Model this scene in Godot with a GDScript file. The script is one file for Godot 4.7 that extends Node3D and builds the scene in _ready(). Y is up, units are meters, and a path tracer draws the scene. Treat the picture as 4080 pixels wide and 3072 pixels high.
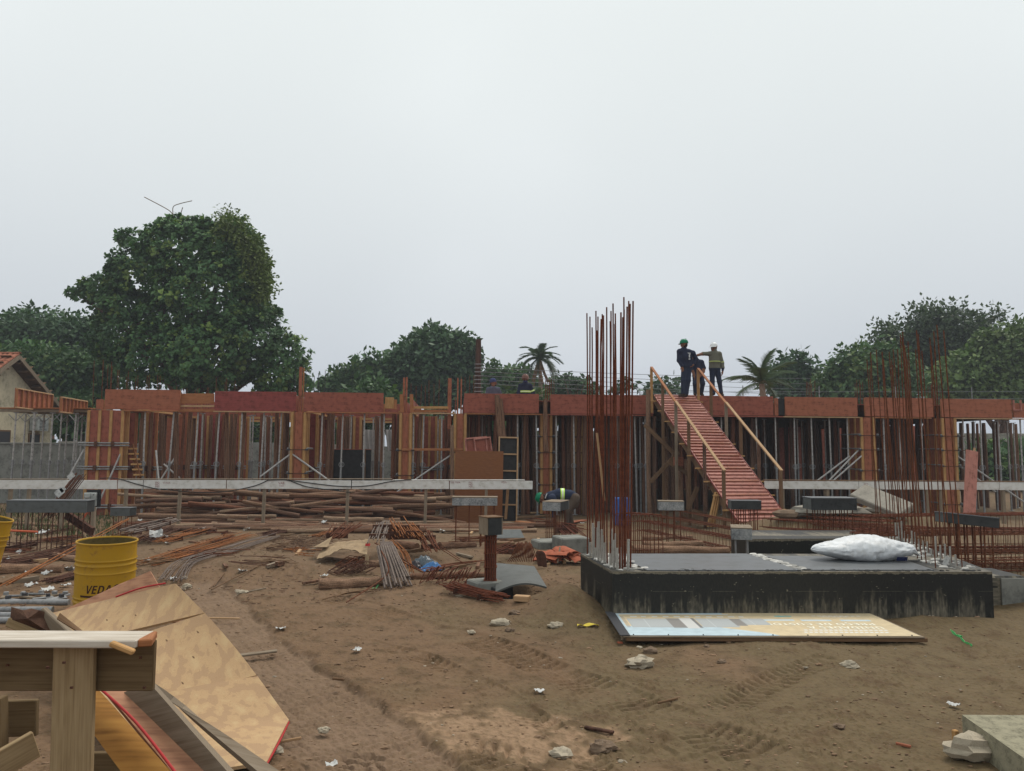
extends Node3D
# A building site under an overcast sky. Metres, y up; the camera looks towards -z.
const F := 3050.0                      # focal length in pixels of a 4080 x 3072 picture
const EYE := Vector3(0, 1.7, 0)
const YSOF := 2.78                     # underside of the formwork
const YTOP := 3.39                     # top of the edge panels
const TURN := 0.0721                   # the frontage is turned by 4 degrees
var lens := Basis()
var rng := RandomNumberGenerator.new()
var noise := FastNoiseLite.new()
var mats := {}
var names := {}
var cache := {}

func _ready():
	rng.seed = 11
	noise.seed = 5
	noise.frequency = 1.0
	noise.fractal_octaves = 2
	# camera
	var cam := Camera3D.new()
	cam.name = "camera"
	add_child(cam)
	cam.position = EYE
	cam.rotation_degrees = Vector3(4.76, 0, 0.35)
	cam.fov = 53.46
	cam.near = 0.05
	cam.far = 900
	cam.current = true
	lens = cam.basis
	# overcast sky
	var env := Environment.new()
	env.background_mode = Environment.BG_SKY
	var sky_mat := ProceduralSkyMaterial.new()
	sky_mat.sky_top_color = Color(0.81, 0.83, 0.826)
	sky_mat.sky_horizon_color = Color(0.62, 0.643, 0.682)
	sky_mat.sky_curve = 0.22
	sky_mat.ground_horizon_color = Color(0.5, 0.47, 0.43)
	sky_mat.ground_bottom_color = Color(0.4, 0.35, 0.3)
	sky_mat.sun_angle_max = 0.5
	var cn := FastNoiseLite.new()      # faint unevenness of the cloud layer
	cn.seed = 31
	cn.frequency = 0.012
	cn.fractal_octaves = 4
	var ci := cn.get_seamless_image(512, 256)
	ci.convert(Image.FORMAT_RGBA8)
	sky_mat.sky_cover = ImageTexture.create_from_image(ci)
	sky_mat.sky_cover_modulate = Color(0.32, 0.32, 0.32)
	var sky_res := Sky.new()
	sky_res.sky_material = sky_mat
	env.sky = sky_res
	env.tonemap_mode = Environment.TONE_MAPPER_LINEAR
	env.tonemap_exposure = 1.42
	env.fog_enabled = true
	env.fog_density = 0.0011
	env.fog_light_color = Color(0.85, 0.88, 0.92)
	env.sdfgi_enabled = true
	env.ssao_enabled = true
	env.ssil_enabled = true
	var we := WorldEnvironment.new()
	we.name = "environment"
	we.environment = env
	add_child(we)
	var sun := DirectionalLight3D.new()
	sun.name = "sun"
	sun.rotation_degrees = Vector3(-58, 150, 0)
	sun.light_energy = 0.5
	sun.light_angular_distance = 25.0
	sun.light_color = Color(1.0, 0.98, 0.95)
	sun.shadow_enabled = true
	add_child(sun)
	make_materials()
	build_ground()
	build_backdrop()
	build_frontage()
	build_ramp()
	build_foundations()
	build_yard()
	build_foreground()
	build_people()
	build_litter()

# ---------------------------------------------------------------- places
func ray(px: float, py: float) -> Vector3:
	return lens * Vector3((px - 2040.0) / F, -(py - 1536.0) / F, -1.0)

func at(px: float, py: float, d: float) -> Vector3:
	var r := ray(px, py)
	return EYE + r * (d / -r.z)

func gnd(px: float, py: float) -> Vector3:       # where a sight line meets the soil
	var r := ray(px, py)
	var t := 1.7 / maxf(-r.y, 0.02)
	for i in 6:
		var p := EYE + r * t
		t = (1.7 - soil(p.x, p.z)) / maxf(-r.y, 0.02)
	return EYE + r * t

func stand(px: float, d: float) -> Vector3:      # on the soil at a given distance
	var p := at(px, 1790.0, d)
	for i in 3:
		var q := at(px, 1790.0 + (1.7 - soil(p.x, p.z)) * F / d, d)
		p = Vector3(q.x, soil(q.x, q.z), q.z)
	return p

func fac(px: float, off := 0.0, y := 1.5) -> Vector3:   # a point of the frontage line, or off metres behind it
	var n := Vector3(-sin(TURN), 0, -cos(TURN))
	var o := Vector3(-12.0, 0, -22.5) + n * off
	var r := ray(px, 1800.0)
	var t := (o - EYE).dot(n) / r.dot(n)
	var p := EYE + r * t
	return Vector3(p.x, y, p.z)

func fy(py: float, px: float, off := 0.0) -> float:     # height at the frontage of a picture row
	var p := fac(px, off)
	return at(px, py, -p.z).y

func soil(x: float, z: float) -> float:
	var d := -z
	var y := -0.3 * smoothstep(8.0, 22.0, d)
	if d < 60.0:
		y += 0.05 * noise.get_noise_2d(x * 0.3, z * 0.3) + 0.02 * noise.get_noise_2d(x * 1.1 + 40.0, z * 1.1)
		for m in MOUNDS:
			var a: float = (x - m[0]) / m[2]
			var b: float = (d - m[1]) / m[3]
			var q := a * a + b * b
			if q < 6.0:
				y += m[4] * exp(-q)
	return y

const MOUNDS := [[0.62, 8.35, 0.33, 0.5, 0.24], [0.25, 9.35, 0.5, 0.33, -0.16], [0.35, 8.6, 0.8, 0.2, 0.05],
	[7.4, 17.6, 2.3, 1.0, 0.62], [10.4, 18.2, 2.6, 1.0, 0.3], [5.75, 9.0, 0.5, 0.7, 0.22], [-3.6, 11.5, 1.6, 1.0, 0.1],
	[-1.0, 13.0, 2.2, 1.4, 0.08], [1.0, 14.5, 1.0, 1.2, 0.12], [4.2, 7.75, 0.8, 0.12, 0.05], [1.7, 7.72, 0.9, 0.1, 0.04]]

# ---------------------------------------------------------------- nodes
func numbered(parent: Node, called: String) -> String:
	var key := str(parent.get_instance_id()) + called
	var n: int = names.get(key, 0)
	names[key] = n + 1
	return called if n == 0 else "%s_%03d" % [called, n]

func thing(called: String, label: String, category: String, pos := Vector3.ZERO, turn := 0.0, group := "") -> Node3D:
	var o := Node3D.new()
	o.name = numbered(self, called)
	add_child(o)
	o.position = pos
	o.rotation.y = turn
	tag(o, label, category, group)
	return o

func tag(o: Node3D, label: String, category: String, group := "", kind := ""):
	o.set_meta("label", label)
	o.set_meta("category", category)
	if group:
		o.set_meta("group", group)
	if kind:
		o.set_meta("kind", kind)

func part(parent: Node, called: String, mesh: Mesh, mat: Material, xf := Transform3D()) -> MeshInstance3D:
	var o := MeshInstance3D.new()
	o.name = numbered(parent, called)
	o.mesh = mesh
	o.material_override = mat
	o.transform = xf
	parent.add_child(o)
	return o

func single(called: String, label: String, category: String, mesh: Mesh, mat: Material, xf := Transform3D(), group := "") -> MeshInstance3D:
	var o := part(self, called, mesh, mat, xf)
	tag(o, label, category, group)
	return o

func copy(o: Node3D, pos: Vector3, turn := 0.0, label := "", group := "") -> Node3D:
	var base := String(o.name).trim_suffix("_000")
	var c: Node3D = o.duplicate()
	c.name = numbered(self, base)
	add_child(c)
	c.position = pos
	c.rotation = Vector3(0, turn, 0)
	if label:
		c.set_meta("label", label)
	if group:
		c.set_meta("group", group)
	return c

func swarm(parent: Node, called: String, mesh: Mesh, mat: Material, xfs: Array, cols: Array) -> MultiMeshInstance3D:
	var mm := MultiMesh.new()
	mm.transform_format = MultiMesh.TRANSFORM_3D
	mm.use_colors = true
	mm.mesh = mesh
	mm.instance_count = xfs.size()
	for i in xfs.size():
		mm.set_instance_transform(i, xfs[i])
		mm.set_instance_color(i, cols[i])
	var o := MultiMeshInstance3D.new()
	o.name = numbered(parent, called)
	o.multimesh = mm
	o.material_override = mat
	parent.add_child(o)
	return o

func lie(a: Vector3, b: Vector3, roll := 0.0) -> Transform3D:     # x axis along a to b, centred
	var x := (b - a).normalized()
	var up := Vector3.UP if absf(x.y) < 0.98 else Vector3.BACK
	var z := x.cross(up).normalized()
	var y := z.cross(x)
	var bs := Basis(x, y, z)
	if roll:
		bs = Basis(x, roll) * bs
	return Transform3D(bs, (a + b) * 0.5)

func beam(parent: Node, called: String, a: Vector3, b: Vector3, h: float, w: float, mat: Material, roll := 0.0) -> MeshInstance3D:
	return part(parent, called, block(Vector3(a.distance_to(b), h, w)), mat, lie(a, b, roll))

func rod(parent: Node, called: String, a: Vector3, b: Vector3, r: float, mat: Material, kind := "bar") -> MeshInstance3D:
	var l := a.distance_to(b)
	var y := (b - a) / l
	var x := (Vector3.RIGHT if absf(y.x) < 0.9 else Vector3.UP).cross(y).normalized()
	var z := x.cross(y)
	return part(parent, called, unit(kind), mat, Transform3D(Basis(x * r, y * l, z * r), a))

# ---------------------------------------------------------------- meshes
class Shape:
	var v := PackedVector3Array()
	var n := PackedVector3Array()
	var uv := PackedVector2Array()
	var c := PackedColorArray()
	var ix := PackedInt32Array()
	var tint := Color.WHITE
	func quad(p0: Vector3, p1: Vector3, p2: Vector3, p3: Vector3, u0 := Vector2(0, 0), u1 := Vector2(1, 0), u2 := Vector2(1, 1), u3 := Vector2(0, 1)):   # counter-clockwise from outside
		var k := v.size()
		var m := (p2 - p0).cross(p3 - p1)
		m = m.normalized() if m.length_squared() > 1e-14 else Vector3.UP
		v.append_array([p0, p1, p2, p3])
		n.append_array([m, m, m, m])
		uv.append_array([u0, u1, u2, u3])
		c.append_array([tint, tint, tint, tint])
		ix.append_array([k, k + 2, k + 1, k, k + 3, k + 2])
	func tri(p0: Vector3, p1: Vector3, p2: Vector3):
		var k := v.size()
		var m := (p1 - p0).cross(p2 - p0).normalized()
		v.append_array([p0, p1, p2])
		n.append_array([m, m, m])
		uv.append_array([Vector2(p0.x, p0.z), Vector2(p1.x, p1.z), Vector2(p2.x, p2.z)])
		c.append_array([tint, tint, tint])
		ix.append_array([k, k + 2, k + 1])
	func tube(pts: Array, radii: Array, sides: int, caps := true, us := 1.0, vs := 1.0):
		var k := v.size()
		var t: Vector3 = (pts[1] - pts[0]).normalized()
		var a := (Vector3.RIGHT if absf(t.x) < 0.9 else Vector3.UP).cross(t).normalized()
		var run := 0.0
		for i in pts.size():
			var t2: Vector3 = (pts[mini(i + 1, pts.size() - 1)] - pts[maxi(i - 1, 0)])
			t2 = t2.normalized() if t2.length_squared() > 1e-12 else t
			a = (a - t2 * a.dot(t2)).normalized()
			var b := t2.cross(a)
			if i > 0:
				run += (pts[i] - pts[i - 1]).length()
			for s in sides + 1:
				var g := TAU * s / sides
				var o := a * cos(g) + b * sin(g)
				v.append(pts[i] + o * radii[i])
				n.append(o)
				uv.append(Vector2(run * us, vs * s / sides))
				c.append(tint)
			t = t2
		var w := sides + 1
		for i in pts.size() - 1:
			for s in sides:
				var q := k + i * w + s
				ix.append_array([q, q + w + 1, q + 1, q, q + w, q + w + 1])
		if caps:
			for e in [0, pts.size() - 1]:
				var dirn: Vector3 = (pts[0] - pts[1]).normalized() if e == 0 else (pts[e] - pts[e - 1]).normalized()
				var m := v.size()
				v.append(pts[e])
				n.append(dirn)
				uv.append(Vector2(0.5, 0.5))
				c.append(tint)
				for s in sides + 1:
					v.append(v[k + e * w + s])
					n.append(dirn)
					uv.append(Vector2(0.5 + 0.1 * cos(TAU * s / sides), 0.5 + 0.1 * sin(TAU * s / sides)))
					c.append(tint)
				for s in sides:
					if e == 0:
						ix.append_array([m, m + 1 + s, m + 2 + s])
					else:
						ix.append_array([m, m + 2 + s, m + 1 + s])
	func upright(pts: Array, radii: Array, sides: int):      # rings stay level, so that the piece can be stretched along y
		var k := v.size()
		var w := sides + 1
		for i in pts.size():
			for s in w:
				var o := Vector3(sin(TAU * s / sides), 0, cos(TAU * s / sides))
				v.append(pts[i] + o * radii[i])
				n.append(o)
				uv.append(Vector2(pts[i].y * 1.6, float(s) / sides))
				c.append(tint)
		for i in pts.size() - 1:
			for s in sides:
				var q := k + i * w + s
				ix.append_array([q, q + w + 1, q + 1, q, q + w, q + w + 1])
		for e in [0, pts.size() - 1]:
			var m := v.size()
			for s in w:
				v.append(v[k + e * w + s])
				n.append(Vector3.UP if e else Vector3.DOWN)
				uv.append(Vector2(0.5, 0.5))
				c.append(tint)
			for s in range(1, sides - 1):
				ix.append_array([m, m + s + 1, m + s] if e else [m, m + s, m + s + 1])
	func lathe(prof: Array, sides: int):     # [r, y] from bottom to top, about y
		var k := v.size()
		for i in prof.size():
			var d: Vector2 = Vector2(prof[mini(i + 1, prof.size() - 1)][0], prof[mini(i + 1, prof.size() - 1)][1]) - Vector2(prof[maxi(i - 1, 0)][0], prof[maxi(i - 1, 0)][1])
			var nn := Vector2(d.y, -d.x).normalized()
			for s in sides + 1:
				var g := TAU * s / sides
				v.append(Vector3(prof[i][0] * cos(g), prof[i][1], -prof[i][0] * sin(g)))
				n.append(Vector3(nn.x * cos(g), nn.y, -nn.x * sin(g)))
				uv.append(Vector2(float(s) / sides, prof[i][1]))
				c.append(tint)
		for i in prof.size() - 1:
			for s in sides:
				var q := k + i * (sides + 1) + s
				ix.append_array([q, q + sides + 2, q + 1, q, q + sides + 1, q + sides + 2])
	func box(xf: Transform3D, size: Vector3, b := 0.0):
		var h := size * 0.5
		b = minf(b, minf(h.x, minf(h.y, h.z)) * 0.6)
		var ax := 0 if size.x >= size.y and size.x >= size.z else (1 if size.y >= size.z else 2)
		for a in 3:
			for s in [-1.0, 1.0]:
				var i := (a + 1) % 3
				var j := (a + 2) % 3
				var ps := []
				var us := []
				for q in [[-1, -1], [1, -1], [1, 1], [-1, 1]]:
					var p := Vector3()
					p[a] = s * h[a]
					p[i] = q[0] * s * (h[i] - b)
					p[j] = q[1] * (h[j] - b)
					ps.append(xf * p)
					us.append(Vector2(p[j], p[i]) if j == ax else Vector2(p[i], p[j]))
				quad(ps[0], ps[1], ps[2], ps[3], us[0], us[1], us[2], us[3])
		if b <= 0.0:
			return
		for a in 3:
			var i := (a + 1) % 3
			var j := (a + 2) % 3
			for si in [-1.0, 1.0]:
				for sj in [-1.0, 1.0]:
					var ps := []
					for q in [[-1, 0], [1, 0], [1, 1], [-1, 1]]:
						var p := Vector3()
						p[a] = q[0] * (h[a] - b)
						p[i] = si * (h[i] if q[1] == 0 else h[i] - b)
						p[j] = sj * (h[j] - b if q[1] == 0 else h[j])
						ps.append(xf * p)
					var ua := Vector2(-h[a], 0)
					var ub := Vector2(h[a], 0)
					if si * sj > 0:
						quad(ps[0], ps[1], ps[2], ps[3], ua, ub, ub, ua)
					else:
						quad(ps[3], ps[2], ps[1], ps[0], ua, ub, ub, ua)
		for sx in [-1.0, 1.0]:
			for sy in [-1.0, 1.0]:
				for sz in [-1.0, 1.0]:
					var p0 := xf * Vector3(sx * h.x, sy * (h.y - b), sz * (h.z - b))
					var p1 := xf * Vector3(sx * (h.x - b), sy * h.y, sz * (h.z - b))
					var p2 := xf * Vector3(sx * (h.x - b), sy * (h.y - b), sz * h.z)
					if sx * sy * sz > 0:
						tri(p0, p1, p2)
					else:
						tri(p0, p2, p1)
	func append(o: Shape, xf: Transform3D, col = null):
		var k := v.size()
		for i in o.v.size():
			v.append(xf * o.v[i])
			n.append((xf.basis * o.n[i]).normalized())
			c.append(o.c[i] if col == null else col)
		uv.append_array(o.uv)
		for i in o.ix:
			ix.append(k + i)
	func mesh() -> ArrayMesh:
		var a := []
		a.resize(Mesh.ARRAY_MAX)
		a[Mesh.ARRAY_VERTEX] = v
		a[Mesh.ARRAY_NORMAL] = n
		a[Mesh.ARRAY_TEX_UV] = uv
		a[Mesh.ARRAY_COLOR] = c
		a[Mesh.ARRAY_INDEX] = ix
		var m := ArrayMesh.new()
		m.add_surface_from_arrays(Mesh.PRIMITIVE_TRIANGLES, a)
		return m

func block(size: Vector3, b := 0.004) -> ArrayMesh:      # a chamfered box, shared between alike pieces
	var s := size.snapped(Vector3(0.005, 0.001, 0.001))
	s = Vector3(maxf(s.x, 0.003), maxf(s.y, 0.003), maxf(s.z, 0.003))
	var key := "b%s%s" % [s, b]
	if not cache.has(key):
		var sh := Shape.new()
		sh.box(Transform3D(), s, b)
		var off := Vector2(float(key.hash() % 97) * 0.13, float(key.hash() % 89) * 0.17)
		for i in sh.uv.size():
			sh.uv[i] += off
		cache[key] = sh.mesh()
	return cache[key]

func unit(kind: String) -> ArrayMesh:     # bars and poles of unit length along y, unit radius
	if cache.has(kind):
		return cache[kind]
	var sh := Shape.new()
	if kind == "bar":
		sh.tube([Vector3.ZERO, Vector3.UP], [1.0, 1.0], 6, true, 1.0, 1.0)
	elif kind == "pipe":
		sh.tube([Vector3.ZERO, Vector3.UP], [1.0, 1.0], 12, true, 1.0, 1.0)
	elif kind.begins_with("bent"):        # a long thin bar with a slight sag of its own
		var r := RandomNumberGenerator.new()
		r.seed = kind.hash()
		var pts := []
		var rad := []
		var a := r.randf_range(-2, 2)
		var b := r.randf_range(-2, 2)
		for i in 9:
			var t := i / 8.0
			pts.append(Vector3(a * sin(PI * t) + r.randf_range(-0.3, 0.3), t, b * sin(PI * t) + r.randf_range(-0.3, 0.3)))
			rad.append(1.0)
		sh.upright(pts, rad, 5)
	else:                                  # a round pole: taper, knots and a slight bend
		var r := RandomNumberGenerator.new()
		r.seed = kind.hash()
		var pts := []
		var rad := []
		var a := r.randf_range(-0.5, 0.5)
		var b := r.randf_range(-0.5, 0.5)
		for i in 10:
			var t := i / 9.0
			pts.append(Vector3(a * sin(PI * t) + r.randf_range(-0.1, 0.1), t, b * sin(PI * t) + r.randf_range(-0.1, 0.1)))
			rad.append(1.12 - 0.26 * t + r.randf_range(-0.05, 0.05))
		sh.upright(pts, rad, 9)
	cache[kind] = sh.mesh()
	return cache[kind]

func sweep(pts: Array, r: float, sides := 5, steps := 5) -> ArrayMesh:     # a tube along a smooth line
	var out := smooth(pts, steps)
	var rad := []
	for p in out:
		rad.append(r)
	var sh := Shape.new()
	sh.tube(out, rad, sides, true, 2.0)
	return sh.mesh()

func smooth(pts: Array, steps := 5) -> Array:
	var out := []
	for i in pts.size() - 1:
		var p0: Vector3 = pts[maxi(i - 1, 0)]
		var p3: Vector3 = pts[mini(i + 2, pts.size() - 1)]
		var p1: Vector3 = pts[i]
		var p2: Vector3 = pts[i + 1]
		for s in steps:
			out.append(p1.cubic_interpolate(p2, p0, p3, float(s) / steps))
	out.append(pts[-1])
	return out

func lump(seed_n: int, squash := 0.7, rough := 0.35, tint := Color.WHITE) -> ArrayMesh:    # a stone or clod of unit radius
	var key := "l%d%s%s%s" % [seed_n, squash, rough, tint]
	if cache.has(key):
		return cache[key]
	var sh := Shape.new()
	sh.tint = tint
	var g := []
	var R := 5 if tint == Color.WHITE else 9
	var S := 8 if tint == Color.WHITE else 13
	var nn := FastNoiseLite.new()
	nn.seed = seed_n
	nn.frequency = 0.9
	for i in R + 1:
		var row := []
		var th := PI * i / R
		for j in S:
			var ph := TAU * (j + 0.5 * (i % 2)) / S
			var d := Vector3(sin(th) * cos(ph), cos(th), sin(th) * sin(ph))
			d *= 1.0 + rough * (2.0 * nn.get_noise_3dv(d * 1.3) + (0.22 * nn.get_noise_3dv(d * 3.7) if R > 5 else 0.0))
			d.y *= squash
			row.append(d)
		g.append(row)
	for i in R:
		for j in S:
			sh.quad(g[i][j], g[i][(j + 1) % S], g[i + 1][(j + 1) % S], g[i + 1][j])
	cache[key] = sh.mesh()
	return cache[key]

func sheet(fn: Callable, nu: int, nv: int, thick: float, us := 1.0, vs := 1.0) -> ArrayMesh:   # a curved plate: fn(u, v) gives its middle surface
	var sh := Shape.new()
	var g := []
	for j in nv + 1:
		var row := []
		for i in nu + 1:
			row.append(fn.call(float(i) / nu, float(j) / nv))
		g.append(row)
	var nrm := func(i: int, j: int) -> Vector3:
		var du: Vector3 = g[j][mini(i + 1, nu)] - g[j][maxi(i - 1, 0)]
		var dv: Vector3 = g[mini(j + 1, nv)][i] - g[maxi(j - 1, 0)][i]
		return du.cross(dv).normalized()
	var o: Vector3 = g[0][0]
	var ex: Vector3 = (g[0][nu] - o + g[nv][nu] - g[nv][0]).normalized()
	var ey: Vector3 = (g[nv][0] - o + g[nv][nu] - g[0][nu])
	ey = (ey - ex * ey.dot(ex)).normalized()
	for side in [1.0, -1.0]:
		var k := sh.v.size()
		for j in nv + 1:
			for i in nu + 1:
				var m: Vector3 = nrm.call(i, j)
				sh.v.append(g[j][i] + m * (thick * 0.5 * side))
				sh.n.append(m * side)
				sh.uv.append(Vector2((g[j][i] - o).dot(ex) * us, (g[j][i] - o).dot(ey) * vs))      # metres along the sheet
				sh.c.append(Color.WHITE)
		for j in nv:
			for i in nu:
				var q := k + j * (nu + 1) + i
				var w := nu + 1
				if side > 0:
					sh.ix.append_array([q, q + w + 1, q + 1, q, q + w, q + w + 1])
				else:
					sh.ix.append_array([q, q + 1, q + w + 1, q, q + w + 1, q + w])
	var rim := []
	for i in nu: rim.append([i, 0])
	for j in nv: rim.append([nu, j])
	for i in nu: rim.append([nu - i, nv])
	for j in nv: rim.append([0, nv - j])
	for q in rim.size():
		var a: Array = rim[q]
		var b: Array = rim[(q + 1) % rim.size()]
		var ma: Vector3 = nrm.call(a[0], a[1]) * thick * 0.5
		var mb: Vector3 = nrm.call(b[0], b[1]) * thick * 0.5
		var pa: Vector3 = g[a[1]][a[0]]
		var pb: Vector3 = g[b[1]][b[0]]
		sh.quad(pa - ma, pb - mb, pb + mb, pa + ma)
	return sh.mesh()

func prism(poly: PackedVector2Array, y0: float, y1: float) -> ArrayMesh:     # footprint (x, z) raised from y0 to y1
	var sh := Shape.new()
	if Geometry2D.is_polygon_clockwise(poly):
		poly.reverse()
	var t := Geometry2D.triangulate_polygon(poly)
	for i in range(0, t.size(), 3):
		var p := [poly[t[i]], poly[t[i + 1]], poly[t[i + 2]]]
		if (p[1] - p[0]).cross(p[2] - p[0]) < 0:
			p.reverse()
		sh.tri(Vector3(p[0].x, y1, p[0].y), Vector3(p[2].x, y1, p[2].y), Vector3(p[1].x, y1, p[1].y))
		sh.tri(Vector3(p[0].x, y0, p[0].y), Vector3(p[1].x, y0, p[1].y), Vector3(p[2].x, y0, p[2].y))
	var run := 0.0
	for i in poly.size():
		var a := poly[i]
		var b := poly[(i + 1) % poly.size()]
		var l := a.distance_to(b)
		sh.quad(Vector3(b.x, y0, b.y), Vector3(a.x, y0, a.y), Vector3(a.x, y1, a.y), Vector3(b.x, y1, b.y), Vector2(run + l, 1), Vector2(run, 1), Vector2(run, 0), Vector2(run + l, 0))
		run += l
	return sh.mesh()

func text(parent: Node, called: String, words: String, size: float, mat: Material, xf: Transform3D, font_name := "Droid Sans", bold := 700) -> MeshInstance3D:
	var t := TextMesh.new()
	var f := SystemFont.new()
	f.font_names = PackedStringArray([font_name])
	f.font_weight = bold
	t.font = f
	t.text = words
	t.font_size = 48
	t.pixel_size = size / 34.0
	t.depth = 0.001
	t.curve_step = 2.0
	return part(parent, called, t, mat, xf)

# ---------------------------------------------------------------- materials
func lin(r: float, g: float, b: float) -> Color:
	return Color(r, g, b).linear_to_srgb()

func simg(w: int, h: int, freq: float, oct: int, sd: int, rw := 0, rh := 0) -> PackedByteArray:
	var nz := FastNoiseLite.new()
	nz.seed = sd
	nz.frequency = freq
	nz.fractal_octaves = oct
	var im := nz.get_seamless_image(w, h)
	if rw:
		im.resize(rw, rh, Image.INTERPOLATE_CUBIC)
	im.convert(Image.FORMAT_L8)
	return im.get_data()

func ramp_tex(w: int, h: int, layers: Array, weights: Array, stops: Array, contrast := 1.0) -> ImageTexture:   # stops: linear colours spread over 0..1
	var lut := PackedByteArray()
	for i in 256:
		var t := clampf((i / 255.0 - 0.5) * contrast + 0.5, 0.0, 1.0) * (stops.size() - 1)
		var k := mini(int(t), stops.size() - 2)
		var c: Color = (stops[k] as Color).lerp(stops[k + 1], t - k).linear_to_srgb()
		lut.append_array([mini(int(c.r * 255), 255), mini(int(c.g * 255), 255), mini(int(c.b * 255), 255)])
	var out := PackedByteArray()
	out.resize(w * h * 3)
	var nl := layers.size()
	for i in w * h:
		var s := 0.0
		for l in nl:
			s += layers[l][i] * weights[l]
		var q := clampi(int(s), 0, 255) * 3
		out[i * 3] = lut[q]
		out[i * 3 + 1] = lut[q + 1]
		out[i * 3 + 2] = lut[q + 2]
	return ImageTexture.create_from_image(Image.create_from_data(w, h, false, Image.FORMAT_RGB8, out))

func mat(called: String, col: Color, rough := 0.8, tex: Texture2D = null, tri := 0.0, bump: Texture2D = null, depth := 0.0) -> StandardMaterial3D:
	var m := StandardMaterial3D.new()
	m.resource_name = called
	m.albedo_color = col
	m.roughness = rough
	m.metallic_specular = 0.3
	if tex:
		m.albedo_texture = tex
	if tri > 0.0:
		m.uv1_triplanar = true
		m.uv1_world_triplanar = true
		m.uv1_scale = Vector3.ONE * tri
	if bump:
		m.heightmap_enabled = true
		m.heightmap_texture = bump
		m.heightmap_scale = depth
	mats[called] = m
	return m

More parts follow.
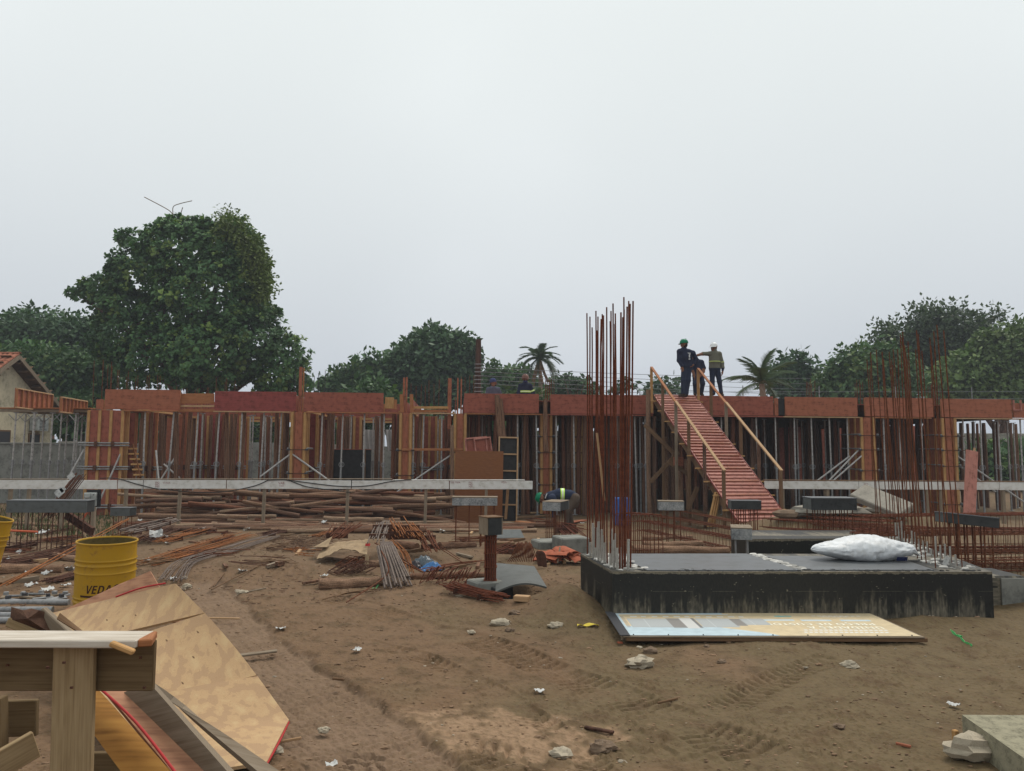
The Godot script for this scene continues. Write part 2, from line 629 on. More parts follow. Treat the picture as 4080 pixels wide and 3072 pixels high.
func make_materials():
	var W := Color.WHITE
	var n1 := simg(256, 256, 0.02, 4, 1)
	var n2 := simg(256, 256, 0.09, 3, 2)
	var n3 := simg(256, 256, 0.3, 2, 3)
	var g1 := simg(32, 256, 0.06, 4, 4, 256, 256)          # streaks along u
	var g2 := simg(16, 256, 0.2, 3, 5, 256, 256)
	var g3 := simg(256, 32, 0.06, 4, 6, 256, 256)          # streaks along v
	var wood := ramp_tex(256, 256, [g1, g2, n1], [0.45, 0.25, 0.35], [Color(0.5, 0.44, 0.38), Color(0.8, 0.77, 0.73), Color(1, 1, 1)], 1.35)
	var film := ramp_tex(256, 256, [n1, n2, g1], [0.5, 0.2, 0.3], [Color(0.5, 0.47, 0.44), Color(0.82, 0.82, 0.82), Color(0.92, 0.93, 0.94), Color(1, 1, 1)], 1.9)
	var spots := ramp_tex(256, 256, [n1, n2, n3], [0.5, 0.3, 0.2], [Color(0.45, 0.45, 0.45), Color(0.85, 0.85, 0.85), W], 1.7)
	var gritty := ramp_tex(256, 256, [n2, n3, n1], [0.35, 0.4, 0.25], [Color(0.5, 0.5, 0.5), Color(0.9, 0.9, 0.9), W], 1.8)
	var bark := ramp_tex(256, 256, [g1, n2, n3], [0.45, 0.3, 0.25], [Color(0.25, 0.22, 0.2), Color(0.7, 0.62, 0.55), Color(1.2, 1.1, 1.0)], 2.2)
	var weather := ramp_tex(256, 256, [n1, g2, n3], [0.6, 0.25, 0.15], [Color(0.6, 0.57, 0.52), Color(0.9, 0.89, 0.87), W, W], 1.3)
	var rusty := ramp_tex(256, 256, [n1, n2, n3], [0.4, 0.35, 0.25], [Color(0.35, 0.3, 0.3), Color(0.75, 0.7, 0.65), Color(1.25, 1.1, 0.9)], 2.0)
	var speck := ramp_tex(256, 256, [n1, n2, n3], [0.4, 0.4, 0.2], [Color(0.07, 0.075, 0.08), Color(0.2, 0.21, 0.215), Color(0.3, 0.305, 0.3), Color(0.42, 0.42, 0.4)], 1.7)
	cache["bump"] = gritty
	# timber and boards
	mat("pine", lin(0.5, 0.29, 0.12), 0.75, wood)
	mat("pine_pale", lin(0.5, 0.33, 0.19), 0.8, wood)
	mat("pine_orange", lin(0.4, 0.17, 0.075), 0.75, wood)
	mat("timber_grey", lin(0.27, 0.22, 0.165), 0.9, wood)
	mat("timber_brown", lin(0.19, 0.115, 0.065), 0.85, wood)
	mat("white_board", lin(0.66, 0.65, 0.62), 0.8, weather)
	mat("film_red", lin(0.31, 0.092, 0.058), 0.55, film)
	mat("film_rust", lin(0.35, 0.118, 0.062), 0.55, film)
	mat("film_dark", lin(0.27, 0.06, 0.05), 0.5, film)
	mat("film_pink", lin(0.46, 0.19, 0.145), 0.6, film)
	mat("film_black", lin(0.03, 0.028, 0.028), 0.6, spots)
	mat("ply_orange", lin(0.2, 0.075, 0.025), 0.6, wood)
	for i in 3:
		mat("bark%d" % i, [lin(0.22, 0.13, 0.088), lin(0.3, 0.2, 0.14), lin(0.185, 0.115, 0.085)][i], 0.95, bark)
	mat("bark_pale", lin(0.4, 0.3, 0.22), 0.95, bark)
	mat("bark_red", lin(0.23, 0.108, 0.07), 0.95, bark)
	mat("creosote", lin(0.1, 0.055, 0.04), 0.95, bark)
	# metal
	mat("rust", lin(0.165, 0.06, 0.03), 0.9, rusty, 2.0)
	mat("rust_red", lin(0.165, 0.052, 0.028), 0.9, rusty, 2.0)
	mat("rust_orange", lin(0.33, 0.135, 0.05), 0.9, rusty, 2.0)
	mat("rust_dark", lin(0.12, 0.058, 0.04), 0.85, rusty, 2.0)
	mat("steel_grey", lin(0.2, 0.165, 0.15), 0.7, rusty, 2.0)
	mat("galvanised", lin(0.31, 0.31, 0.31), 0.55, spots, 1.5).metallic = 0.35
	mat("tube_white", lin(0.44, 0.42, 0.4), 0.6, spots, 1.2)
	mat("dark_metal", lin(0.05, 0.05, 0.055), 0.6)
	mat("box_grey", lin(0.42, 0.44, 0.42), 0.5, spots, 1.0)
	# mineral
	mat("mossy", lin(0.3, 0.275, 0.19), 0.95, spots, 2.2, gritty, 0.8)
	mat("concrete", lin(0.34, 0.31, 0.26), 0.95, spots, 0.7, gritty, 0.6)
	mat("concrete_grey", lin(0.24, 0.24, 0.215), 0.95, spots, 0.4, gritty, 0.5)
	mat("mortar", lin(0.4, 0.38, 0.34), 0.95, gritty, 3.0, gritty, 1.0)
	mat("cap_grey", W, 0.85, speck, 1.1)
	mat("cap_dark", lin(0.05, 0.052, 0.052), 0.7, spots, 1.0)
	mat("slab_top", lin(0.125, 0.132, 0.14), 0.38, weather, 0.9)
	mat("plate_grey", lin(0.1, 0.105, 0.1), 0.6, weather, 1.0)
	mat("cap_olive", lin(0.105, 0.113, 0.113), 0.85, weather, 1.3)
	mat("stone_pale", lin(0.42, 0.36, 0.27), 0.95, gritty, 4.0)
	mat("stone_brown", lin(0.2, 0.14, 0.095), 0.95, gritty, 4.0)
	mat("clay", lin(0.4, 0.115, 0.06), 0.85, spots, 2.0)
	mat("roof_clay", lin(0.36, 0.14, 0.085), 0.9, spots, 1.5)
	mat("plaster", lin(0.6, 0.53, 0.38), 0.9, spots, 0.25)
	mat("corrugated", lin(0.26, 0.245, 0.235), 0.9, weather, 1.0)
	# paint, paper, plastic, cloth
	mat("drum", W, 0.45, ramp_tex(256, 256, [n1, n2, n3], [0.4, 0.35, 0.25], [Color(0.2, 0.1, 0.03), Color(0.38, 0.215, 0.02), Color(0.41, 0.23, 0.012), Color(0.41, 0.23, 0.012), Color(0.44, 0.26, 0.04)], 1.5), 0.9)
	mat("drum_inside", lin(0.14, 0.1, 0.03), 0.8, spots, 2.0)
	mat("letter_brown", lin(0.045, 0.017, 0.01), 0.6)
	mat("letter_red", lin(0.22, 0.03, 0.04), 0.8)
	mat("letter_cream", lin(0.8, 0.76, 0.62), 0.6)
	mat("paper", lin(0.6, 0.6, 0.58), 0.8, spots, 3.0)
	mat("sack", lin(0.68, 0.7, 0.72), 0.45, weather, 2.0)
	mat("navy_mark", lin(0.01, 0.015, 0.06), 0.6)
	mat("cardboard", lin(0.37, 0.265, 0.16), 0.9, spots, 1.0)
	mat("cardboard_red", lin(0.35, 0.03, 0.03), 0.8)
	mat("plastic_blue", lin(0.05, 0.17, 0.4), 0.3, spots, 6.0)
	mat("plastic_clear", lin(0.35, 0.42, 0.48), 0.2, speck, 5.0)
	mat("plastic_dark", lin(0.03, 0.025, 0.03), 0.3)
	mat("strip_yellow", lin(0.65, 0.5, 0.06), 0.5)
	mat("strip_green", lin(0.1, 0.5, 0.16), 0.5)
	mat("rag_green", lin(0.06, 0.35, 0.13), 0.6)
	mat("barrel_blue", lin(0.02, 0.1, 0.34), 0.4)
	mat("orange_pipe", lin(0.5, 0.11, 0.05), 0.6)
	mat("cable", lin(0.02, 0.02, 0.02), 0.6)
	mat("wire", lin(0.12, 0.13, 0.14), 0.6)
	mat("red_edge", lin(0.38, 0.03, 0.03), 0.6)
	mat("helmet_green", lin(0.0, 0.16, 0.075), 0.35)
	mat("helmet_white", lin(0.75, 0.76, 0.76), 0.35)
	mat("helmet_brown", lin(0.16, 0.075, 0.055), 0.45)
	mat("cap_blue", lin(0.045, 0.055, 0.13), 0.9)
	mat("band_dull", lin(0.4, 0.47, 0.16), 0.6)
	mat("band_lime", lin(0.55, 0.85, 0.12), 0.5)
	mat("band_silver", lin(0.7, 0.75, 0.62), 0.4)
	mat("print_white", lin(0.6, 0.62, 0.62), 0.8)
	mat("skin", lin(0.24, 0.115, 0.075), 0.6)
	var tinted := mat("tinted", W, 0.9)
	tinted.vertex_color_use_as_albedo = true
	var leaf := mat("leaf", W, 0.55)
	leaf.vertex_color_use_as_albedo = true
	leaf.cull_mode = BaseMaterial3D.CULL_DISABLED
	leaf.backlight_enabled = true
	leaf.backlight = Color(0.5, 0.6, 0.3)
	var soilm := mat("soil", W, 0.95, ramp_tex(256, 256, [n1, n2, n3], [0.3, 0.3, 0.4], [Color(0.55, 0.52, 0.48), Color(0.88, 0.87, 0.85), Color(1.0, 0.99, 0.97)], 1.4), 0.8, ramp_tex(256, 256, [n2, n3], [0.6, 0.4], [Color(0, 0, 0), Color(0.35, 0.35, 0.35), Color(0.8, 0.8, 0.8), Color(0.9, 0.9, 0.9), Color(1, 1, 1)], 1.9), 0.8)
	soilm.vertex_color_use_as_albedo = true
	# the foreground plywood: cream veneer with brown water stains and plug knots
	var st := simg(512, 512, 0.012, 4, 21)
	var st2 := simg(512, 512, 0.017, 4, 22)
	var vim := PackedByteArray()
	vim.resize(512 * 512 * 3)
	for i in 512 * 512:
		var q := st[i] / 255.0
		var f := fposmod(q * 15.0, 1.0)
		var c := Color(0.44, 0.29, 0.155).lerp(Color(0.35, 0.22, 0.115), smoothstep(0.6, 0.95, f) * 0.6)
		var bl := st2[i] / 255.0 + 0.25 * (q - 0.5)
		var stain := smoothstep(0.43, 0.4, bl)
		c = c.lerp(Color(0.3, 0.185, 0.11), stain * 0.42).lerp(Color(0.22, 0.13, 0.08), smoothstep(0.015, 0.0, absf(bl - 0.415)) * 0.2)
		c = c.lerp(Color(0.55, 0.42, 0.23), smoothstep(0.55, 0.85, bl) * 0.3).linear_to_srgb()
		vim[i * 3] = int(c.r * 255)
		vim[i * 3 + 1] = int(c.g * 255)
		vim[i * 3 + 2] = int(c.b * 255)
	mat("veneer", W, 0.75, ImageTexture.create_from_image(Image.create_from_data(512, 512, false, Image.FORMAT_RGB8, vim)))
	mat("veneer_pink", lin(0.92, 0.72, 0.66), 0.7, ramp_tex(256, 256, [g1, n1], [0.35, 0.65], [Color(0.25, 0.15, 0.1), Color(0.42, 0.27, 0.17), Color(0.47, 0.32, 0.2)], 1.6))
	mat("veneer_gold", lin(0.85, 0.62, 0.32), 0.7, ramp_tex(256, 256, [g1, n1], [0.5, 0.5], [Color(0.25, 0.15, 0.06), Color(0.42, 0.27, 0.12), Color(0.5, 0.35, 0.16)], 1.5))
	mat("bench_top", lin(0.62, 0.57, 0.5), 0.85, wood)
	mat("bench_post", lin(0.36, 0.265, 0.15), 0.85, wood)
	mat("bench_rail", lin(0.17, 0.118, 0.062), 0.85, wood)
	mat("bark_torn", lin(0.13, 0.075, 0.055), 0.95, rusty, 4.0)
	# bitumen brushed over the foundation face: solid above, ragged runs over bare concrete below
	var bw := 1024
	var bh := 128
	var im := Image.create(bw, bh, false, Image.FORMAT_RGB8)
	var nz := FastNoiseLite.new()
	nz.seed = 9
	nz.frequency = 1.0
	nz.fractal_octaves = 3
	for x in bw:
		var u := x / 128.0
		var run := 0.55 + 0.25 * nz.get_noise_1d(u * 5.0) + 0.2 * nz.get_noise_1d(u * 16.0 + 50.0)
		if nz.get_noise_1d(u * 3.1 + 200.0) > 0.22:
			run += 0.3
		for y in bh:
			var t := y / float(bh)
			var e := nz.get_noise_2d(u * 30.0, t * 5.0)
			var bare := smoothstep(run - 0.18, run + 0.36, t + 0.14 * e) * (0.7 + 0.5 * nz.get_noise_1d(u * 40.0 + 3.0))
			if t < 0.035 + 0.02 * nz.get_noise_1d(u * 9.0 + 9.0):
				bare = 0.75
			if nz.get_noise_2d(u * 14.0 + 77.0, t * 8.0) > 0.63:
				bare = maxf(bare, 0.8)
			if absf(t - 0.335) < 0.006 and nz.get_noise_1d(u * 2.0 + 31.0) > 0.0:
				bare = maxf(bare, 0.35)
			var c := Color(0.014, 0.014, 0.013).lerp(Color(0.25, 0.215, 0.155), clampf(bare, 0, 1) * (0.75 + 0.4 * e))
			im.set_pixel(x, y, (c + Color(0.006, 0.006, 0.005) * (1.0 + nz.get_noise_2d(u * 60.0, t * 9.0))).clamp().linear_to_srgb())
	var bit := mat("bitumen", W, 0.55, ImageTexture.create_from_image(im))
	bit.uv1_scale = Vector3(0.125, 1, 1)
	for k in ["pine", "pine_pale", "pine_orange", "timber_grey", "timber_brown", "ply_orange", "veneer_pink", "veneer_gold"]:
		mats[k].uv1_scale = Vector3(1, 2.5, 1)
	for k in ["bench_top", "bench_post", "bench_rail"]:
		mats[k].uv1_scale = Vector3(0.8, 4.0, 1)

# ---------------------------------------------------------------- ground
func flat(px: float, py: float) -> Vector2:      # a picture point on the level yard, as (x, distance)
	var r := ray(px, py)
	var t := 1.7 / -r.y
	return Vector2(r.x * t, -r.z * t)

func build_ground():
	var tracks := []      # [points, half width, depth, lug depth, side ridge]
	for tr in [[[[760, 2330], [820, 2420], [930, 2560], [1070, 2680], [1240, 2800], [1370, 2900], [1470, 3010], [1560, 3130]], 0.4, 0.028, 0.014, 0.012],
			[[[960, 2150], [1080, 2250], [1200, 2325], [1400, 2400], [1700, 2490], [2050, 2610], [2380, 2730], [2680, 2860], [2980, 2990], [3230, 3120]], 0.21, 0.012, 0.036, 0.008],
			[[[1450, 2560], [1700, 2630], [1950, 2740], [2150, 2860], [2330, 2990], [2430, 3110]], 0.1, 0.006, 0.03, 0.01],
			[[[1250, 3100], [1500, 3020], [1800, 2985], [2050, 3040]], 0.2, 0.008, 0.028, 0.008],
			[[[3300, 2640], [3050, 2730], [2860, 2830], [2700, 2990]], 0.14, 0.006, 0.025, 0.008]]:
		var pts := []
		var run := 0.0
		for p in tr[0]:
			var q := flat(p[0], p[1])
			if pts.size():
				run += q.distance_to(pts[-1][0])
			pts.append([q, run])
		tracks.append([pts, tr[1], tr[2], tr[3], tr[4]])
	var rows := [-60.0, -20.0, -6.0, -1.0, 1.0, 2.0, 2.8]
	var d := 3.4
	while d < 75.0:
		rows.append(d)
		d *= 1.0036 if d < 9.0 else (1.009 if d < 24.0 else 1.04)
	rows.append_array([90.0, 130.0, 220.0, 420.0, 800.0])
	var cols := 680
	var v := PackedVector3Array()
	var c := PackedColorArray()
	var ix := PackedInt32Array()
	var fine := FastNoiseLite.new()
	fine.seed = 3
	fine.frequency = 1.0
	fine.fractal_octaves = 3
	var mud := Color(0.18, 0.112, 0.066)
	var pale := Color(0.3, 0.198, 0.122)
	var olive := Color(0.142, 0.105, 0.057)
	var packed := Color(0.218, 0.146, 0.097)
	var damp := Color(0.105, 0.068, 0.036)
	var sandy := Color(0.172, 0.115, 0.069)
	for j in rows.size():
		var dd: float = rows[j]
		var w := 0.8 * dd + 1.2 if dd > 2.0 else 70.0 - (70.0 - 2.8) * clampf((dd + 60.0) / 62.0, 0, 1)
		for i in cols:
			var x := w * (2.0 * i / (cols - 1.0) - 1.0)
			var y := soil(x, -dd)
			var col := mud
			if dd > 2.0 and dd < 40.0:
				var a := fine.get_noise_2d(x * 3.0, dd * 3.0)
				var b := fine.get_noise_2d(x * 11.0 + 9.0, dd * 11.0)
				var e := fine.get_noise_2d(x * 0.55 + 70.0, dd * 0.55)
				var rough := clampf(0.35 + 1.6 * e + 0.5 * a, 0.06, 1.0)
				col = mud.lerp(olive, clampf(0.5 + 0.35 * (x - 0.6) + 1.4 * e, 0, 1))
				col = col.lerp(damp, clampf(1.6 * a - 0.1, 0, 1))
				col = col.lerp(sandy, clampf(smoothstep(9.0, 14.0, dd) * (0.6 + e), 0, 0.8))
				var sx := (x + 0.2) / 0.85
				var sd := (dd - 4.75) / 0.42
				var q := sx * sx + sd * sd + 1.5 * a + 0.7 * b
				if q < 1.3:
					col = col.lerp(pale, smoothstep(1.3, 0.1, q))
					rough *= 0.6
				if dd < 16.0:
					var p := Vector2(x, dd)
					for t in tracks:
						var pts: Array = t[0]
						var best := 9.0
						var run := 0.0
						var side := 0.0
						for k in pts.size() - 1:
							var p0: Vector2 = pts[k][0]
							var p1: Vector2 = pts[k + 1][0]
							if minf(p0.y, p1.y) - 0.6 > dd or maxf(p0.y, p1.y) + 0.6 < dd:
								continue
							var dr := p1 - p0
							var l2 := dr.length_squared()
							var s := clampf((p - p0).dot(dr) / l2, 0, 1)
							var dist := p.distance_to(p0 + dr * s)
							if dist < best:
								best = dist
								run = pts[k][1] + s * sqrt(l2)
								side = signf(dr.cross(p - p0))
						var hw: float = t[1]
						if best < hw * 1.5:
							var m := best / hw * (1.0 + 0.25 * a)
							var ins := 1.0 - smoothstep(0.9, 1.05, m)
							y -= t[2] * ins
							y += t[4] * exp(-pow((m - 1.13) / 0.13, 2.0)) * (0.6 + 0.8 * a)
							var ph := fposmod(run / 0.08 + 0.9 * m * (1.0 if side > 0 else 1.0) + (0.5 if side > 0 else 0.0), 1.0)
							var keep := clampf(0.55 + 2.2 * fine.get_noise_2d(run * 1.3, 40.0 + hw * 50.0), 0, 1)
							y -= t[3] * ins * smoothstep(0.58, 0.68, ph) * keep * (1.0 if m > 0.08 else 0.2)
							if hw > 0.25:
								y -= 0.007 * ins * smoothstep(0.6, 0.95, sin(best * 75.0 + 3.0 * a))
							rough = lerpf(rough, 0.22, ins)
							if hw > 0.25:
								col = col.lerp(packed, ins * 0.9)
				y += 0.012 * a * rough + 0.02 * rough * absf(b) * b
				var cl := fine.get_noise_2d(x * 19.0 + 5.0, dd * 19.0)
				y += 0.05 * maxf(cl - 0.2, 0.0) * rough - 0.03 * maxf(-cl - 0.25, 0.0) * rough
				col = col.lerp(damp, clampf(1.6 * (cl - 0.16), 0, 0.45)).lerp(sandy, clampf(0.7 * b + 0.5 * e, 0, 0.3))
			v.append(Vector3(x, y, -dd))
			c.append(col)
	for j in rows.size() - 1:
		for i in cols - 1:
			var q := j * cols + i
			ix.append_array([q, q + cols, q + 1, q + 1, q + cols, q + cols + 1])
	var n := PackedVector3Array()
	n.resize(v.size())
	for j in rows.size():
		for i in cols:
			var q := j * cols + i
			var du := v[q + (1 if i < cols - 1 else 0)] - v[q - (1 if i > 0 else 0)]
			var dv := v[q + (cols if j < rows.size() - 1 else 0)] - v[q - (cols if j > 0 else 0)]
			n[q] = du.cross(dv).normalized()
	var arr := []
	arr.resize(Mesh.ARRAY_MAX)
	arr[Mesh.ARRAY_VERTEX] = v
	arr[Mesh.ARRAY_NORMAL] = n
	arr[Mesh.ARRAY_COLOR] = c
	arr[Mesh.ARRAY_INDEX] = ix
	var am := ArrayMesh.new()
	am.add_surface_from_arrays(Mesh.PRIMITIVE_TRIANGLES, arr)
	var g := part(self, "ground", am, mats.soil)
	g.set_meta("kind", "structure")
	g.set_meta("label", "muddy brown yard soil with tyre tracks and a pale sandy patch")

# ---------------------------------------------------------------- trees, house, pole
func leaf_rosette(count: int, length: float, width: float, droop: float, sd: int) -> ArrayMesh:   # broad leaves round a twig tip
	var r := RandomNumberGenerator.new()
	r.seed = sd
	var sh := Shape.new()
	for k in count:
		var a := TAU * k / count * 1.618 * 2.0 + r.randf_range(-0.3, 0.3)
		var el := r.randf_range(-0.2, 0.75) - droop
		var dir := Vector3(cos(a) * cos(el), sin(el), sin(a) * cos(el))
		var side := dir.cross(Vector3.UP).normalized()
		side = (side + Vector3.UP * r.randf_range(-0.5, 0.5)).normalized()
		var l := length * r.randf_range(0.7, 1.15)
		var w := width * r.randf_range(0.75, 1.1)
		var up := side.cross(dir).normalized()
		var p0 := dir * 0.03
		var p1 := dir * l * 0.6 + up * l * 0.05
		var p2 := dir * l - up * l * 0.08
		var g := r.randf_range(0.75, 1.2)
		sh.tint = Color(g, g, g * 0.95)
		for s in [-1.0, 1.0]:
			var e: Vector3 = p1 + side * w * 0.5 * s + up * w * 0.12
			if s > 0:
				sh.tri(p0, e, p1)
				sh.tri(p1, e, p2)
			else:
				sh.tri(p0, p1, e)
				sh.tri(p1, p2, e)
	return sh.mesh()

func leaf_spray(count: int, reach: float, size: float, sd: int) -> ArrayMesh:     # many small leaves scattered about a twig
	var r := RandomNumberGenerator.new()
	r.seed = sd
	var sh := Shape.new()
	for k in count:
		var p := Vector3(r.randfn(), r.randfn(), r.randfn()) * reach * 0.5
		var dir := (p.normalized() + Vector3(r.randf_range(-1, 1), r.randf_range(-1.1, 0.5), r.randf_range(-1, 1))).normalized()
		var side := dir.cross(Vector3(r.randf_range(-1, 1), 1, r.randf_range(-1, 1))).normalized()
		var l := size * r.randf_range(0.7, 1.4)
		var g := r.randf_range(0.7, 1.25)
		sh.tint = Color(g, g, g)
		var e := l * 0.3
		sh.quad(p - side * e * 0.4, p + dir * l * 0.5 + side * e, p + dir * l, p + dir * l * 0.45 - side * e)
	return sh.mesh()

func tree(called: String, label: String, group: String, d: float, lobes: Array, mesh_keys: Array, per: float, tones: Array, trunk_px: float, trunk_r: float, base_y := -0.3, shell := 0.5, scale_leaf := 1.0) -> Node3D:
	# lobes: [px, py, half width px, half height px, depth offset m]
	var k := d / F
	var base := at(trunk_px, 1800.0, d)
	base.y = base_y
	var o := thing(called, label, "tree", base, 0.0, group)
	var ell := []
	var area := 0.0
	for l in lobes:
		var c := at(l[0], l[1], d + l[4]) - base
		var s := Vector3(l[2] * k, l[3] * k, (l[2] + l[3]) * 0.5 * k * 0.9)
		ell.append([c, s])
	var xfs := []
	for m in mesh_keys:
		xfs.append([])
	var cols := []
	for m in mesh_keys:
		cols.append([])
	for li in ell.size():
		var c: Vector3 = ell[li][0]
		var s: Vector3 = ell[li][1]
		var cnt := int(per * (s.x * s.y + s.y * s.z + s.x * s.z) * 4.0)
		var lobe_tone := rng.randf_range(0.8, 1.2)
		for i in cnt:
			var dir := Vector3(rng.randfn(), rng.randfn(), rng.randfn()).normalized()
			var clump := noise.get_noise_3dv((c + dir * s) * 0.9)
			var p := c + dir * s * (1.0 - shell * pow(rng.randf(), 1.6) + 0.28 * clump)
			if dir.z < -0.55 and rng.randf() < 0.6:
				continue
			var buried := false
			for q in ell.size():
				if q != li:
					var rel: Vector3 = (p - ell[q][0]) / ell[q][1]
					if rel.length_squared() < 0.4:
						buried = true
						break
			if buried or p.y < 0.2:
				continue
			if clump < -0.33 and rng.randf() < 0.75:
				continue
			var up := (dir + Vector3(0, 0.7, 0) + Vector3(rng.randf_range(-0.6, 0.6), rng.randf_range(-0.6, 0.6), rng.randf_range(-0.6, 0.6))).normalized()
			var x := up.cross(Vector3(rng.randf_range(-1, 1), 0.1, rng.randf_range(-1, 1))).normalized()
			var sc := rng.randf_range(0.75, 1.25) * scale_leaf
			var w := rng.randi() % mesh_keys.size()
			xfs[w].append(Transform3D(Basis(x * sc, up * sc, x.cross(up) * sc), p))
			var tone: Color = tones[0].lerp(tones[1], rng.randf()) if rng.randf() < 0.86 or tones.size() < 3 else tones[2]
			var f := lobe_tone * rng.randf_range(0.8, 1.2)
			cols[w].append(Color(tone.r * f, tone.g * f, tone.b * f))
	var sh := Shape.new()
	var top: Vector3 = ell[0][0]
	sh.tube(smooth([Vector3(0, -0.3, 0), Vector3(top.x * 0.1, top.y * 0.35, top.z * 0.1), top * 0.75, top], 4), range(13).map(func(i): return trunk_r * (1.0 - 0.06 * i)), 9)
	part(o, "trunk", sh.mesh(), mats.bark2)
	for e in ell.slice(1):
		var end: Vector3 = e[0]
		var from := Vector3(end.x * 0.12, minf(end.y * 0.55, top.y * 0.6), end.z * 0.12)
		var b := Shape.new()
		b.tube(smooth([from, from.lerp(end, 0.5) + Vector3(0, 0.3, 0), end], 4), range(9).map(func(i): return trunk_r * (0.5 - 0.045 * i)), 6)
		part(o, "limb", b.mesh(), mats.bark2)
	var crown := Node3D.new()
	crown.name = "crown"
	o.add_child(crown)
	for w in mesh_keys.size():
		if xfs[w].size():
			var mm := swarm(crown, "foliage", cache[mesh_keys[w]], mats.leaf, xfs[w], cols[w])
			mm.set_meta("kind", "stuff")
	return o

func frond(length: float, droop: float, leaflet: float, sd: int) -> ArrayMesh:
	var r := RandomNumberGenerator.new()
	r.seed = sd
	var sh := Shape.new()
	var pts := []
	for i in 15:
		var t := i / 14.0
		pts.append(Vector3(length * t * (1.0 - 0.22 * droop * t), length * (0.35 * t - droop * t * t), 0))
	sh.tint = Color(0.9, 0.95, 0.8)
	sh.tube(pts, range(15).map(func(i): return 0.03 * (1.05 - i / 15.0)), 4)
	for i in range(2, 15):
		for h in 3:
			for s in [-1.0, 1.0]:
				var p: Vector3 = pts[i - 1].lerp(pts[i], h / 3.0)
				var l := leaflet * sin(PI * clampf((i + h / 3.0) / 16.5, 0.1, 0.97)) * r.randf_range(0.8, 1.15)
				var tip := p + Vector3(0.45 * l, -0.55 * l * r.randf_range(0.6, 1.3), s * l * 0.75)
				var g := r.randf_range(0.75, 1.25)
				sh.tint = Color(g, g, g)
				var w := Vector3(0.05, 0.015, 0)
				sh.quad(p - w * 0.3, p + w * 0.7, tip + w * 0.1, tip)
	return sh.mesh()

func palm(called: String, label: String, px: float, py: float, d: float, trunk_px: float, tr: float, n: int, length: float, droop: float, tone: Color, upright := 0.0):
	var base := at(trunk_px, 1800.0, d)
	base.y = -0.3
	var top := at(px, py, d) - base
	var o := thing(called, label, "palm", base)
	var sh := Shape.new()
	sh.tube(smooth([Vector3(0, -0.3, 0), top * 0.5 + Vector3(0.1, 0, 0), top], 6), range(13).map(func(i): return tr * (1.0 - 0.03 * i)), 8)
	part(o, "trunk", sh.mesh(), mats.timber_grey)
	for i in n:
		var key := "frond%s%d" % [called, i % 4]
		if not cache.has(key):
			cache[key] = frond(length, droop, length * 0.26, hash(key))
		var a := TAU * i * 0.382 + rng.randf_range(-0.2, 0.2)
		var lift := upright * (1.0 - i / float(n)) + rng.randf_range(-0.12, 0.25) - 0.35 * i / n
		var bs := Basis(Vector3.UP, a) * Basis(Vector3.BACK, lift)
		var m := MeshInstance3D.new()
		m.name = numbered(o, "frond")
		m.mesh = cache[key]
		var f := rng.randf_range(0.75, 1.2)
		var mk := "palm%s%d" % [called, i % 3]
		if not mats.has(mk):
			var lm: StandardMaterial3D = mats.leaf.duplicate()
			lm.albedo_color = Color(tone.r * f, tone.g * f, tone.b * f).linear_to_srgb()
			mats[mk] = lm
		m.material_override = mats[mk]
		m.transform = Transform3D(bs.scaled(Vector3.ONE * rng.randf_range(0.8, 1.1)), top)
		o.add_child(m)
	if called == "feather_palm":
		for i in 5:
			var a := TAU * i / 5.0
			rod(o, "dead_frond", top, top + Vector3(cos(a) * 0.5, -1.3 - 0.2 * (i % 3), sin(a) * 0.5), 0.09, mats.timber_brown, "pole_a")

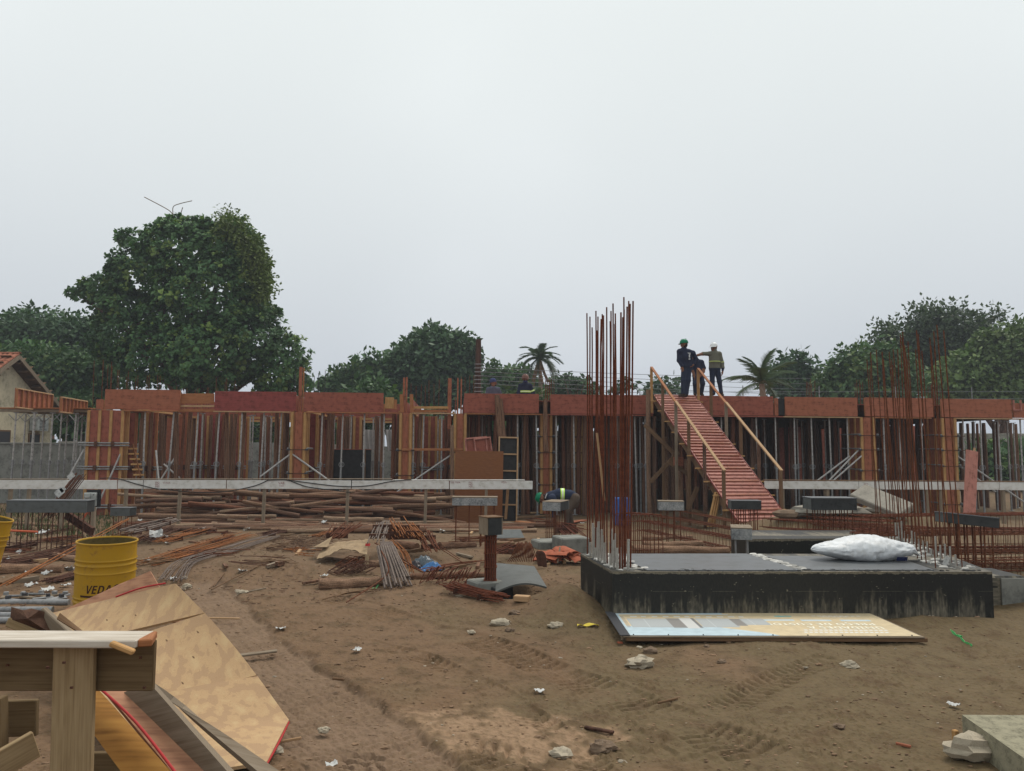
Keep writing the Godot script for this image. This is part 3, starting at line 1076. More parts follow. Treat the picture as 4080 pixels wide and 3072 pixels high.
func build_backdrop():
	for i in 3:
		cache["almond%d" % i] = leaf_rosette(10, 0.29, 0.16, 0.0, 100 + i)
		cache["broad%d" % i] = leaf_spray(26, 0.5, 0.33, 200 + i)
		cache["fine%d" % i] = leaf_spray(30, 0.55, 0.27, 300 + i)
		cache["wisp%d" % i] = leaf_spray(22, 0.55, 0.25, 400 + i)
	var almond := ["almond0", "almond1", "almond2"]
	var broad := ["broad0", "broad1", "broad2"]
	var finel := ["fine0", "fine1", "fine2"]
	var wisp := ["wisp0", "wisp1", "wisp2"]
	var big := tree("almond_tree", "tall spreading tree with large glossy leaves behind the formwork, a bare twig on top", "trees beyond the site", 38.0,
		[[830, 1180, 210, 190, 0], [760, 1010, 200, 130, 0.3], [900, 990, 150, 120, 0.2], [970, 1130, 90, 190, 0.2], [560, 1100, 150, 110, 0.4], [400, 1145, 85, 55, 0.3], [300, 1165, 28, 18, 0.3], [480, 1210, 110, 75, 0.3],
		[470, 1330, 110, 120, 0.6], [600, 1400, 150, 150, 0.5], [820, 1420, 190, 150, -0.8], [1000, 1370, 140, 130, -1.2], [1110, 1450, 110, 140, -0.6], [1190, 1500, 45, 70, -0.4], [960, 1260, 110, 60, -0.6], [1080, 1245, 40, 40, 0], [700, 1270, 150, 110, 0.3], [730, 905, 130, 40, 0.3], [530, 950, 60, 40, 0.5]],
		almond, 21.0, [Color(0.058, 0.125, 0.052), Color(0.105, 0.195, 0.07), Color(0.16, 0.23, 0.06)], 760, 0.42, -0.3, 0.42)
	var k := 38.0 / F
	for br in [[[700, 880], [685, 850], [660, 830], [575, 785]], [[690, 860], [690, 825], [715, 812], [765, 800]], [[710, 870], [720, 850], [728, 826]]]:
		var pts := []
		for p in br:
			pts.append(at(p[0], p[1], 38.0) - big.position)
		part(big, "bare_twig", sweep(pts, 0.022, 4), mats.timber_grey)
	# light creeper over the right shoulder of the big tree
	var vx := []
	var vc := []
	for i in 380:
		var t := rng.randf()
		var p := at(lerpf(880, 1045, sin(t * PI * 0.5)) + rng.randfn() * 20.0, lerpf(905, 1190, 1.0 - cos(t * PI * 0.5)) + rng.randfn() * 24.0, 38.0 + rng.randf_range(-1.6, 1.2)) - big.position
		vx.append(Transform3D(Basis(Vector3.UP, rng.randf() * TAU).scaled(Vector3.ONE * 0.6), p))
		var f := rng.randf_range(0.7, 1.2)
		vc.append(Color(0.15 * f, 0.2 * f, 0.055 * f))
	swarm(big, "creeper", cache.fine1, mats.leaf, vx, vc).set_meta("kind", "stuff")
	var G := "trees beyond the site"
	var dk := [Color(0.056, 0.105, 0.056), Color(0.085, 0.145, 0.066)]
	var md := [Color(0.06, 0.12, 0.05), Color(0.095, 0.165, 0.062), Color(0.13, 0.19, 0.06)]
	var lt := [Color(0.088, 0.14, 0.05), Color(0.13, 0.185, 0.062), Color(0.15, 0.2, 0.065)]
	tree("feathery_tree", "rounded fine-leaved tree beside the cream house gable", G, 46.0, [[170, 1355, 200, 110, 0], [50, 1350, 120, 95, 0.5], [330, 1330, 90, 60, 0.4], [380, 1370, 80, 60, 0], [260, 1420, 110, 60, 0.3]], finel, 7.0, dk, 200, 0.3)
	tree("leafy_tree", "bright green bushy tree between the cream house and the tall tree", G, 41.0, [[250, 1500, 130, 90, 0], [150, 1450, 90, 70, 0.4], [350, 1540, 90, 70, 0.2], [420, 1480, 60, 50, 0.3], [60, 1480, 90, 90, 0.6]], finel, 9.0, md, 260, 0.2)
	tree("mango_tree", "dense dark round tree standing left of the wooden utility pole", G, 52.0, [[1740, 1440, 140, 105, 0], [1650, 1450, 90, 85, 0.5], [1830, 1430, 65, 80, 0.3], [1730, 1355, 65, 40, 0.2], [1790, 1540, 110, 70, -0.3], [1640, 1540, 90, 70, 0.2], [1850, 1530, 60, 60, 0]], broad, 8.5, dk, 1740, 0.4)
	tree("loose_tree", "lighter green loose-crowned tree leaning against the dense dark tree", G, 54.0, [[1500, 1480, 90, 60, 0], [1420, 1520, 100, 50, 0.4], [1340, 1545, 80, 40, 0.2], [1560, 1540, 70, 60, 0], [1480, 1560, 110, 40, 0]], broad, 6.5, md, 1480, 0.25)
	tree("roadside_tree", "mid green tree crossed by wires right of the utility pole", G, 56.0, [[2010, 1530, 80, 55, 0], [1950, 1510, 55, 50, 0.3], [2080, 1520, 60, 50, 0.2], [1960, 1580, 60, 50, 0], [2090, 1580, 80, 45, 0]], broad, 6.5, md, 2010, 0.25)
	tree("low_tree", "low dark tree at the foot of the parasol-shaped trees", G, 50.0, [[2270, 1560, 80, 42, 0], [2210, 1570, 50, 30, 0.2], [2340, 1575, 50, 30, 0.2]], broad, 7.0, dk, 2270, 0.2)
	tree("low_tree", "small dark shrub tree seen left of the ramp's top", G, 50.0, [[2650, 1560, 45, 30, 0], [2610, 1575, 40, 22, 0.2]], broad, 7.0, dk, 2640, 0.2)
	for c in [[2290, 1488, "thin tree with flat parasol tiers just left of the tall rebar"], [2495, 1495, "thin tree with flat parasol tiers just right of the tall rebar"]]:
		var lob := []
		for i in 9:
			lob.append([c[0] + rng.randf_range(-48, 48), c[1] + rng.randf_range(-8, 70), rng.randf_range(16, 26), rng.randf_range(4, 7), rng.randf_range(-0.6, 0.6)])
		tree("parasol_tree", c[2], G, 47.0, lob, almond, 21.0, dk, c[0], 0.1, -0.3, 0.6, 0.9)
	palm("feather_palm", "slender palm with feathery drooping fronds beside the wires", 2150, 1432, 46.0, 2150, 0.16, 22, 1.5, 1.05, Color(0.08, 0.115, 0.075), 1.25)
	palm("coconut_palm", "broad coconut palm with long arching fronds behind the ramp", 3035, 1530, 34.0, 3060, 0.2, 17, 1.85, 0.62, Color(0.075, 0.11, 0.056), 1.35)
	tree("sparse_tree", "open dark-leaved tree right of the coconut palm", G, 50.0, [[3170, 1460, 55, 35, 0], [3130, 1500, 60, 40, 0.3], [3215, 1500, 50, 45, 0.2], [3250, 1540, 40, 40, 0], [3160, 1560, 90, 40, 0]], broad, 5.5, dk, 3170, 0.2)
	tree("round_tree", "rounded green tree behind the left of the tall rebar row", G, 44.0, [[3460, 1470, 150, 85, 0], [3370, 1520, 90, 70, 0.3], [3560, 1500, 90, 80, 0.2], [3480, 1560, 170, 45, -0.2]], finel, 8.5, md, 3450, 0.3)
	tree("tall_open_tree", "tall open tree with small leaves rising behind the rebar row", G, 50.0, [[3700, 1300, 110, 60, 0], [3570, 1350, 100, 50, 0.3], [3830, 1310, 90, 80, 0.3], [3880, 1390, 70, 60, 0.2], [3650, 1390, 110, 50, -0.2], [3760, 1420, 90, 80, 0], [3960, 1260, 35, 22, 0.4], [3930, 1310, 24, 24, 0.3], [3700, 1250, 40, 25, 0], [3640, 1460, 80, 60, 0.4]], wisp, 7.0, [Color(0.06, 0.088, 0.052), Color(0.088, 0.122, 0.064)], 3740, 0.3)
	tree("yellowish_tree", "large yellow-green tree at the end of the panel row", G, 45.0, [[4010, 1440, 130, 110, 0], [3880, 1490, 110, 80, 0.2], [4090, 1370, 70, 80, 0.4], [3960, 1380, 70, 50, 0.3], [3800, 1540, 110, 50, 0], [4010, 1540, 150, 60, -0.2], [4180, 1450, 110, 120, 0.3]], finel, 8.5, lt, 4000, 0.35)
	# greenery behind the open bays
	for b in [[1050, 1760, 70, 90, "leafy bush seen through the bay with the plain steel props"], [960, 1800, 60, 70, "low bush in shade beyond the dark red wall forms"], [2020, 1710, 60, 60, "leafy bush seen above the orange plywood sheet"], [640, 1790, 60, 80, "bush seen past the leaning ladder of the first bay"], [1900, 1720, 60, 70, "bush seen past the bunched posts beside the column form"], [330, 1640, 60, 60, "bush growing behind the scaffold deck at the house"], [1480, 1600, 90, 60, "bush under the loose-crowned tree behind the panels"], [2100, 1600, 60, 40, "yellow-green bush below the feathery palm"], [3940, 1850, 70, 60, "bush before the pale wall in the last bay"], [4060, 1845, 60, 70, "bush at the end of the pale wall"], [560, 1720, 60, 90, "bush seen high behind the first bay's posts"], [800, 1730, 70, 80, "bush seen over the wide dark red form"], [1300, 1740, 80, 80, "bush seen over the black board's bay"], [1700, 1740, 80, 80, "bush at the back of the open bay"]]:
		tree("bush", b[4], "bushes behind the formwork", 40.0, [[b[0], b[1], b[2], b[3], 0], [b[0] - 40, b[1] + 50, b[2], b[3] * 0.8, 0.3], [b[0] + 45, b[1] + 40, b[2], b[3] * 0.8, 0.3]], broad, 7.0, lt if b[0] == 2100 else md, b[0], 0.08)
	# utility pole with wire racks
	var base := at(1905, 1800, 36.0)
	base.y = -0.3
	var top := at(1906, 1352, 36.0)
	var up := thing("utility_pole", "dark wooden utility pole with rings of wire racks beside the dense round tree", "pole", base)
	rod(up, "shaft", Vector3.ZERO, top - base, 0.15, mats.creosote, "pole_c")
	var ins := []
	for i in 8:
		var y := at(1905, 1452.0 + i * 15.5, 36.0).y - base.y
		beam(up, "rack", Vector3(-0.21, y, 0.16), Vector3(0.21, y, 0.16), 0.035, 0.04, mats.galvanised)
		ins.append(y)
	for i in 5:
		var a := base + Vector3(0.2, ins[i + 1], 0.1)
		var b := at(4300, 1480.0 + i * 26.0, 60.0)
		var mid := a.lerp(b, 0.5) - Vector3(0, 0.5, 0)
		single("power_line", "thin sagging wire strung from the utility pole", "wire", sweep([a, a.lerp(b, 0.25) - Vector3(0, 0.38, 0), mid, b], 0.012, 4), mats.wire, Transform3D(), "wires on the utility pole")
	# boundary wall and its wire fence on the right, low wall on the left
	var wl := thing("boundary_wall", "weathered grey concrete boundary wall below the cream house", "wall", at(120, 1800, 27.5))
	wl.position.y = -0.35
	part(wl, "panel", block(Vector3(8.6, 2.12, 0.16), 0.01), mats.concrete_grey, Transform3D(Basis(), Vector3(-1.5, 1.06, 0)))
	part(wl, "coping", block(Vector3(8.7, 0.06, 0.24), 0.01), mats.concrete_grey, Transform3D(Basis(), Vector3(-1.5, 2.155, 0)))
	var wr := thing("boundary_wall", "plain grey boundary wall seen through the last bay", "wall", at(3950, 1800, 41.0))
	wr.position.y = -0.3
	part(wr, "panel", block(Vector3(34, 3.0, 0.2), 0.01), mats.concrete, Transform3D(Basis(), Vector3(-8, 1.5, 0)))
	var wm := thing("boundary_wall", "bare grey block wall standing behind the left bays", "wall", at(1100, 1800, 37.0))
	wm.position.y = -0.3
	for i in 7:
		part(wm, "panel", block(Vector3(2.97, 2.3 - 0.15 * (i % 3), 0.15), 0.01), mats.concrete_grey if i % 2 else mats.concrete, Transform3D(Basis(), Vector3(-9.0 + i * 3.0, 1.1, 0)))
	var fence := thing("wire_fence", "strands of wire on thin posts above the panels on the right", "fence", at(3500, 1800, 40.0))
	fence.position.y = 2.7
	for i in 8:
		rod(fence, "post", Vector3(-11.0 + i * 4.0, 0, 0), Vector3(-11.0 + i * 4.0, 2.4, 0), 0.025, mats.galvanised)
	for i in 4:
		var y := 0.9 + i * 0.38
		rod(fence, "strand", Vector3(-11.0, y, 0), Vector3(18.0, y + 0.2, 0), 0.012, mats.wire)
	build_house()

func build_house():
	# gable end faces right, the tiled slope faces the yard; ridge runs off to the left
	var apex := at(79, 1412, 30.0)
	var o := thing("house", "cream plastered house with clay tile roof and wall-mounted cooler", "house", Vector3(apex.x, -0.35, -30.0))
	var ya := apex.y + 0.35
	var rise := 0.62
	var half := 3.4
	var za := 0.0
	var sh := Shape.new()
	var we := ya - rise * half
	sh.quad(Vector3(-0.45, 0, za + half - 0.3), Vector3(-0.45, 0, za - half + 0.3), Vector3(-0.45, we - 0.12, za - half + 0.3), Vector3(-0.45, we - 0.12, za + half - 0.3))
	sh.tri(Vector3(-0.45, we - 0.12, za + half - 0.3), Vector3(-0.45, we - 0.12, za - half + 0.3), Vector3(-0.45, ya - 0.3, za))
	sh.quad(Vector3(-9, 0, za + half - 0.3), Vector3(-0.45, 0, za + half - 0.3), Vector3(-0.45, we - 0.12, za + half - 0.3), Vector3(-9, we - 0.12, za + half - 0.3))
	part(o, "wall", sh.mesh(), mats.plaster)
	var rf := Node3D.new()
	rf.name = "roof"
	o.add_child(rf)
	for s in [-1.0, 1.0]:
		var eave := Vector3(0, ya - rise * half, za + s * half)
		var ridge := Vector3(0, ya, za)
		beam(rf, "barge_board", ridge + Vector3(0, -0.1, 0), eave + Vector3(0, -0.1, 0), 0.16, 0.04, mats.timber_grey)
		for i in 7:
			var a: Vector3 = ridge.lerp(eave, (i + 0.6) / 7.4)
			beam(rf, "soffit_board", a + Vector3(-0.45, -0.06, 0), a + Vector3(-0.03, -0.06, 0), 0.02, 0.5, mats.timber_brown, 0.55 * -s)
		var deck := (ridge + eave) * 0.5 + Vector3(-4.5, -0.02, 0)
		part(rf, "roof_deck", block(Vector3(9.0, 0.03, half * 1.177), 0.0), mats.timber_brown, Transform3D(Basis(Vector3.RIGHT, s * atan(rise)), deck))
	var tile := Shape.new()
	var arc := []
	for i in 7:
		var g := PI * i / 6.0
		arc.append(Vector3(cos(g) * 0.11, sin(g) * 0.06, 0))
	for i in 6:
		tile.quad(arc[i] + Vector3(0, 0.012, 0.2), arc[i] * 0.92 + Vector3(0, 0, -0.2), arc[i + 1] * 0.92 + Vector3(0, 0, -0.2), arc[i + 1] + Vector3(0, 0.012, 0.2))
		tile.quad(arc[i] + Vector3(0, 0.012, 0.2), arc[i + 1] + Vector3(0, 0.012, 0.2), arc[i + 1] * 0.8 + Vector3(0, 0, 0.2), arc[i] * 0.8 + Vector3(0, 0, 0.2))
	var tm := tile.mesh()
	var sl := Vector3(0, -rise, 1).normalized()
	for i in 14:
		for j in 11:
			var p := Vector3(-0.1 - i * 0.2, ya + 0.02, za) + sl * (0.2 + j * 0.345)
			part(rf, "roof_tile", tm, mats.roof_clay, Transform3D(Basis(Vector3.RIGHT, atan(rise)), p + Vector3(0, 0.01 * (i % 2), 0)))
	for i in 7:
		part(rf, "ridge_tile", tm, mats.roof_clay, Transform3D(Basis(Vector3.UP, PI / 2), Vector3(-0.2 - i * 0.38, ya + 0.03, za)))
	for w in [[60, 1745], [180, 1755]]:
		var p := at(w[0], w[1], 30.0)
		var z := 0.0 if w[0] == 60 else -1.9
		var f := part(o, "window", block(Vector3(0.05, 0.62, 0.75), 0.005), mats.timber_brown, Transform3D(Basis(), Vector3(-0.43, p.y + 0.35, z)))
		part(f, "pane", block(Vector3(0.02, 0.5, 0.62), 0.0), mats.dark_metal, Transform3D(Basis(), Vector3(0.026, 0, 0)))
	var ac := part(o, "air_conditioner", block(Vector3(0.35, 0.55, 0.75), 0.02), mats.box_grey, Transform3D(Basis(), Vector3(-0.25, at(180, 1690, 31.5).y + 0.35, -1.9)))
	for i in 7:
		part(ac, "grille_bar", block(Vector3(0.012, 0.02, 0.4), 0.0), mats.dark_metal, Transform3D(Basis(), Vector3(0.178, -0.2 + i * 0.06, 0.05)))

# ---------------------------------------------------------------- the formwork frontage
var prop0: Node3D
var prop_pale: Node3D

func make_prop(called: String, label: String, group: String) -> Node3D:      # telescopic steel shore, 3.06 m
	var o := thing(called, label, "shoring prop", Vector3(0, -50, 0), 0.0, group)
	rod(o, "outer_tube", Vector3.ZERO, Vector3(0, 1.52, 0), 0.03, mats.galvanised, "pipe")
	rod(o, "inner_tube", Vector3(0, 1.5, 0), Vector3(0, 3.04, 0), 0.024, mats.tube_white, "pipe")
	rod(o, "collar", Vector3(0, 1.42, 0), Vector3(0, 1.56, 0), 0.04, mats.galvanised, "pipe")
	var ring := Shape.new()
	var pts := []
	for i in 11:
		var g := TAU * i / 10.0
		pts.append(Vector3(cos(g) * 0.085, 1.5 + sin(g) * 0.075, 0.03))
	ring.tube(pts, range(11).map(func(_i): return 0.008), 5)
	part(o, "handle", ring.mesh(), mats.galvanised)
	part(o, "base_plate", block(Vector3(0.14, 0.01, 0.14), 0.0), mats.galvanised, Transform3D(Basis(), Vector3(0, 0.005, 0)))
	part(o, "head_plate", block(Vector3(0.14, 0.02, 0.1), 0.0), mats.galvanised, Transform3D(Basis(), Vector3(0, 3.045, 0)))
	for i in 9:
		part(o, "pin_hole", block(Vector3(0.012, 0.02, 0.004), 0.0), mats.dark_metal, Transform3D(Basis(), Vector3(0.006, 1.68 + i * 0.14, 0.0235)))
	return o

func prop(px: float, off: float, tilt := 0.0, label := "", group := "") -> void:
	var p := fac(px, off)
	p.y = -0.29
	var o: Node3D
	if prop0.position.y < -10.0:
		o = prop0
		o.position = p
	else:
		o = copy(prop0, p)
	o.rotation = Vector3(rng.randf_range(-0.01, 0.01), rng.randf_range(-0.6, 0.6), tilt + rng.randf_range(-0.008, 0.008))
	if label:
		tag(o, label, "shoring prop", group)

func post(px: float, off: float, label: String, group: String, r := 0.0, tilt := 0.0, y1 := YSOF - 0.02, m := "") -> void:
	var p := fac(px, off)
	p.y = -0.32
	var rr := r if r > 0.0 else rng.randf_range(0.048, 0.07)
	var tip := Vector3(p.x + tilt, y1, p.z + rng.randf_range(-0.04, 0.04))
	var mm: String = m if m else ["bark0", "bark_red", "bark0", "bark0"][rng.randi() % 4]
	var o := rod(self, "timber_post", p, tip, rr, mats[mm], "pole_" + ["a", "b", "c", "d"][rng.randi() % 4])
	var look: String = ("slim " if rr < 0.062 else ("stout " if rr > 0.073 else "")) + {"bark2": "umber", "bark0": "brown", "bark_red": "reddish"}.get(mm, "grey-brown")
	tag(o, label.replace("dark round post", look + " round post").replace("round timber post", look + " timber post"), "post", group)

func edge_panel(x0: float, x1: float, yt: float, m: String, label: String, off := 0.0):      # a ply beam side with ribs on its back
	var a := fac(x0, off)
	var b := fac(x1, off)
	var o := thing("edge_panel", label, "form panel", Vector3((a.x + b.x) / 2, YSOF, (a.z + b.z) / 2), TURN + rng.randf_range(-0.006, 0.006), "red plywood edge panels")
	o.rotation.z = rng.randf_range(-0.003, 0.003)
	var w := Vector2(a.x, a.z).distance_to(Vector2(b.x, b.z)) - 0.02
	part(o, "plywood", block(Vector3(w, yt - YSOF - 0.02, 0.018), 0.002), mats[m], Transform3D(Basis(), Vector3(0, (yt - YSOF) / 2 + 0.01, 0)))
	var n := int(w / 0.55) + 1
	for i in n + 1:
		part(o, "rib", block(Vector3(0.05, yt - YSOF - 0.04, 0.06), 0.002), mats.pine_orange, Transform3D(Basis(), Vector3(-w / 2 + 0.03 + (w - 0.06) * i / n, (yt - YSOF) / 2, -0.045)))
	if w > 1.2:
		for i in int(w / 0.8):
			for j in 2:
				part(o, "nail_head", block(Vector3(0.012, 0.012, 0.004), 0.0), mats.rust_dark, Transform3D(Basis(), Vector3(-w / 2 + 0.45 + i * 0.8, 0.12 + j * 0.36, 0.0105)))

func board(called: String, label: String, x0: float, y0: float, x1: float, y1: float, off: float, h: float, w: float, m: String, group := ""):
	var a := fac(x0, off, fy(y0, x0, off))
	var b := fac(x1, off, fy(y1, x1, off))
	single(called, label, "board", block(Vector3(a.distance_to(b), h, w)), mats[m], lie(a, b), group)

func wall_form(x0: float, x1: float, off: float, y0: float, y1: float, m: String, label: String, battens: Array, walers: Array):
	var a := fac(x0, off)
	var b := fac(x1, off)
	var o := thing("wall_form", label, "form panel", Vector3((a.x + b.x) / 2, y0, (a.z + b.z) / 2), TURN)
	var w := Vector2(a.x, a.z).distance_to(Vector2(b.x, b.z))
	var h := y1 - y0
	part(o, "plywood", block(Vector3(w, h, 0.02), 0.002), mats[m], Transform3D(Basis(), Vector3(0, h / 2, 0)))
	for t in battens:
		part(o, "batten", block(Vector3(0.08, h - 0.02, 0.045)), mats.pine if rng.randf() < 0.7 else mats.pine_orange, Transform3D(Basis(), Vector3((t - 0.5) * (w - 0.08), h / 2, 0.033)))
	for y in walers:
		for k in 2:
			rod(o, "waler_tube", Vector3(-w / 2 - 0.2, y + k * 0.07, 0.085), Vector3(w / 2 + 0.2, y + k * 0.07, 0.085), 0.022, mats.galvanised, "pipe")
		for t in [0.3, 0.75]:
			part(o, "tie_clamp", block(Vector3(0.09, 0.16, 0.03)), mats.rust_dark, Transform3D(Basis(), Vector3((t - 0.5) * w, y + 0.035, 0.122)))

func column_form(x0: float, x1: float, label: String, off: float, deep: float, clamps: Array, y1 := YSOF, pale := true, reach := 0.25):     # a boxed column: side ply, corner battens, clamps
	var a := fac(x0, off)
	var b := fac(x1, off)
	var o := thing("column_form", label, "column form", Vector3((a.x + b.x) / 2, -0.3, (a.z + b.z) / 2), TURN, "timber column forms")
	var w := Vector2(a.x, a.z).distance_to(Vector2(b.x, b.z))
	var h := y1 + 0.3
	var ply: Material = mats.film_rust
	part(o, "front_plywood", block(Vector3(w * 0.46, h, 0.02), 0.002), ply, Transform3D(Basis(), Vector3(0, h / 2, 0.0)))
	for s in [-1.0, 1.0]:
		part(o, "corner_batten", block(Vector3(0.08, h, 0.06)), mats.pine, Transform3D(Basis(), Vector3(s * (w / 2 - 0.04), h / 2, 0.03)))
		part(o, "inner_batten", block(Vector3(0.03, h - 0.1, 0.05)), mats.pine_orange, Transform3D(Basis(), Vector3(s * (w / 2 - 0.1), h / 2, 0.01)))
		part(o, "side_plywood", block(Vector3(0.02, h, deep), 0.002), ply, Transform3D(Basis(), Vector3(s * (w / 2 - 0.06), h / 2, -deep / 2 - 0.02)))
		for k in 2:
			part(o, "side_batten", block(Vector3(0.05, h, 0.07)), mats.pine if pale else mats.pine_orange, Transform3D(Basis(), Vector3(s * (w / 2 - 0.02), h / 2, -deep * (0.35 + 0.45 * k))))
	for y in clamps:
		rod(o, "clamp_rod", Vector3(-w / 2 - reach, y, 0.075), Vector3(w / 2 + reach, y, 0.075), 0.012, mats.rust_dark)
		for s in [-1.0, 1.0]:
			part(o, "clamp_plate", block(Vector3(0.1, 0.05, 0.02)), mats.dark_metal, Transform3D(Basis(), Vector3(s * (w / 2 + 0.04), y, 0.085)))
			part(o, "waler_tube", unit("pipe"), mats.galvanised, Transform3D(Basis(Vector3(0.02, 0, 0), Vector3(0, 0, -deep - 0.3), Vector3(0, 0.02, 0)), Vector3(s * (w / 2 + 0.05), y + 0.04, 0.1)))

func starter(px: float, off: float, n: int, hgt: float, spread: float, label: String, y0 := YTOP - 0.5, m := "rust", lean := 0.0):      # column bars rising through the deck
	var p := fac(px, off, y0)
	var o := thing("starter_bars", label, "rebar", p, TURN, "column bars rising above the deck")
	for i in n:
		var x := spread * (i / maxf(n - 1.0, 1.0) - 0.5)
		var z := (-0.25 if i % 2 else 0.0)
		rod(o, "bar", Vector3(x, 0, z), Vector3(x + rng.randf_range(-0.03, 0.03) + lean, hgt * rng.randf_range(0.88, 1.05), z), 0.009, mats[m])

func brace(px0: float, py0: float, px1: float, py1: float, off: float, label := "white steel brace tube propping a column form"):
	var a := fac(px0, off, fy(py0, px0, off))
	var b := fac(px1, off - 0.5, fy(py1, px1, off - 0.5))
	var o := rod(self, "brace_tube", a, b, 0.026, mats.tube_white, "pipe")
	tag(o, label, "brace", "white brace tubes at the column forms")

func build_frontage():
	# edge panels
	edge_panel(406, 710, YTOP, "film_rust", "orange-red edge panel at the corner by the scaffold deck")
	edge_panel(372, 404, YTOP - 0.3, "film_rust", "short stub of edge panel left of the corner panel", 0.03)
	edge_panel(846, 1176, YTOP - 0.02, "film_dark", "dark red edge panel below the tall tree")
	edge_panel(1204, 1525, YTOP - 0.02, "film_red", "red edge panel right of the tall orange column boards")
	edge_panel(1846, 2148, YTOP, "film_red", "red edge panel in front of the two workers' busts")
	edge_panel(2192, 2606, YTOP, "film_red", "long red edge panel crossed by the tall rebar")
	edge_panel(2772, 3086, YTOP + 0.01, "film_red", "red edge panel right of the ramp's head")
	edge_panel(3089, 3106, YTOP - 0.04, "film_rust", "narrow orange-red strip beside the dark slot")
	edge_panel(3131, 3422, YTOP, "film_rust", "red edge panel with two knots right of the dark slot")
	edge_panel(3451, 3730, YTOP + 0.01, "film_rust", "red edge panel crossed by the thin rebar row")
	edge_panel(3757, 4040, YTOP, "film_rust", "red edge panel left of the last framed bracket")
	edge_panel(4046, 4130, YTOP - 0.12, "film_rust", "low edge panel at the far end of the row")
	board("slot_dark", "black sheet painted as the dark inside the slot between two panels", 3100, 1620, 3137, 1620, 0.06, 0.52, 0.02, "film_black")  # black sheet set in to paint the dark inside the slot
	board("filler_board", "pale plywood filler board between the first two panels", 710, 1588, 846, 1588, 0.12, 0.3, 0.02, "pine_orange")
	board("filler_batten", "batten under the pale plywood filler board", 706, 1618, 848, 1618, 0.1, 0.06, 0.05, "pine_pale")
	board("filler_batten", "lower batten under the pale plywood filler board", 706, 1632, 848, 1634, 0.14, 0.05, 0.05, "pine_orange")
	board("offcut_board", "square yellow plywood offcut beside the third panel", 1530, 1605, 1566, 1606, 0.1, 0.34, 0.02, "pine")
	board("offcut_board", "narrow yellow plywood offcut beside the square one", 1567, 1612, 1578, 1612, 0.06, 0.3, 0.02, "pine_orange")
	board("cross_batten", "upper batten across the open bay between column boards", 1640, 1624, 1784, 1624, 0.1, 0.07, 0.05, "pine")
	board("cross_batten", "lower batten across the open bay between column boards", 1640, 1638, 1786, 1638, 0.14, 0.09, 0.05, "pine_orange")
	board("cross_batten", "rusty board nailed low across the open bay", 1600, 1791, 1845, 1791, -0.08, 0.07, 0.03, "pine_orange")
	for s in [[484, 846, "pine_orange"], [846, 1150, "pine_pale"], [1215, 1590, "pine_orange"], [1640, 1812, "pine_pale"], [1858, 2190, "pine_orange"], [2190, 2600, "film_red"], [2780, 3120, "film_red"], [3122, 3425, "pine_pale"], [3486, 3712, "pine_orange"], [3810, 4120, "pine_pale"]]:
		var a := fac(s[0], -0.03, YSOF - 0.018)
		var b := fac(s[1], -0.03, YSOF - 0.018)
		single("soffit_ledger", "thin timber ledger under the edge panels", "board", block(Vector3(a.distance_to(b), 0.035, 0.14)), mats[s[2]], lie(a, b), "ledgers under the edge panels")
	# boards of column forms that stand up above the deck
	for s in [[1183, 1196, 1462, "tall orange board rising between dark and bright red panels"], [1199, 1204, 1466, "narrow orange board beside the tall one between panels"], [1601, 1609, 1505, "thin orange board rising over the middle column form"], [1612, 1619, 1503, "second thin orange board over the middle column form"], [1781, 1796, 1507, "wide reddish board rising over the open bay's right end"], [1818, 1824, 1506, "thin orange board behind the wide reddish one"], [1832, 1838, 1510, "last thin orange board beside the bust panel"]]:
		var a := fac(s[0], 0.1)
		var b := fac(s[1], 0.1)
		var y1 := fy(s[2], s[0], 0.1)
		single("column_board", s[3], "board", block(Vector3(a.distance_to(b), y1 - 2.3, 0.03)), mats.film_rust if s[0] != 1199 else mats.pine_orange, Transform3D(Basis(Vector3.UP, TURN), Vector3((a.x + b.x) / 2, (y1 + 2.3) / 2, (a.z + b.z) / 2)))
	for s in [[1597, 1570, "upright yellow scrap board on the middle column form"], [1637, 1572, "leaning yellow scrap board right of the middle column form"]]:
		var a := fac(s[0], 0.02, fy(1640, s[0]))
		single("scrap_board", s[2], "board", block(Vector3(0.11, 0.55, 0.025)), mats.pine_orange, Transform3D(Basis(Vector3.UP, TURN) * Basis(Vector3.BACK, 0.05), a + Vector3(0, 0.25, 0)))
	# the tall ribbed wall form at the left corner
	wall_form(343, 490, 0.0, -0.28, YSOF - 0.01, "film_red", "tall red wall form with yellow battens and steel walers at the corner", [0.0, 0.33, 0.66, 1.0], [0.22, 1.33, 2.02])
	# column forms
	column_form(1156, 1218, "column form with knotty yellow battens below the tall orange board", 0.0, 0.6, [1.25, 1.95], YSOF - 0.01)
	column_form(1589, 1640, "slim column form with layered orange edges left of the open bay", 0.0, 0.6, [1.2, 1.95], YSOF - 0.01)
	column_form(1806, 1858, "column form beside the bunched posts and orange sheet", 0.0, 0.6, [1.9], YSOF - 0.01)
	column_form(2152, 2200, "bundled column form behind the stooping worker", 0.7, 0.5, [0.9, 1.4, 1.9, 2.4], YSOF - 0.01, false)
	column_form(2290, 2322, "column form behind the left of the tall rebar", 0.9, 0.5, [0.9, 1.4, 1.9, 2.4], YSOF - 0.01, false)
	column_form(3428, 3488, "column form with pale corner batten right of the leaning tubes", 0.0, 0.9, [0.35, 0.95, 1.4, 2.05, 2.5], YSOF - 0.01)
	column_form(3752, 3812, "column form behind the thin rebar row", 0.0, 0.9, [0.35, 0.95, 1.55, 2.05, 2.5], YSOF - 0.01)
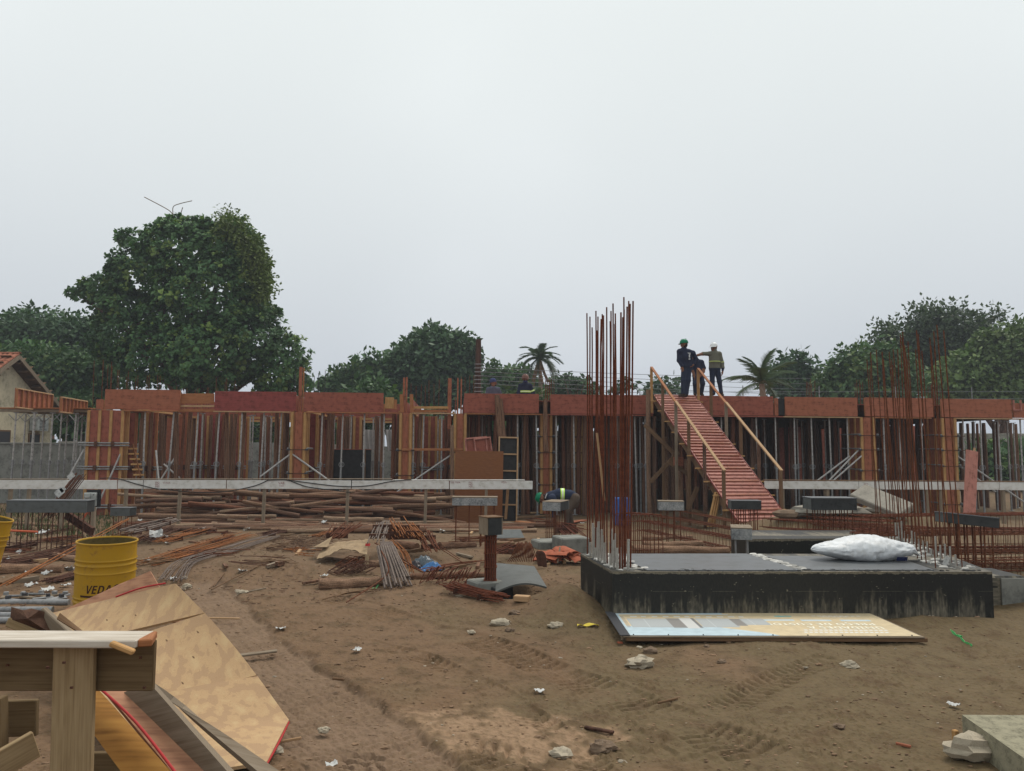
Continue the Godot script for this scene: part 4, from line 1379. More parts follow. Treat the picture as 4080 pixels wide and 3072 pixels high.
	# inner red forms of the left bays
	for s in [[491, 512, 0.25, "film_dark", "dark red side form tight against the corner wall form"], [500, 545, 1.2, "film_red", "narrow red form standing behind the corner wall form"], [578, 626, 0.9, "film_red", "red form with yellow edge in the first bay"], [698, 752, 2.4, "film_rust", "red form behind paired posts in the first bay"], [778, 905, 3.0, "film_dark", "wide dark red form at the back of the first bay"], [910, 960, 2.6, "film_red", "red form at the right of the first bay"], [1120, 1150, 1.0, "film_dark", "dark red form left of the knotty column form"], [1222, 1266, 1.0, "film_dark", "dark red form right of the knotty column form"], [1405, 1440, 2.6, "film_red", "red form behind the black panel"], [1642, 1742, 2.0, "film_red", "wide red form at the back of the open bay"], [1560, 1590, 1.6, "film_dark", "dark red strip of form left of the slim column form"], [1862, 1900, 2.2, "film_dark", "dark red form behind bunched posts"], [632, 690, 5.0, "film_rust", "rust-red form far back past the plank ladder"], [762, 850, 6.0, "film_red", "red form far back behind the wide dark red one"], [955, 992, 5.0, "film_rust", "narrow red form left of the open green view"], [1098, 1122, 4.0, "film_red", "narrow red form right of the open green view"], [1262, 1330, 5.5, "film_red", "red form far back left of the black board"], [1340, 1392, 6.2, "film_rust", "rust-red form far back above the black board"], [1566, 1590, 4.0, "film_red", "red form deep beside the slim column form"], [1746, 1800, 4.5, "film_red", "red form deep behind the leaning posts"], [2470, 2530, 3.2, "film_red", "red form in shade behind the tall rebar"]]:
		wall_form(s[0], s[1], s[2], -0.28, YSOF - 0.02, s[3], s[4], [0.0, 1.0] if s[1] - s[0] < 60 else [0.0, 0.36, 0.7, 1.0], [1.3] if s[1] - s[0] > 40 else [])
	# beams of the inner grid, running back from the front, still without a deck on the left
	for px in [500, 1186, 1612, 1830]:
		var a := fac(px, 0.15)
		var o := thing("inner_beam_form", "red plywood beam trough running back from the %s" % {500: "corner form", 1186: "knotty column form", 1612: "slim column form", 1830: "column form by the bunched posts"}[px], "form panel", Vector3(a.x, YSOF - 0.01, a.z), TURN, "inner beam troughs")
		for s in [-1.0, 1.0]:
			part(o, "side_plywood", block(Vector3(0.018, 0.5, 7.0), 0.002), mats.film_red, Transform3D(Basis(), Vector3(s * 0.14, 0.27, -3.7)))
			part(o, "ledger", block(Vector3(0.06, 0.06, 7.0)), mats.pine, Transform3D(Basis(), Vector3(s * 0.19, 0.05, -3.7)))
		part(o, "bottom_plywood", block(Vector3(0.26, 0.02, 7.0), 0.002), mats.film_rust, Transform3D(Basis(), Vector3(0, 0.0, -3.7)))
	for s in [[620, 1150, 4.0, "cross beam form behind the first bay"], [1220, 1590, 4.2, "cross beam form behind the black panel bay"], [620, 1590, 7.4, "far cross beam form closing the left bays"]]:
		var a := fac(s[0], s[2], YSOF)
		var b := fac(s[1], s[2], YSOF)
		var o := thing("inner_beam_form", "red plywood " + s[3], "form panel", (a + b) / 2, TURN, "inner beam troughs")
		var w := a.distance_to(b)
		part(o, "side_plywood", block(Vector3(w, 0.5, 0.018), 0.002), mats.film_red, Transform3D(Basis(), Vector3(0, 0.25, 0)))
		for i in int(w / 0.6):
			part(o, "rib", block(Vector3(0.05, 0.48, 0.05)), mats.pine_orange, Transform3D(Basis(), Vector3(-w / 2 + 0.3 + i * 0.6, 0.25, 0.035)))
		part(o, "ledger", block(Vector3(w, 0.07, 0.06)), mats.pine, Transform3D(Basis(), Vector3(0, -0.04, 0.02)))
	# slab deck over the right bays
	var da := fac(1862, 0.2)
	var db := fac(4160, 0.2)
	var dk := thing("slab_deck", "plywood slab deck on timber joists over the dark right bays", "deck", Vector3((da.x + db.x) / 2, YSOF, (da.z + db.z) / 2), TURN)
	var dw := Vector2(da.x, da.z).distance_to(Vector2(db.x, db.z))
	var gap := 0.0
	for i in 8:
		part(dk, "plywood", block(Vector3(dw / 8 - 0.01, 0.02, 15.0), 0.002), mats.film_red, Transform3D(Basis(), Vector3(-dw / 2 + dw / 8 * (i + 0.5), 0.42, -7.6)))
	for i in 19:
		part(dk, "joist", block(Vector3(dw, 0.09, 0.06)), mats.timber_brown, Transform3D(Basis(), Vector3(0, 0.36, -0.4 - i * 0.8)))
	for i in 7:
		part(dk, "bearer", block(Vector3(0.08, 0.3, 15.0)), mats.timber_brown, Transform3D(Basis(), Vector3(-dw / 2 + 1.0 + (dw - 2.0) * i / 6.0, 0.15, -7.7)))
	var bk := fac(3000, 15.4)
	single("back_form", "red plywood forms closing the back of the right bays", "form panel", block(Vector3(17.5, 3.3, 0.03), 0.0), mats.film_red, Transform3D(Basis(Vector3.UP, TURN), Vector3(bk.x + 0.5, 1.4, bk.z)))
	# steel props
	prop0 = make_prop("steel_prop", "", "")
	var PG := "steel props along the front"
	for s in [[575, 0.15, 0.015], [668, 0.2, -0.05], [772, 0.1, -0.035], [857, 0.1, -0.035], [953, 0.1, -0.03], [1038, 0.1, -0.02], [1108, 0.15, -0.025]]:
		prop(s[0], s[1], s[2], "galvanised steel prop at the front of the first bay", PG)
	for px in [845, 995, 1003, 1057, 1078, 800, 700, 930]:
		prop(px, rng.randf_range(1.2, 4.0), 0.0, "galvanised steel prop deeper inside the first bay", PG)
	for s in [[1275, 0.1, -0.015], [1357, 0.1, -0.012], [1450, 0.1, 0.012], [1530, 0.1, 0.0]]:
		prop(s[0], s[1], s[2], "galvanised steel prop at the front of the black panel bay", PG)
	for px in [1330, 1395, 1485, 1510, 1390]:
		prop(px, rng.randf_range(1.6, 3.6), 0.0, "galvanised steel prop deeper inside the black panel bay", PG)
	for s in [[1646, 0.05, 0.0], [1680, 0.15, -0.02], [1760, 0.1, 0.0], [1745, 1.4, 0.0]]:
		prop(s[0], s[1], s[2], "galvanised steel prop in the open bay left of the orange sheet", PG)
	for s in [[1918, 1.0, 0.0], [2064, 0.2, 0.0], [2142, 0.1, 0.02], [2078, 1.4, 0.0], [2218, 0.1, 0.0], [2290, 0.2, 0.012], [2455, 0.2, 0.0], [2510, 0.8, 0.0], [2537, 0.2, 0.015], [2552, 0.9, 0.0], [2573, 0.2, 0.015]]:
		prop(s[0], s[1], s[2], "galvanised steel prop among the dark posts left of the ramp", PG)
	for s in [[2875, 0.2, 0.0], [2957, 0.2, 0.01], [3022, 0.1, 0.012], [3093, 0.1, 0.012], [3167, 0.1, 0.0], [3238, 0.1, 0.015], [3312, 0.1, 0.01], [3380, 0.1, 0.0], [3050, 1.8, 0.0], [3200, 2.6, 0.0], [3290, 2.0, 0.0], [3345, 3.0, 0.0], [3180, 1.4, 0.0], [3000, 3.0, 0.0]]:
		prop(s[0], s[1], s[2], "galvanised steel prop right of the ramp", PG)
	for s in [[3525, 0.1, 0.01], [3590, 0.1, 0.012], [3675, 0.2, 0.0], [3700, 1.2, 0.0], [3560, 2.0, 0.0]]:
		prop(s[0], s[1], s[2], "galvanised steel prop between the two right column forms", PG)
	for s in [[3842, 0.2, 0.0], [3912, 0.1, 0.0], [3985, 0.1, 0.01], [4070, 0.1, 0.0], [3965, 1.6, 0.0], [4020, 1.8, 0.0], [4045, 3.0, 0.0], [3880, 2.4, 0.0]]:
		prop(s[0], s[1], s[2], "galvanised steel prop in the last bay at the far right", PG)
	# round timber posts
	var TG := "round timber posts under the forms"
	for s in [[503, 0.8], [556, 0.5], [602, 0.7], [707, 0.4], [745, 0.6], [722, 1.0], [906, 0.4], [962, 0.35], [690, 1.8], [800, 2.2], [880, 1.9], [1105, 0.6], [1127, 0.5], [1140, 0.8], [640, 2.4], [925, 1.5]]:
		post(s[0], s[1], "round timber post in the first bay", TG, 0.07 if s[1] < 0.7 else 0.0, rng.randf_range(-0.08, 0.08))
	for s in [[1287, 0.5], [1302, 0.6], [1320, 1.2], [1345, 2.4], [1375, 2.6], [1400, 2.8], [1420, 3.0], [1524, 0.5], [1570, 0.5], [1582, 0.9], [1500, 2.0]]:
		post(s[0], s[1], "round timber post in the black panel bay", TG, 0.065, rng.randf_range(-0.05, 0.05))
	for i in 34:
		post(rng.randf_range(520, 1590) if i < 26 else rng.randf_range(1640, 1800), rng.randf_range(1.5, 6.5), "round timber post standing deep inside the left bays", TG, 0.06, rng.randf_range(-0.1, 0.1))
	for s in [[1664, 0.3, 0.08], [1700, 2.6, 0.0], [1782, 0.7, 0.35], [1795, 0.5, 0.25], [1775, 1.0, 0.45], [1760, 1.4, 0.3]]:
		post(s[0], s[1], "leaning round post in the open bay", TG, 0.06, s[2])
	for i in 34:
		post(1862.0 + i * 22.3 + rng.randf_range(-7, 7), rng.randf_range(0.3, 1.4), "dark round post in the crowded bays left of the ramp", TG, rng.randf_range(0.055, 0.08), rng.randf_range(-0.05, 0.05), YSOF - 0.02, ["bark2", "bark0", "bark_red"][i % 3])
	for i in 70:
		post(rng.randf_range(1880, 2640), rng.randf_range(1.6, 8.0), "dark round post deep in shade left of the ramp", TG, rng.randf_range(0.055, 0.085), 0.0, YSOF - 0.02, ["bark0", "bark2", "bark_red"][i % 3])
	for i in 90:
		post(rng.randf_range(2650, 3440), rng.randf_range(0.9, 8.5), "dark round post deep in shade right of the ramp", TG, rng.randf_range(0.055, 0.085), 0.0, YSOF - 0.02, ["bark0", "bark2", "bark_red", "bark2"][i % 4])
	for i in 44:
		post(rng.randf_range(3495, 3745), rng.randf_range(0.9, 8.5), "dark round post between the two right column forms", TG, rng.randf_range(0.055, 0.085), 0.0, YSOF - 0.02, ["bark0", "bark2", "bark_red"][i % 3])
	for i in 12:
		post(rng.randf_range(3830, 4110), rng.randf_range(0.7, 5.0), "dark round post in the last bay", TG, rng.randf_range(0.05, 0.075), 0.0, YSOF - 0.02, ["bark0", "bark2", "bark_red"][i % 3])
	# cut poles propped up by the orange sheet
	for s in [[1884, 2.2, "short upright pole left of the stacked red frames"], [1806, 2.6, "gnarled upright pole left of the orange sheet"]]:
		var p := fac(s[0], -0.5)
		var o := rod(self, "upright_pole", Vector3(p.x, -0.3, p.z), Vector3(p.x - 0.05, s[1] - 0.2, p.z), 0.06, mats.bark1, "pole_b")
		tag(o, s[2], "pole")
	for s in [[1978, 1575, 2000, 1770, 0.09, "thick bark pole leaning against the bust panel"], [1992, 1590, 2014, 1775, 0.07, "thinner pole with a dark sleeve beside the leaning one"], [2172, 1590, 2176, 1800, 0.07, "pole end standing up between the two middle panels"]]:
		var a := fac(s[2], -0.35, fy(s[3], s[2], -0.35))
		var b := fac(s[0], -0.12, fy(s[1], s[0], -0.12))
		var o := rod(self, "leaning_pole", a, b, s[4], mats.bark0, "pole_c")
		tag(o, s[5], "pole")
	# leaning braces
	brace(1156, 1803, 1420, 1990, 0.0)
	brace(1154, 1812, 1040, 1900, 0.0)
	brace(1809, 1805, 1540, 1992, 0.0)
	brace(334, 1792, 250, 1960, 0.0)
	brace(487, 1792, 379, 2066, 0.0)
	brace(621, 1795, 645, 1965, 0.2)
	brace(655, 1850, 720, 1905, 1.0)
	brace(700, 1820, 640, 1920, 1.0)
	brace(3423, 1791, 3290, 1925, 0.0)
	brace(3441, 1809, 3305, 1925, 0.0)
	brace(3384, 1818, 3240, 1925, 0.0)
	brace(3809, 1814, 4090, 2015, 0.0)
	brace(3812, 1850, 3960, 1960, 0.3)
	# loose things in the left bays
	var lad := thing("site_ladder", "crooked home-made plank ladder leaning in the first bay", "ladder", fac(538, 0.0, -0.3))
	var la := fac(522, 0.3, fy(1775, 522, 0.3)) - lad.position
	var lb := fac(560, -0.1, fy(1905, 560, -0.1)) - lad.position
	var dirn := (la - lb).normalized()
	beam(lad, "plank", lb, la, 0.03, 0.22, mats.ply_orange, PI / 2)
	for i in 6:
		var c := lb + (la - lb) * (0.1 + i * 0.16)
		beam(lad, "rung", c + Vector3(-0.12, 0, 0.05), c + Vector3(0.18, 0, 0.05), 0.05, 0.04, mats.pine)
	var bp := fac(1397, 1.3)
	var o2 := thing("black_form_board", "black-faced form panel standing on edge behind the steel props", "form panel", Vector3(bp.x, -0.3, bp.z), TURN)
	var pw := fac(1315, 1.3).distance_to(fac(1480, 1.3))
	part(o2, "face", block(Vector3(pw, 1.95, 0.02), 0.002), mats.film_black, Transform3D(Basis(), Vector3(0, 0.98, 0)))
	for s in [-1.0, 0.72]:
		part(o2, "batten", block(Vector3(0.08, 1.95, 0.05)), mats.timber_brown, Transform3D(Basis(), Vector3(s * (pw / 2 - 0.03), 0.98, 0.035)))
	part(o2, "top_edge", block(Vector3(pw, 0.02, 0.05)), mats.film_red, Transform3D(Basis(), Vector3(0, 1.965, 0)))
	# corrugated sheets far inside
	for s in [[1425, 1512, "wide grey corrugated roofing sheet hung at the back of the bay"], [1534, 1562, "narrow grey corrugated sheet beside the wide one"]]:
		var a := fac(s[0], 9.5)
		var b := fac(s[1], 9.5)
		var w := a.distance_to(b)
		var fn := func(u: float, v: float) -> Vector3: return Vector3(u * w - w / 2 + v * 0.15, -v * 0.9, 0.05 * sin(u * w * TAU / 0.18) + v * 0.35)
		single("corrugated_sheet", s[2], "roofing", sheet(fn, 48, 2, 0.012), mats.corrugated, Transform3D(Basis(Vector3.UP, TURN), Vector3((a.x + b.x) / 2, fy(1712, s[0], 9.5), (a.z + b.z) / 2)))
	# orange plywood sheet with black-backed frames behind it
	var sa := stand(1905, 20.6)
	var w2 := 370.0 / 1.96 * 20.6 / F
	var fn2 := func(u: float, v: float) -> Vector3: return Vector3((u - 0.5) * w2 * (1.0 + 0.03 * v), 1.92 * v, -0.35 * v + 0.05 * sin(v * PI) - 0.04 * (2.0 * u - 1.0) * (2.0 * u - 1.0) * v)
	single("plywood_sheet", "large orange-brown plywood sheet leaning behind the white board", "plywood", sheet(fn2, 8, 8, 0.016, 1.3, 2.0), mats.ply_orange, Transform3D(Basis(), Vector3(sa.x, -0.28, sa.z)))
	for s in [[2020, 1728, 80, 0.9, 0.02, "film_black", "tall ladder-like frame with black panels beside the orange sheet"], [1965, 1733, 70, 0.62, -0.14, "film_red", "red frame leaning between the black one and the orange sheet"], [1925, 1742, 90, 0.7, -0.1, "film_red", "red frame leaning behind the orange sheet"]]:
		var h := 2.35
		var f0 := stand(s[0], 21.2)
		var fr := thing("stacked_shutter", s[6], "form frame", Vector3(f0.x, -0.3, f0.z - (0.0 if s[5] == "film_black" else 0.25)), 0.0, "form frames stacked by the orange sheet")
		fr.rotation = Vector3(-0.08, 0.1, -s[4])
		var wd: float = s[2] * 21.2 / F * 1.0
		part(fr, "panel", block(Vector3(wd, h, 0.018), 0.002), mats[s[5]], Transform3D(Basis(), Vector3(0, h / 2, -0.03)))
		for k in [-1.0, 1.0]:
			part(fr, "stile", block(Vector3(0.04, h, 0.06)), mats.pine_pale if s[5] == "film_black" else mats.film_pink, Transform3D(Basis(), Vector3(k * (wd / 2 - 0.02), h / 2, 0.01)))
		for k in 6:
			part(fr, "rail", block(Vector3(wd - 0.09, 0.04, 0.06)), mats.pine_pale if s[5] == "film_black" else mats.film_pink, Transform3D(Basis(), Vector3(0, 0.02 + k * (h - 0.04) / 5.0, 0.01)))
	# bars rising above the deck
	starter(395, 0.3, 5, 1.35, 0.5, "cluster of tall thin bars above the corner panel's left")
	starter(450, 0.8, 4, 1.3, 0.5, "second cluster of thin bars above the corner panel")
	starter(560, 1.4, 7, 1.1, 1.0, "row of thin bars above the corner panel in front of the tree")
	starter(770, 2.0, 8, 0.75, 1.2, "row of short bars above the pale filler board")
	starter(885, 1.2, 4, 1.0, 0.5, "four bars above the dark red panel")
	starter(1225, 0.8, 6, 1.2, 0.9, "dark bars beside the tall orange boards", YTOP - 0.5, "dark_metal")
	starter(1300, 4.0, 9, 0.75, 1.3, "row of short dark bars on the red panel's horizon", YTOP - 0.4, "dark_metal")
	starter(1690, 0.8, 7, 1.25, 0.85, "row of bars in the open bay below the dense tree", YSOF - 0.2)
	starter(1860, 0.6, 4, 0.9, 0.4, "bars behind the wide reddish board", YTOP - 0.3)
	starter(2190, 0.9, 9, 1.0, 0.28, "tight reddish bundle of column bars right of the helmeted bust", YTOP - 0.4, "rust_red")
	starter(2445, 2.5, 5, 0.75, 0.5, "short dark bars left of the ramp's head", YTOP - 0.4, "dark_metal")
	starter(2510, 2.2, 6, 0.8, 0.8, "short dark bars crossing the tall rebar near the deck", YTOP - 0.4, "dark_metal")
	starter(3242, 0.7, 6, 1.0, 0.25, "brown bundle of column bars above the two-knot panel", YTOP - 0.4)
	starter(3438, 0.5, 6, 1.0, 0.25, "brown bundle of column bars above the right column form", YTOP - 0.4)
	starter(3742, 0.5, 8, 0.95, 0.35, "brown bundle of column bars behind the thin rebar row", YTOP - 0.4)
	# scaffold deck by the house
	var sd := thing("scaffold_deck", "rough plank deck on steel props beside the cream house", "scaffold", at(170, 1640, 24.5))
	var yy := at(170, 1632, 24.5).y - sd.position.y
	for i in 5:
		beam(sd, "plank", Vector3(-1.6 + 0.2 * (i % 2), yy + 0.05, -0.3 - i * 0.32), Vector3(1.5, yy + 0.05, -0.2 - i * 0.32), 0.04, 0.29, mats.timber_grey if i % 2 else mats.pine_orange)
	for i in 3:
		beam(sd, "bearer", Vector3(-1.5, yy - 0.03, -0.2 - i * 0.7), Vector3(1.5, yy - 0.03, -0.15 - i * 0.7), 0.09, 0.06, mats.timber_grey)
	for s in [[50, 24.0], [89, 24.8], [123, 23.6], [127, 24.4], [163, 25.2], [197, 24.0], [233, 24.6], [257, 25.4], [290, 24.2], [300, 25.0], [317, 25.6], [335, 25.0]]:
		var p := at(s[0], 1800, s[1])
		p.y = -0.3
		var q := copy(prop0, p, rng.randf(), "galvanised steel prop under the plank deck by the house", "steel props under the plank deck")
		q.rotation.z = -0.012
		for k in [-1.0, 1.0]:
			rod(q, "fork_arm", Vector3(0, 2.78, 0), Vector3(k * 0.2, 3.0, 0), 0.012, mats.galvanised)
	# framed beam sides stored on the deck, receding
	for s in [[65, 1585, 23.4, 209, 1598, 26.2, 0.62, 7, "framed beam side standing on the plank deck, nearer the corner of the house"], [243, 1612, 23.6, 346, 1622, 25.8, 0.5, 7, "framed beam side standing beside the corner wall form"]]:
		var a := at(s[0], s[1], s[2])
		var b := at(s[3], s[4], s[5])
		b.y = a.y
		var fo := thing("beam_side_form", s[8], "form panel", (a + b) / 2 + Vector3(0, -s[6] / 2, 0), 0.0)
		var ln := a.distance_to(b)
		fo.rotation.y = atan2(-(b - a).z, (b - a).x)
		part(fo, "plywood", block(Vector3(ln, s[6], 0.018), 0.002), mats.film_rust, Transform3D(Basis(), Vector3(0, s[6] / 2, -0.04)))
		for k in 2:
			part(fo, "rail", block(Vector3(ln, 0.04, 0.06)), mats.pine_pale, Transform3D(Basis(), Vector3(0, 0.02 + k * (s[6] - 0.04), 0.0)))
		for k in s[7] + 1:
			part(fo, "rib", block(Vector3(0.035, s[6] - 0.085, 0.06)), mats.pine_orange, Transform3D(Basis(), Vector3(-ln / 2 + 0.02 + (ln - 0.04) * k / s[7], s[6] / 2, 0.0)))
	# bracket at the far right end
	var br := fac(4062, -0.04, YTOP - 0.36)
	var bo := thing("end_bracket", "small open timber bracket frame at the far right panel", "bracket", br, TURN)
	for k in [-1.0, 1.0]:
		part(bo, "stile", block(Vector3(0.04, 0.34, 0.05)), mats.film_pink, Transform3D(Basis(), Vector3(k * 0.12, 0.17, 0)))
	part(bo, "sill", block(Vector3(0.2, 0.04, 0.05)), mats.film_pink, Transform3D(Basis(), Vector3(0, 0.02, 0)))
	var pk := stand(3905, 18.9)
	var po := thing("pink_plank", "salmon-pink wide plank leaning against the last bay", "board", pk)
	beam(po, "face", Vector3(-0.28, 0, 0), Vector3(0.12, 1.85, -0.4), 0.03, 0.3, mats.film_pink, PI / 4)
	beam(po, "batten", Vector3(-0.12, 0.1, -0.05), Vector3(0.2, 1.92, -0.43), 0.04, 0.05, mats.pine_pale)

# ---------------------------------------------------------------- the access ramp
func build_ramp():
	var top := at(2686, 1577, 23.3)
	top.y = YTOP - 0.02
	var bot := stand(3045, 18.3)
	var o := thing("access_ramp", "steep red plywood ramp with cleats, handrails and timber props", "ramp", bot)
	var d := top - bot
	var fwd := d.normalized()
	var side := Vector3(-d.z, 0, d.x).normalized()      # to the right as seen going up
	if side.x < 0: side = -side
	var nrm := side.cross(fwd).normalized()
	if nrm.y < 0: nrm = -nrm
	var L := d.length()
	var bs := Basis(fwd, nrm, fwd.cross(nrm))
	var hw := 0.66
	for i in 3:
		part(o, "deck_sheet", block(Vector3(L / 3 - 0.006, 0.02, hw * 2), 0.002), mats.film_red if i == 1 else mats.film_pink, Transform3D(bs, fwd * L * (i + 0.5) / 3.0))
	var n := 41
	for i in n:
		var p := fwd * (0.12 + (L - 0.18) * i / (n - 1.0)) + nrm * 0.026
		part(o, "cleat", block(Vector3(0.045, 0.03, hw * 2 - 0.06 + 0.02 * (i % 3)), 0.003), [mats.film_pink, mats.film_pink, mats.film_rust, mats.film_red][(i * 7) % 4], Transform3D(bs.rotated(nrm, rng.randf_range(-0.02, 0.02)), p + fwd * rng.randf_range(-0.015, 0.015)))
	for s in [-1.0, 1.0]:
		beam(o, "stringer", side * s * (hw - 0.04) - nrm * 0.13 + fwd * 0.05, side * s * (hw - 0.04) - nrm * 0.13 + fwd * (L - 0.05), 0.22, 0.045, mats.timber_brown if s < 0 else mats.pine)
		beam(o, "edge_strip", side * s * (hw + 0.012) + fwd * 0.05, side * s * (hw + 0.012) + fwd * (L - 0.3), 0.05, 0.02, mats.film_dark)
	for i in 10:
		var p := fwd * (0.5 + (L - 0.8) * i / 9.0) - nrm * 0.05
		beam(o, "bearer", p - side * (hw + 0.17), p + side * (hw + 0.17), 0.035, 0.07, mats.pine)
	for s in [-1.0, 1.0]:
		var heads := []
		for i in 6:
			var t: float = [0.1, 0.3, 0.48, 0.64, 0.82, 0.985][i]
			var p: Vector3 = side * s * (hw + 0.1) + fwd * L * t
			var hd := p + Vector3(0, 0.86, 0)
			var ft := p + Vector3(0, -0.45, 0)
			if s < 0:
				ft.y = soil(0, bot.z + p.z) - bot.y
			elif i < 1:
				ft.y = 0.0
			var m: Material = [mats.timber_brown, mats.bark2, mats.timber_brown, mats.timber_grey, mats.timber_brown, mats.pine][i]
			if i == 5 and s < 0:
				ft.y = p.y - 0.5
				rod(o, "prop_pole", p + Vector3(-0.09, 0.2, 0), Vector3(p.x - 0.09, soil(0, bot.z + p.z) - bot.y, p.z), 0.07, mats.bark1, "pole_a")
			beam(o, "rail_post", ft, hd, 0.08, 0.075, m)
			heads.append(hd)
		beam(o, "handrail", heads[0] + Vector3(0, 0.02, 0) - fwd * 0.06, heads[3] + Vector3(0, 0.035, 0), 0.035, 0.08, mats.pine_pale)
		beam(o, "handrail", heads[3] + Vector3(0, 0.01, 0) - fwd * 0.2, heads[5] + Vector3(0, 0.03, 0), 0.035, 0.08, mats.pine_orange)
	# cross braces under the left side
	var q := func(px: float, py: float, dd: float) -> Vector3: return at(px, py, dd) - bot
	for s in [[2568, 1692, 2690, 1812, 22.2], [2705, 1800, 2590, 1922, 22.0], [2660, 1838, 2745, 1890, 21.6], [2780, 1940, 2740, 2030, 20.4], [2760, 2035, 2830, 2060, 20.2]]:
		beam(o, "brace_board", q.call(s[0], s[1], s[4]), q.call(s[2], s[3], s[4]), 0.12, 0.025, mats.timber_brown)
	part(o, "gusset", block(Vector3(0.28, 0.24, 0.025)), mats.film_rust, Transform3D(Basis(), q.call(2703, 1838, 21.5)))
	for s in [[2705, 1860, 2712, 2070, 21.8], [2735, 1830, 2748, 2060, 22.3], [2648, 1740, 2652, 2040, 22.4]]:
		rod(o, "prop_pole", q.call(s[2], s[3], s[4]), q.call(s[0], s[1], s[4]), 0.075, mats.bark1, "pole_b")
	for i in 3:
		var a: Vector3 = bot + q.call(2822.0 + i * 10, 2100, 19.0)
		var b: Vector3 = bot + q.call(2852.0 + i * 8, 1962, 19.2)
		single("leaning_batten", "timber batten leaning at the foot of the ramp's left rail", "board", block(Vector3(a.distance_to(b), 0.05, 0.06)), mats.pine, lie(a, b), "battens leaning at the ramp foot")

# ---------------------------------------------------------------- foundations, cap boxes, cages
func cap_box(px0: float, px1: float, py0: float, py1: float, d: float, deep: float, rows: int, label: String, m: String, turn := 0.0, bar := "rust", thickb := 0.009, tilt := 0.0, foot := 0.0):
	# a board box closing the tops of starter bars
	var a := at(px0, py1, d)
	var b := at(px1, py0, d)
	var w := b.x - a.x
	var h := b.y - a.y
	var cx := (a.x + b.x) / 2
	var g := soil(cx, -d - deep / 2)
	var o := thing("capped_starters", label, "rebar", Vector3(cx, g, -d - deep / 2), turn, "starter bars with board caps")
	var y := a.y - g
	var cap := Node3D.new()
	cap.name = "cap_box"
	o.add_child(cap)
	cap.position = Vector3(0, y, 0)
	cap.rotation = Vector3(tilt * 0.6, 0, tilt)
	part(cap, "board", block(Vector3(w, h, 0.022)), mats[m], Transform3D(Basis(), Vector3(0, h / 2, deep / 2 - 0.011)))
	part(cap, "board", block(Vector3(w, h, 0.022)), mats[m], Transform3D(Basis(), Vector3(0, h / 2, -deep / 2 + 0.011)))
	for s in [-1.0, 1.0]:
		part(cap, "end_board", block(Vector3(0.022, h - 0.004, deep - 0.05)), mats["cap_dark" if m != "cap_dark" else "cap_olive"], Transform3D(Basis(), Vector3(s * (w / 2 - 0.013), h / 2, 0)))
	part(cap, "lid", block(Vector3(w + 0.01, 0.016, deep + 0.01)), mats["timber_grey" if m == "cap_grey" else "slab_top"], Transform3D(Basis(), Vector3(0, h + 0.0085, 0)))
	part(cap, "infill", block(Vector3(w - 0.06, h - 0.03, deep - 0.06), 0.0), mats.concrete_grey, Transform3D(Basis(), Vector3(0, h / 2, 0)))
	for i in rows:
		for s in [-1.0, 1.0]:
			var x := (w - 0.12) * (i / maxf(rows - 1.0, 1.0) - 0.5) + rng.randf_range(-0.012, 0.012)
			rod(o, "bar", Vector3(x + rng.randf_range(-0.01, 0.01), -0.1 + foot, s * (deep / 2 - 0.05)), Vector3(x, y + h * 0.6, s * (deep / 2 - 0.05)), thickb, mats[bar])
	for k in 2:
		if y > 0.6:
			var yy := 0.16 + k * 0.2
			for s in [-1.0, 1.0]:
				rod(o, "tie", Vector3(-w / 2 + 0.04, yy, s * (deep / 2 - 0.035)), Vector3(w / 2 - 0.04, yy, s * (deep / 2 - 0.035)), 0.004, mats[bar])

func cage(label: String, a: Vector3, b: Vector3, w: float, h: float, step: float, m: String, across := 3):      # a tied beam cage lying down
	var o := thing("rebar_cage", label, "rebar cage", a, 0.0, "rusty beam cages lying on the ground")
	var d := b - a
	var l := d.length()
	var x := d / l
	var z := x.cross(Vector3.UP).normalized()
	var y := z.cross(x)
	for i in across:
		for k in [-1.0, 1.0]:
			var p: Vector3 = z * w * (i / (across - 1.0) - 0.5) + y * (h * 0.5 + k * h * 0.47)
			part(o, "long_bar", unit("bent%d" % (rng.randi() % 5)), mats[m], Transform3D(Basis(z * 0.008, x * l, -y * 0.008), p))
	var key := "ring%s_%s" % [w, h]
	if not cache.has(key):
		var sh := Shape.new()
		sh.tube([Vector3(0, 0, -w / 2), Vector3(0, 0, w / 2), Vector3(0, h, w / 2), Vector3(0, h, -w / 2), Vector3(0, 0.01, -w / 2)], [0.005, 0.005, 0.005, 0.005, 0.005], 4)
		cache[key] = sh.mesh()
	var n := int(l / step)
	for i in n:
		part(o, "stirrup", cache[key], mats[m], Transform3D(Basis(x, y, z).rotated(z, rng.randf_range(-0.12, 0.12)), x * (l * (i + 0.5) / n)))

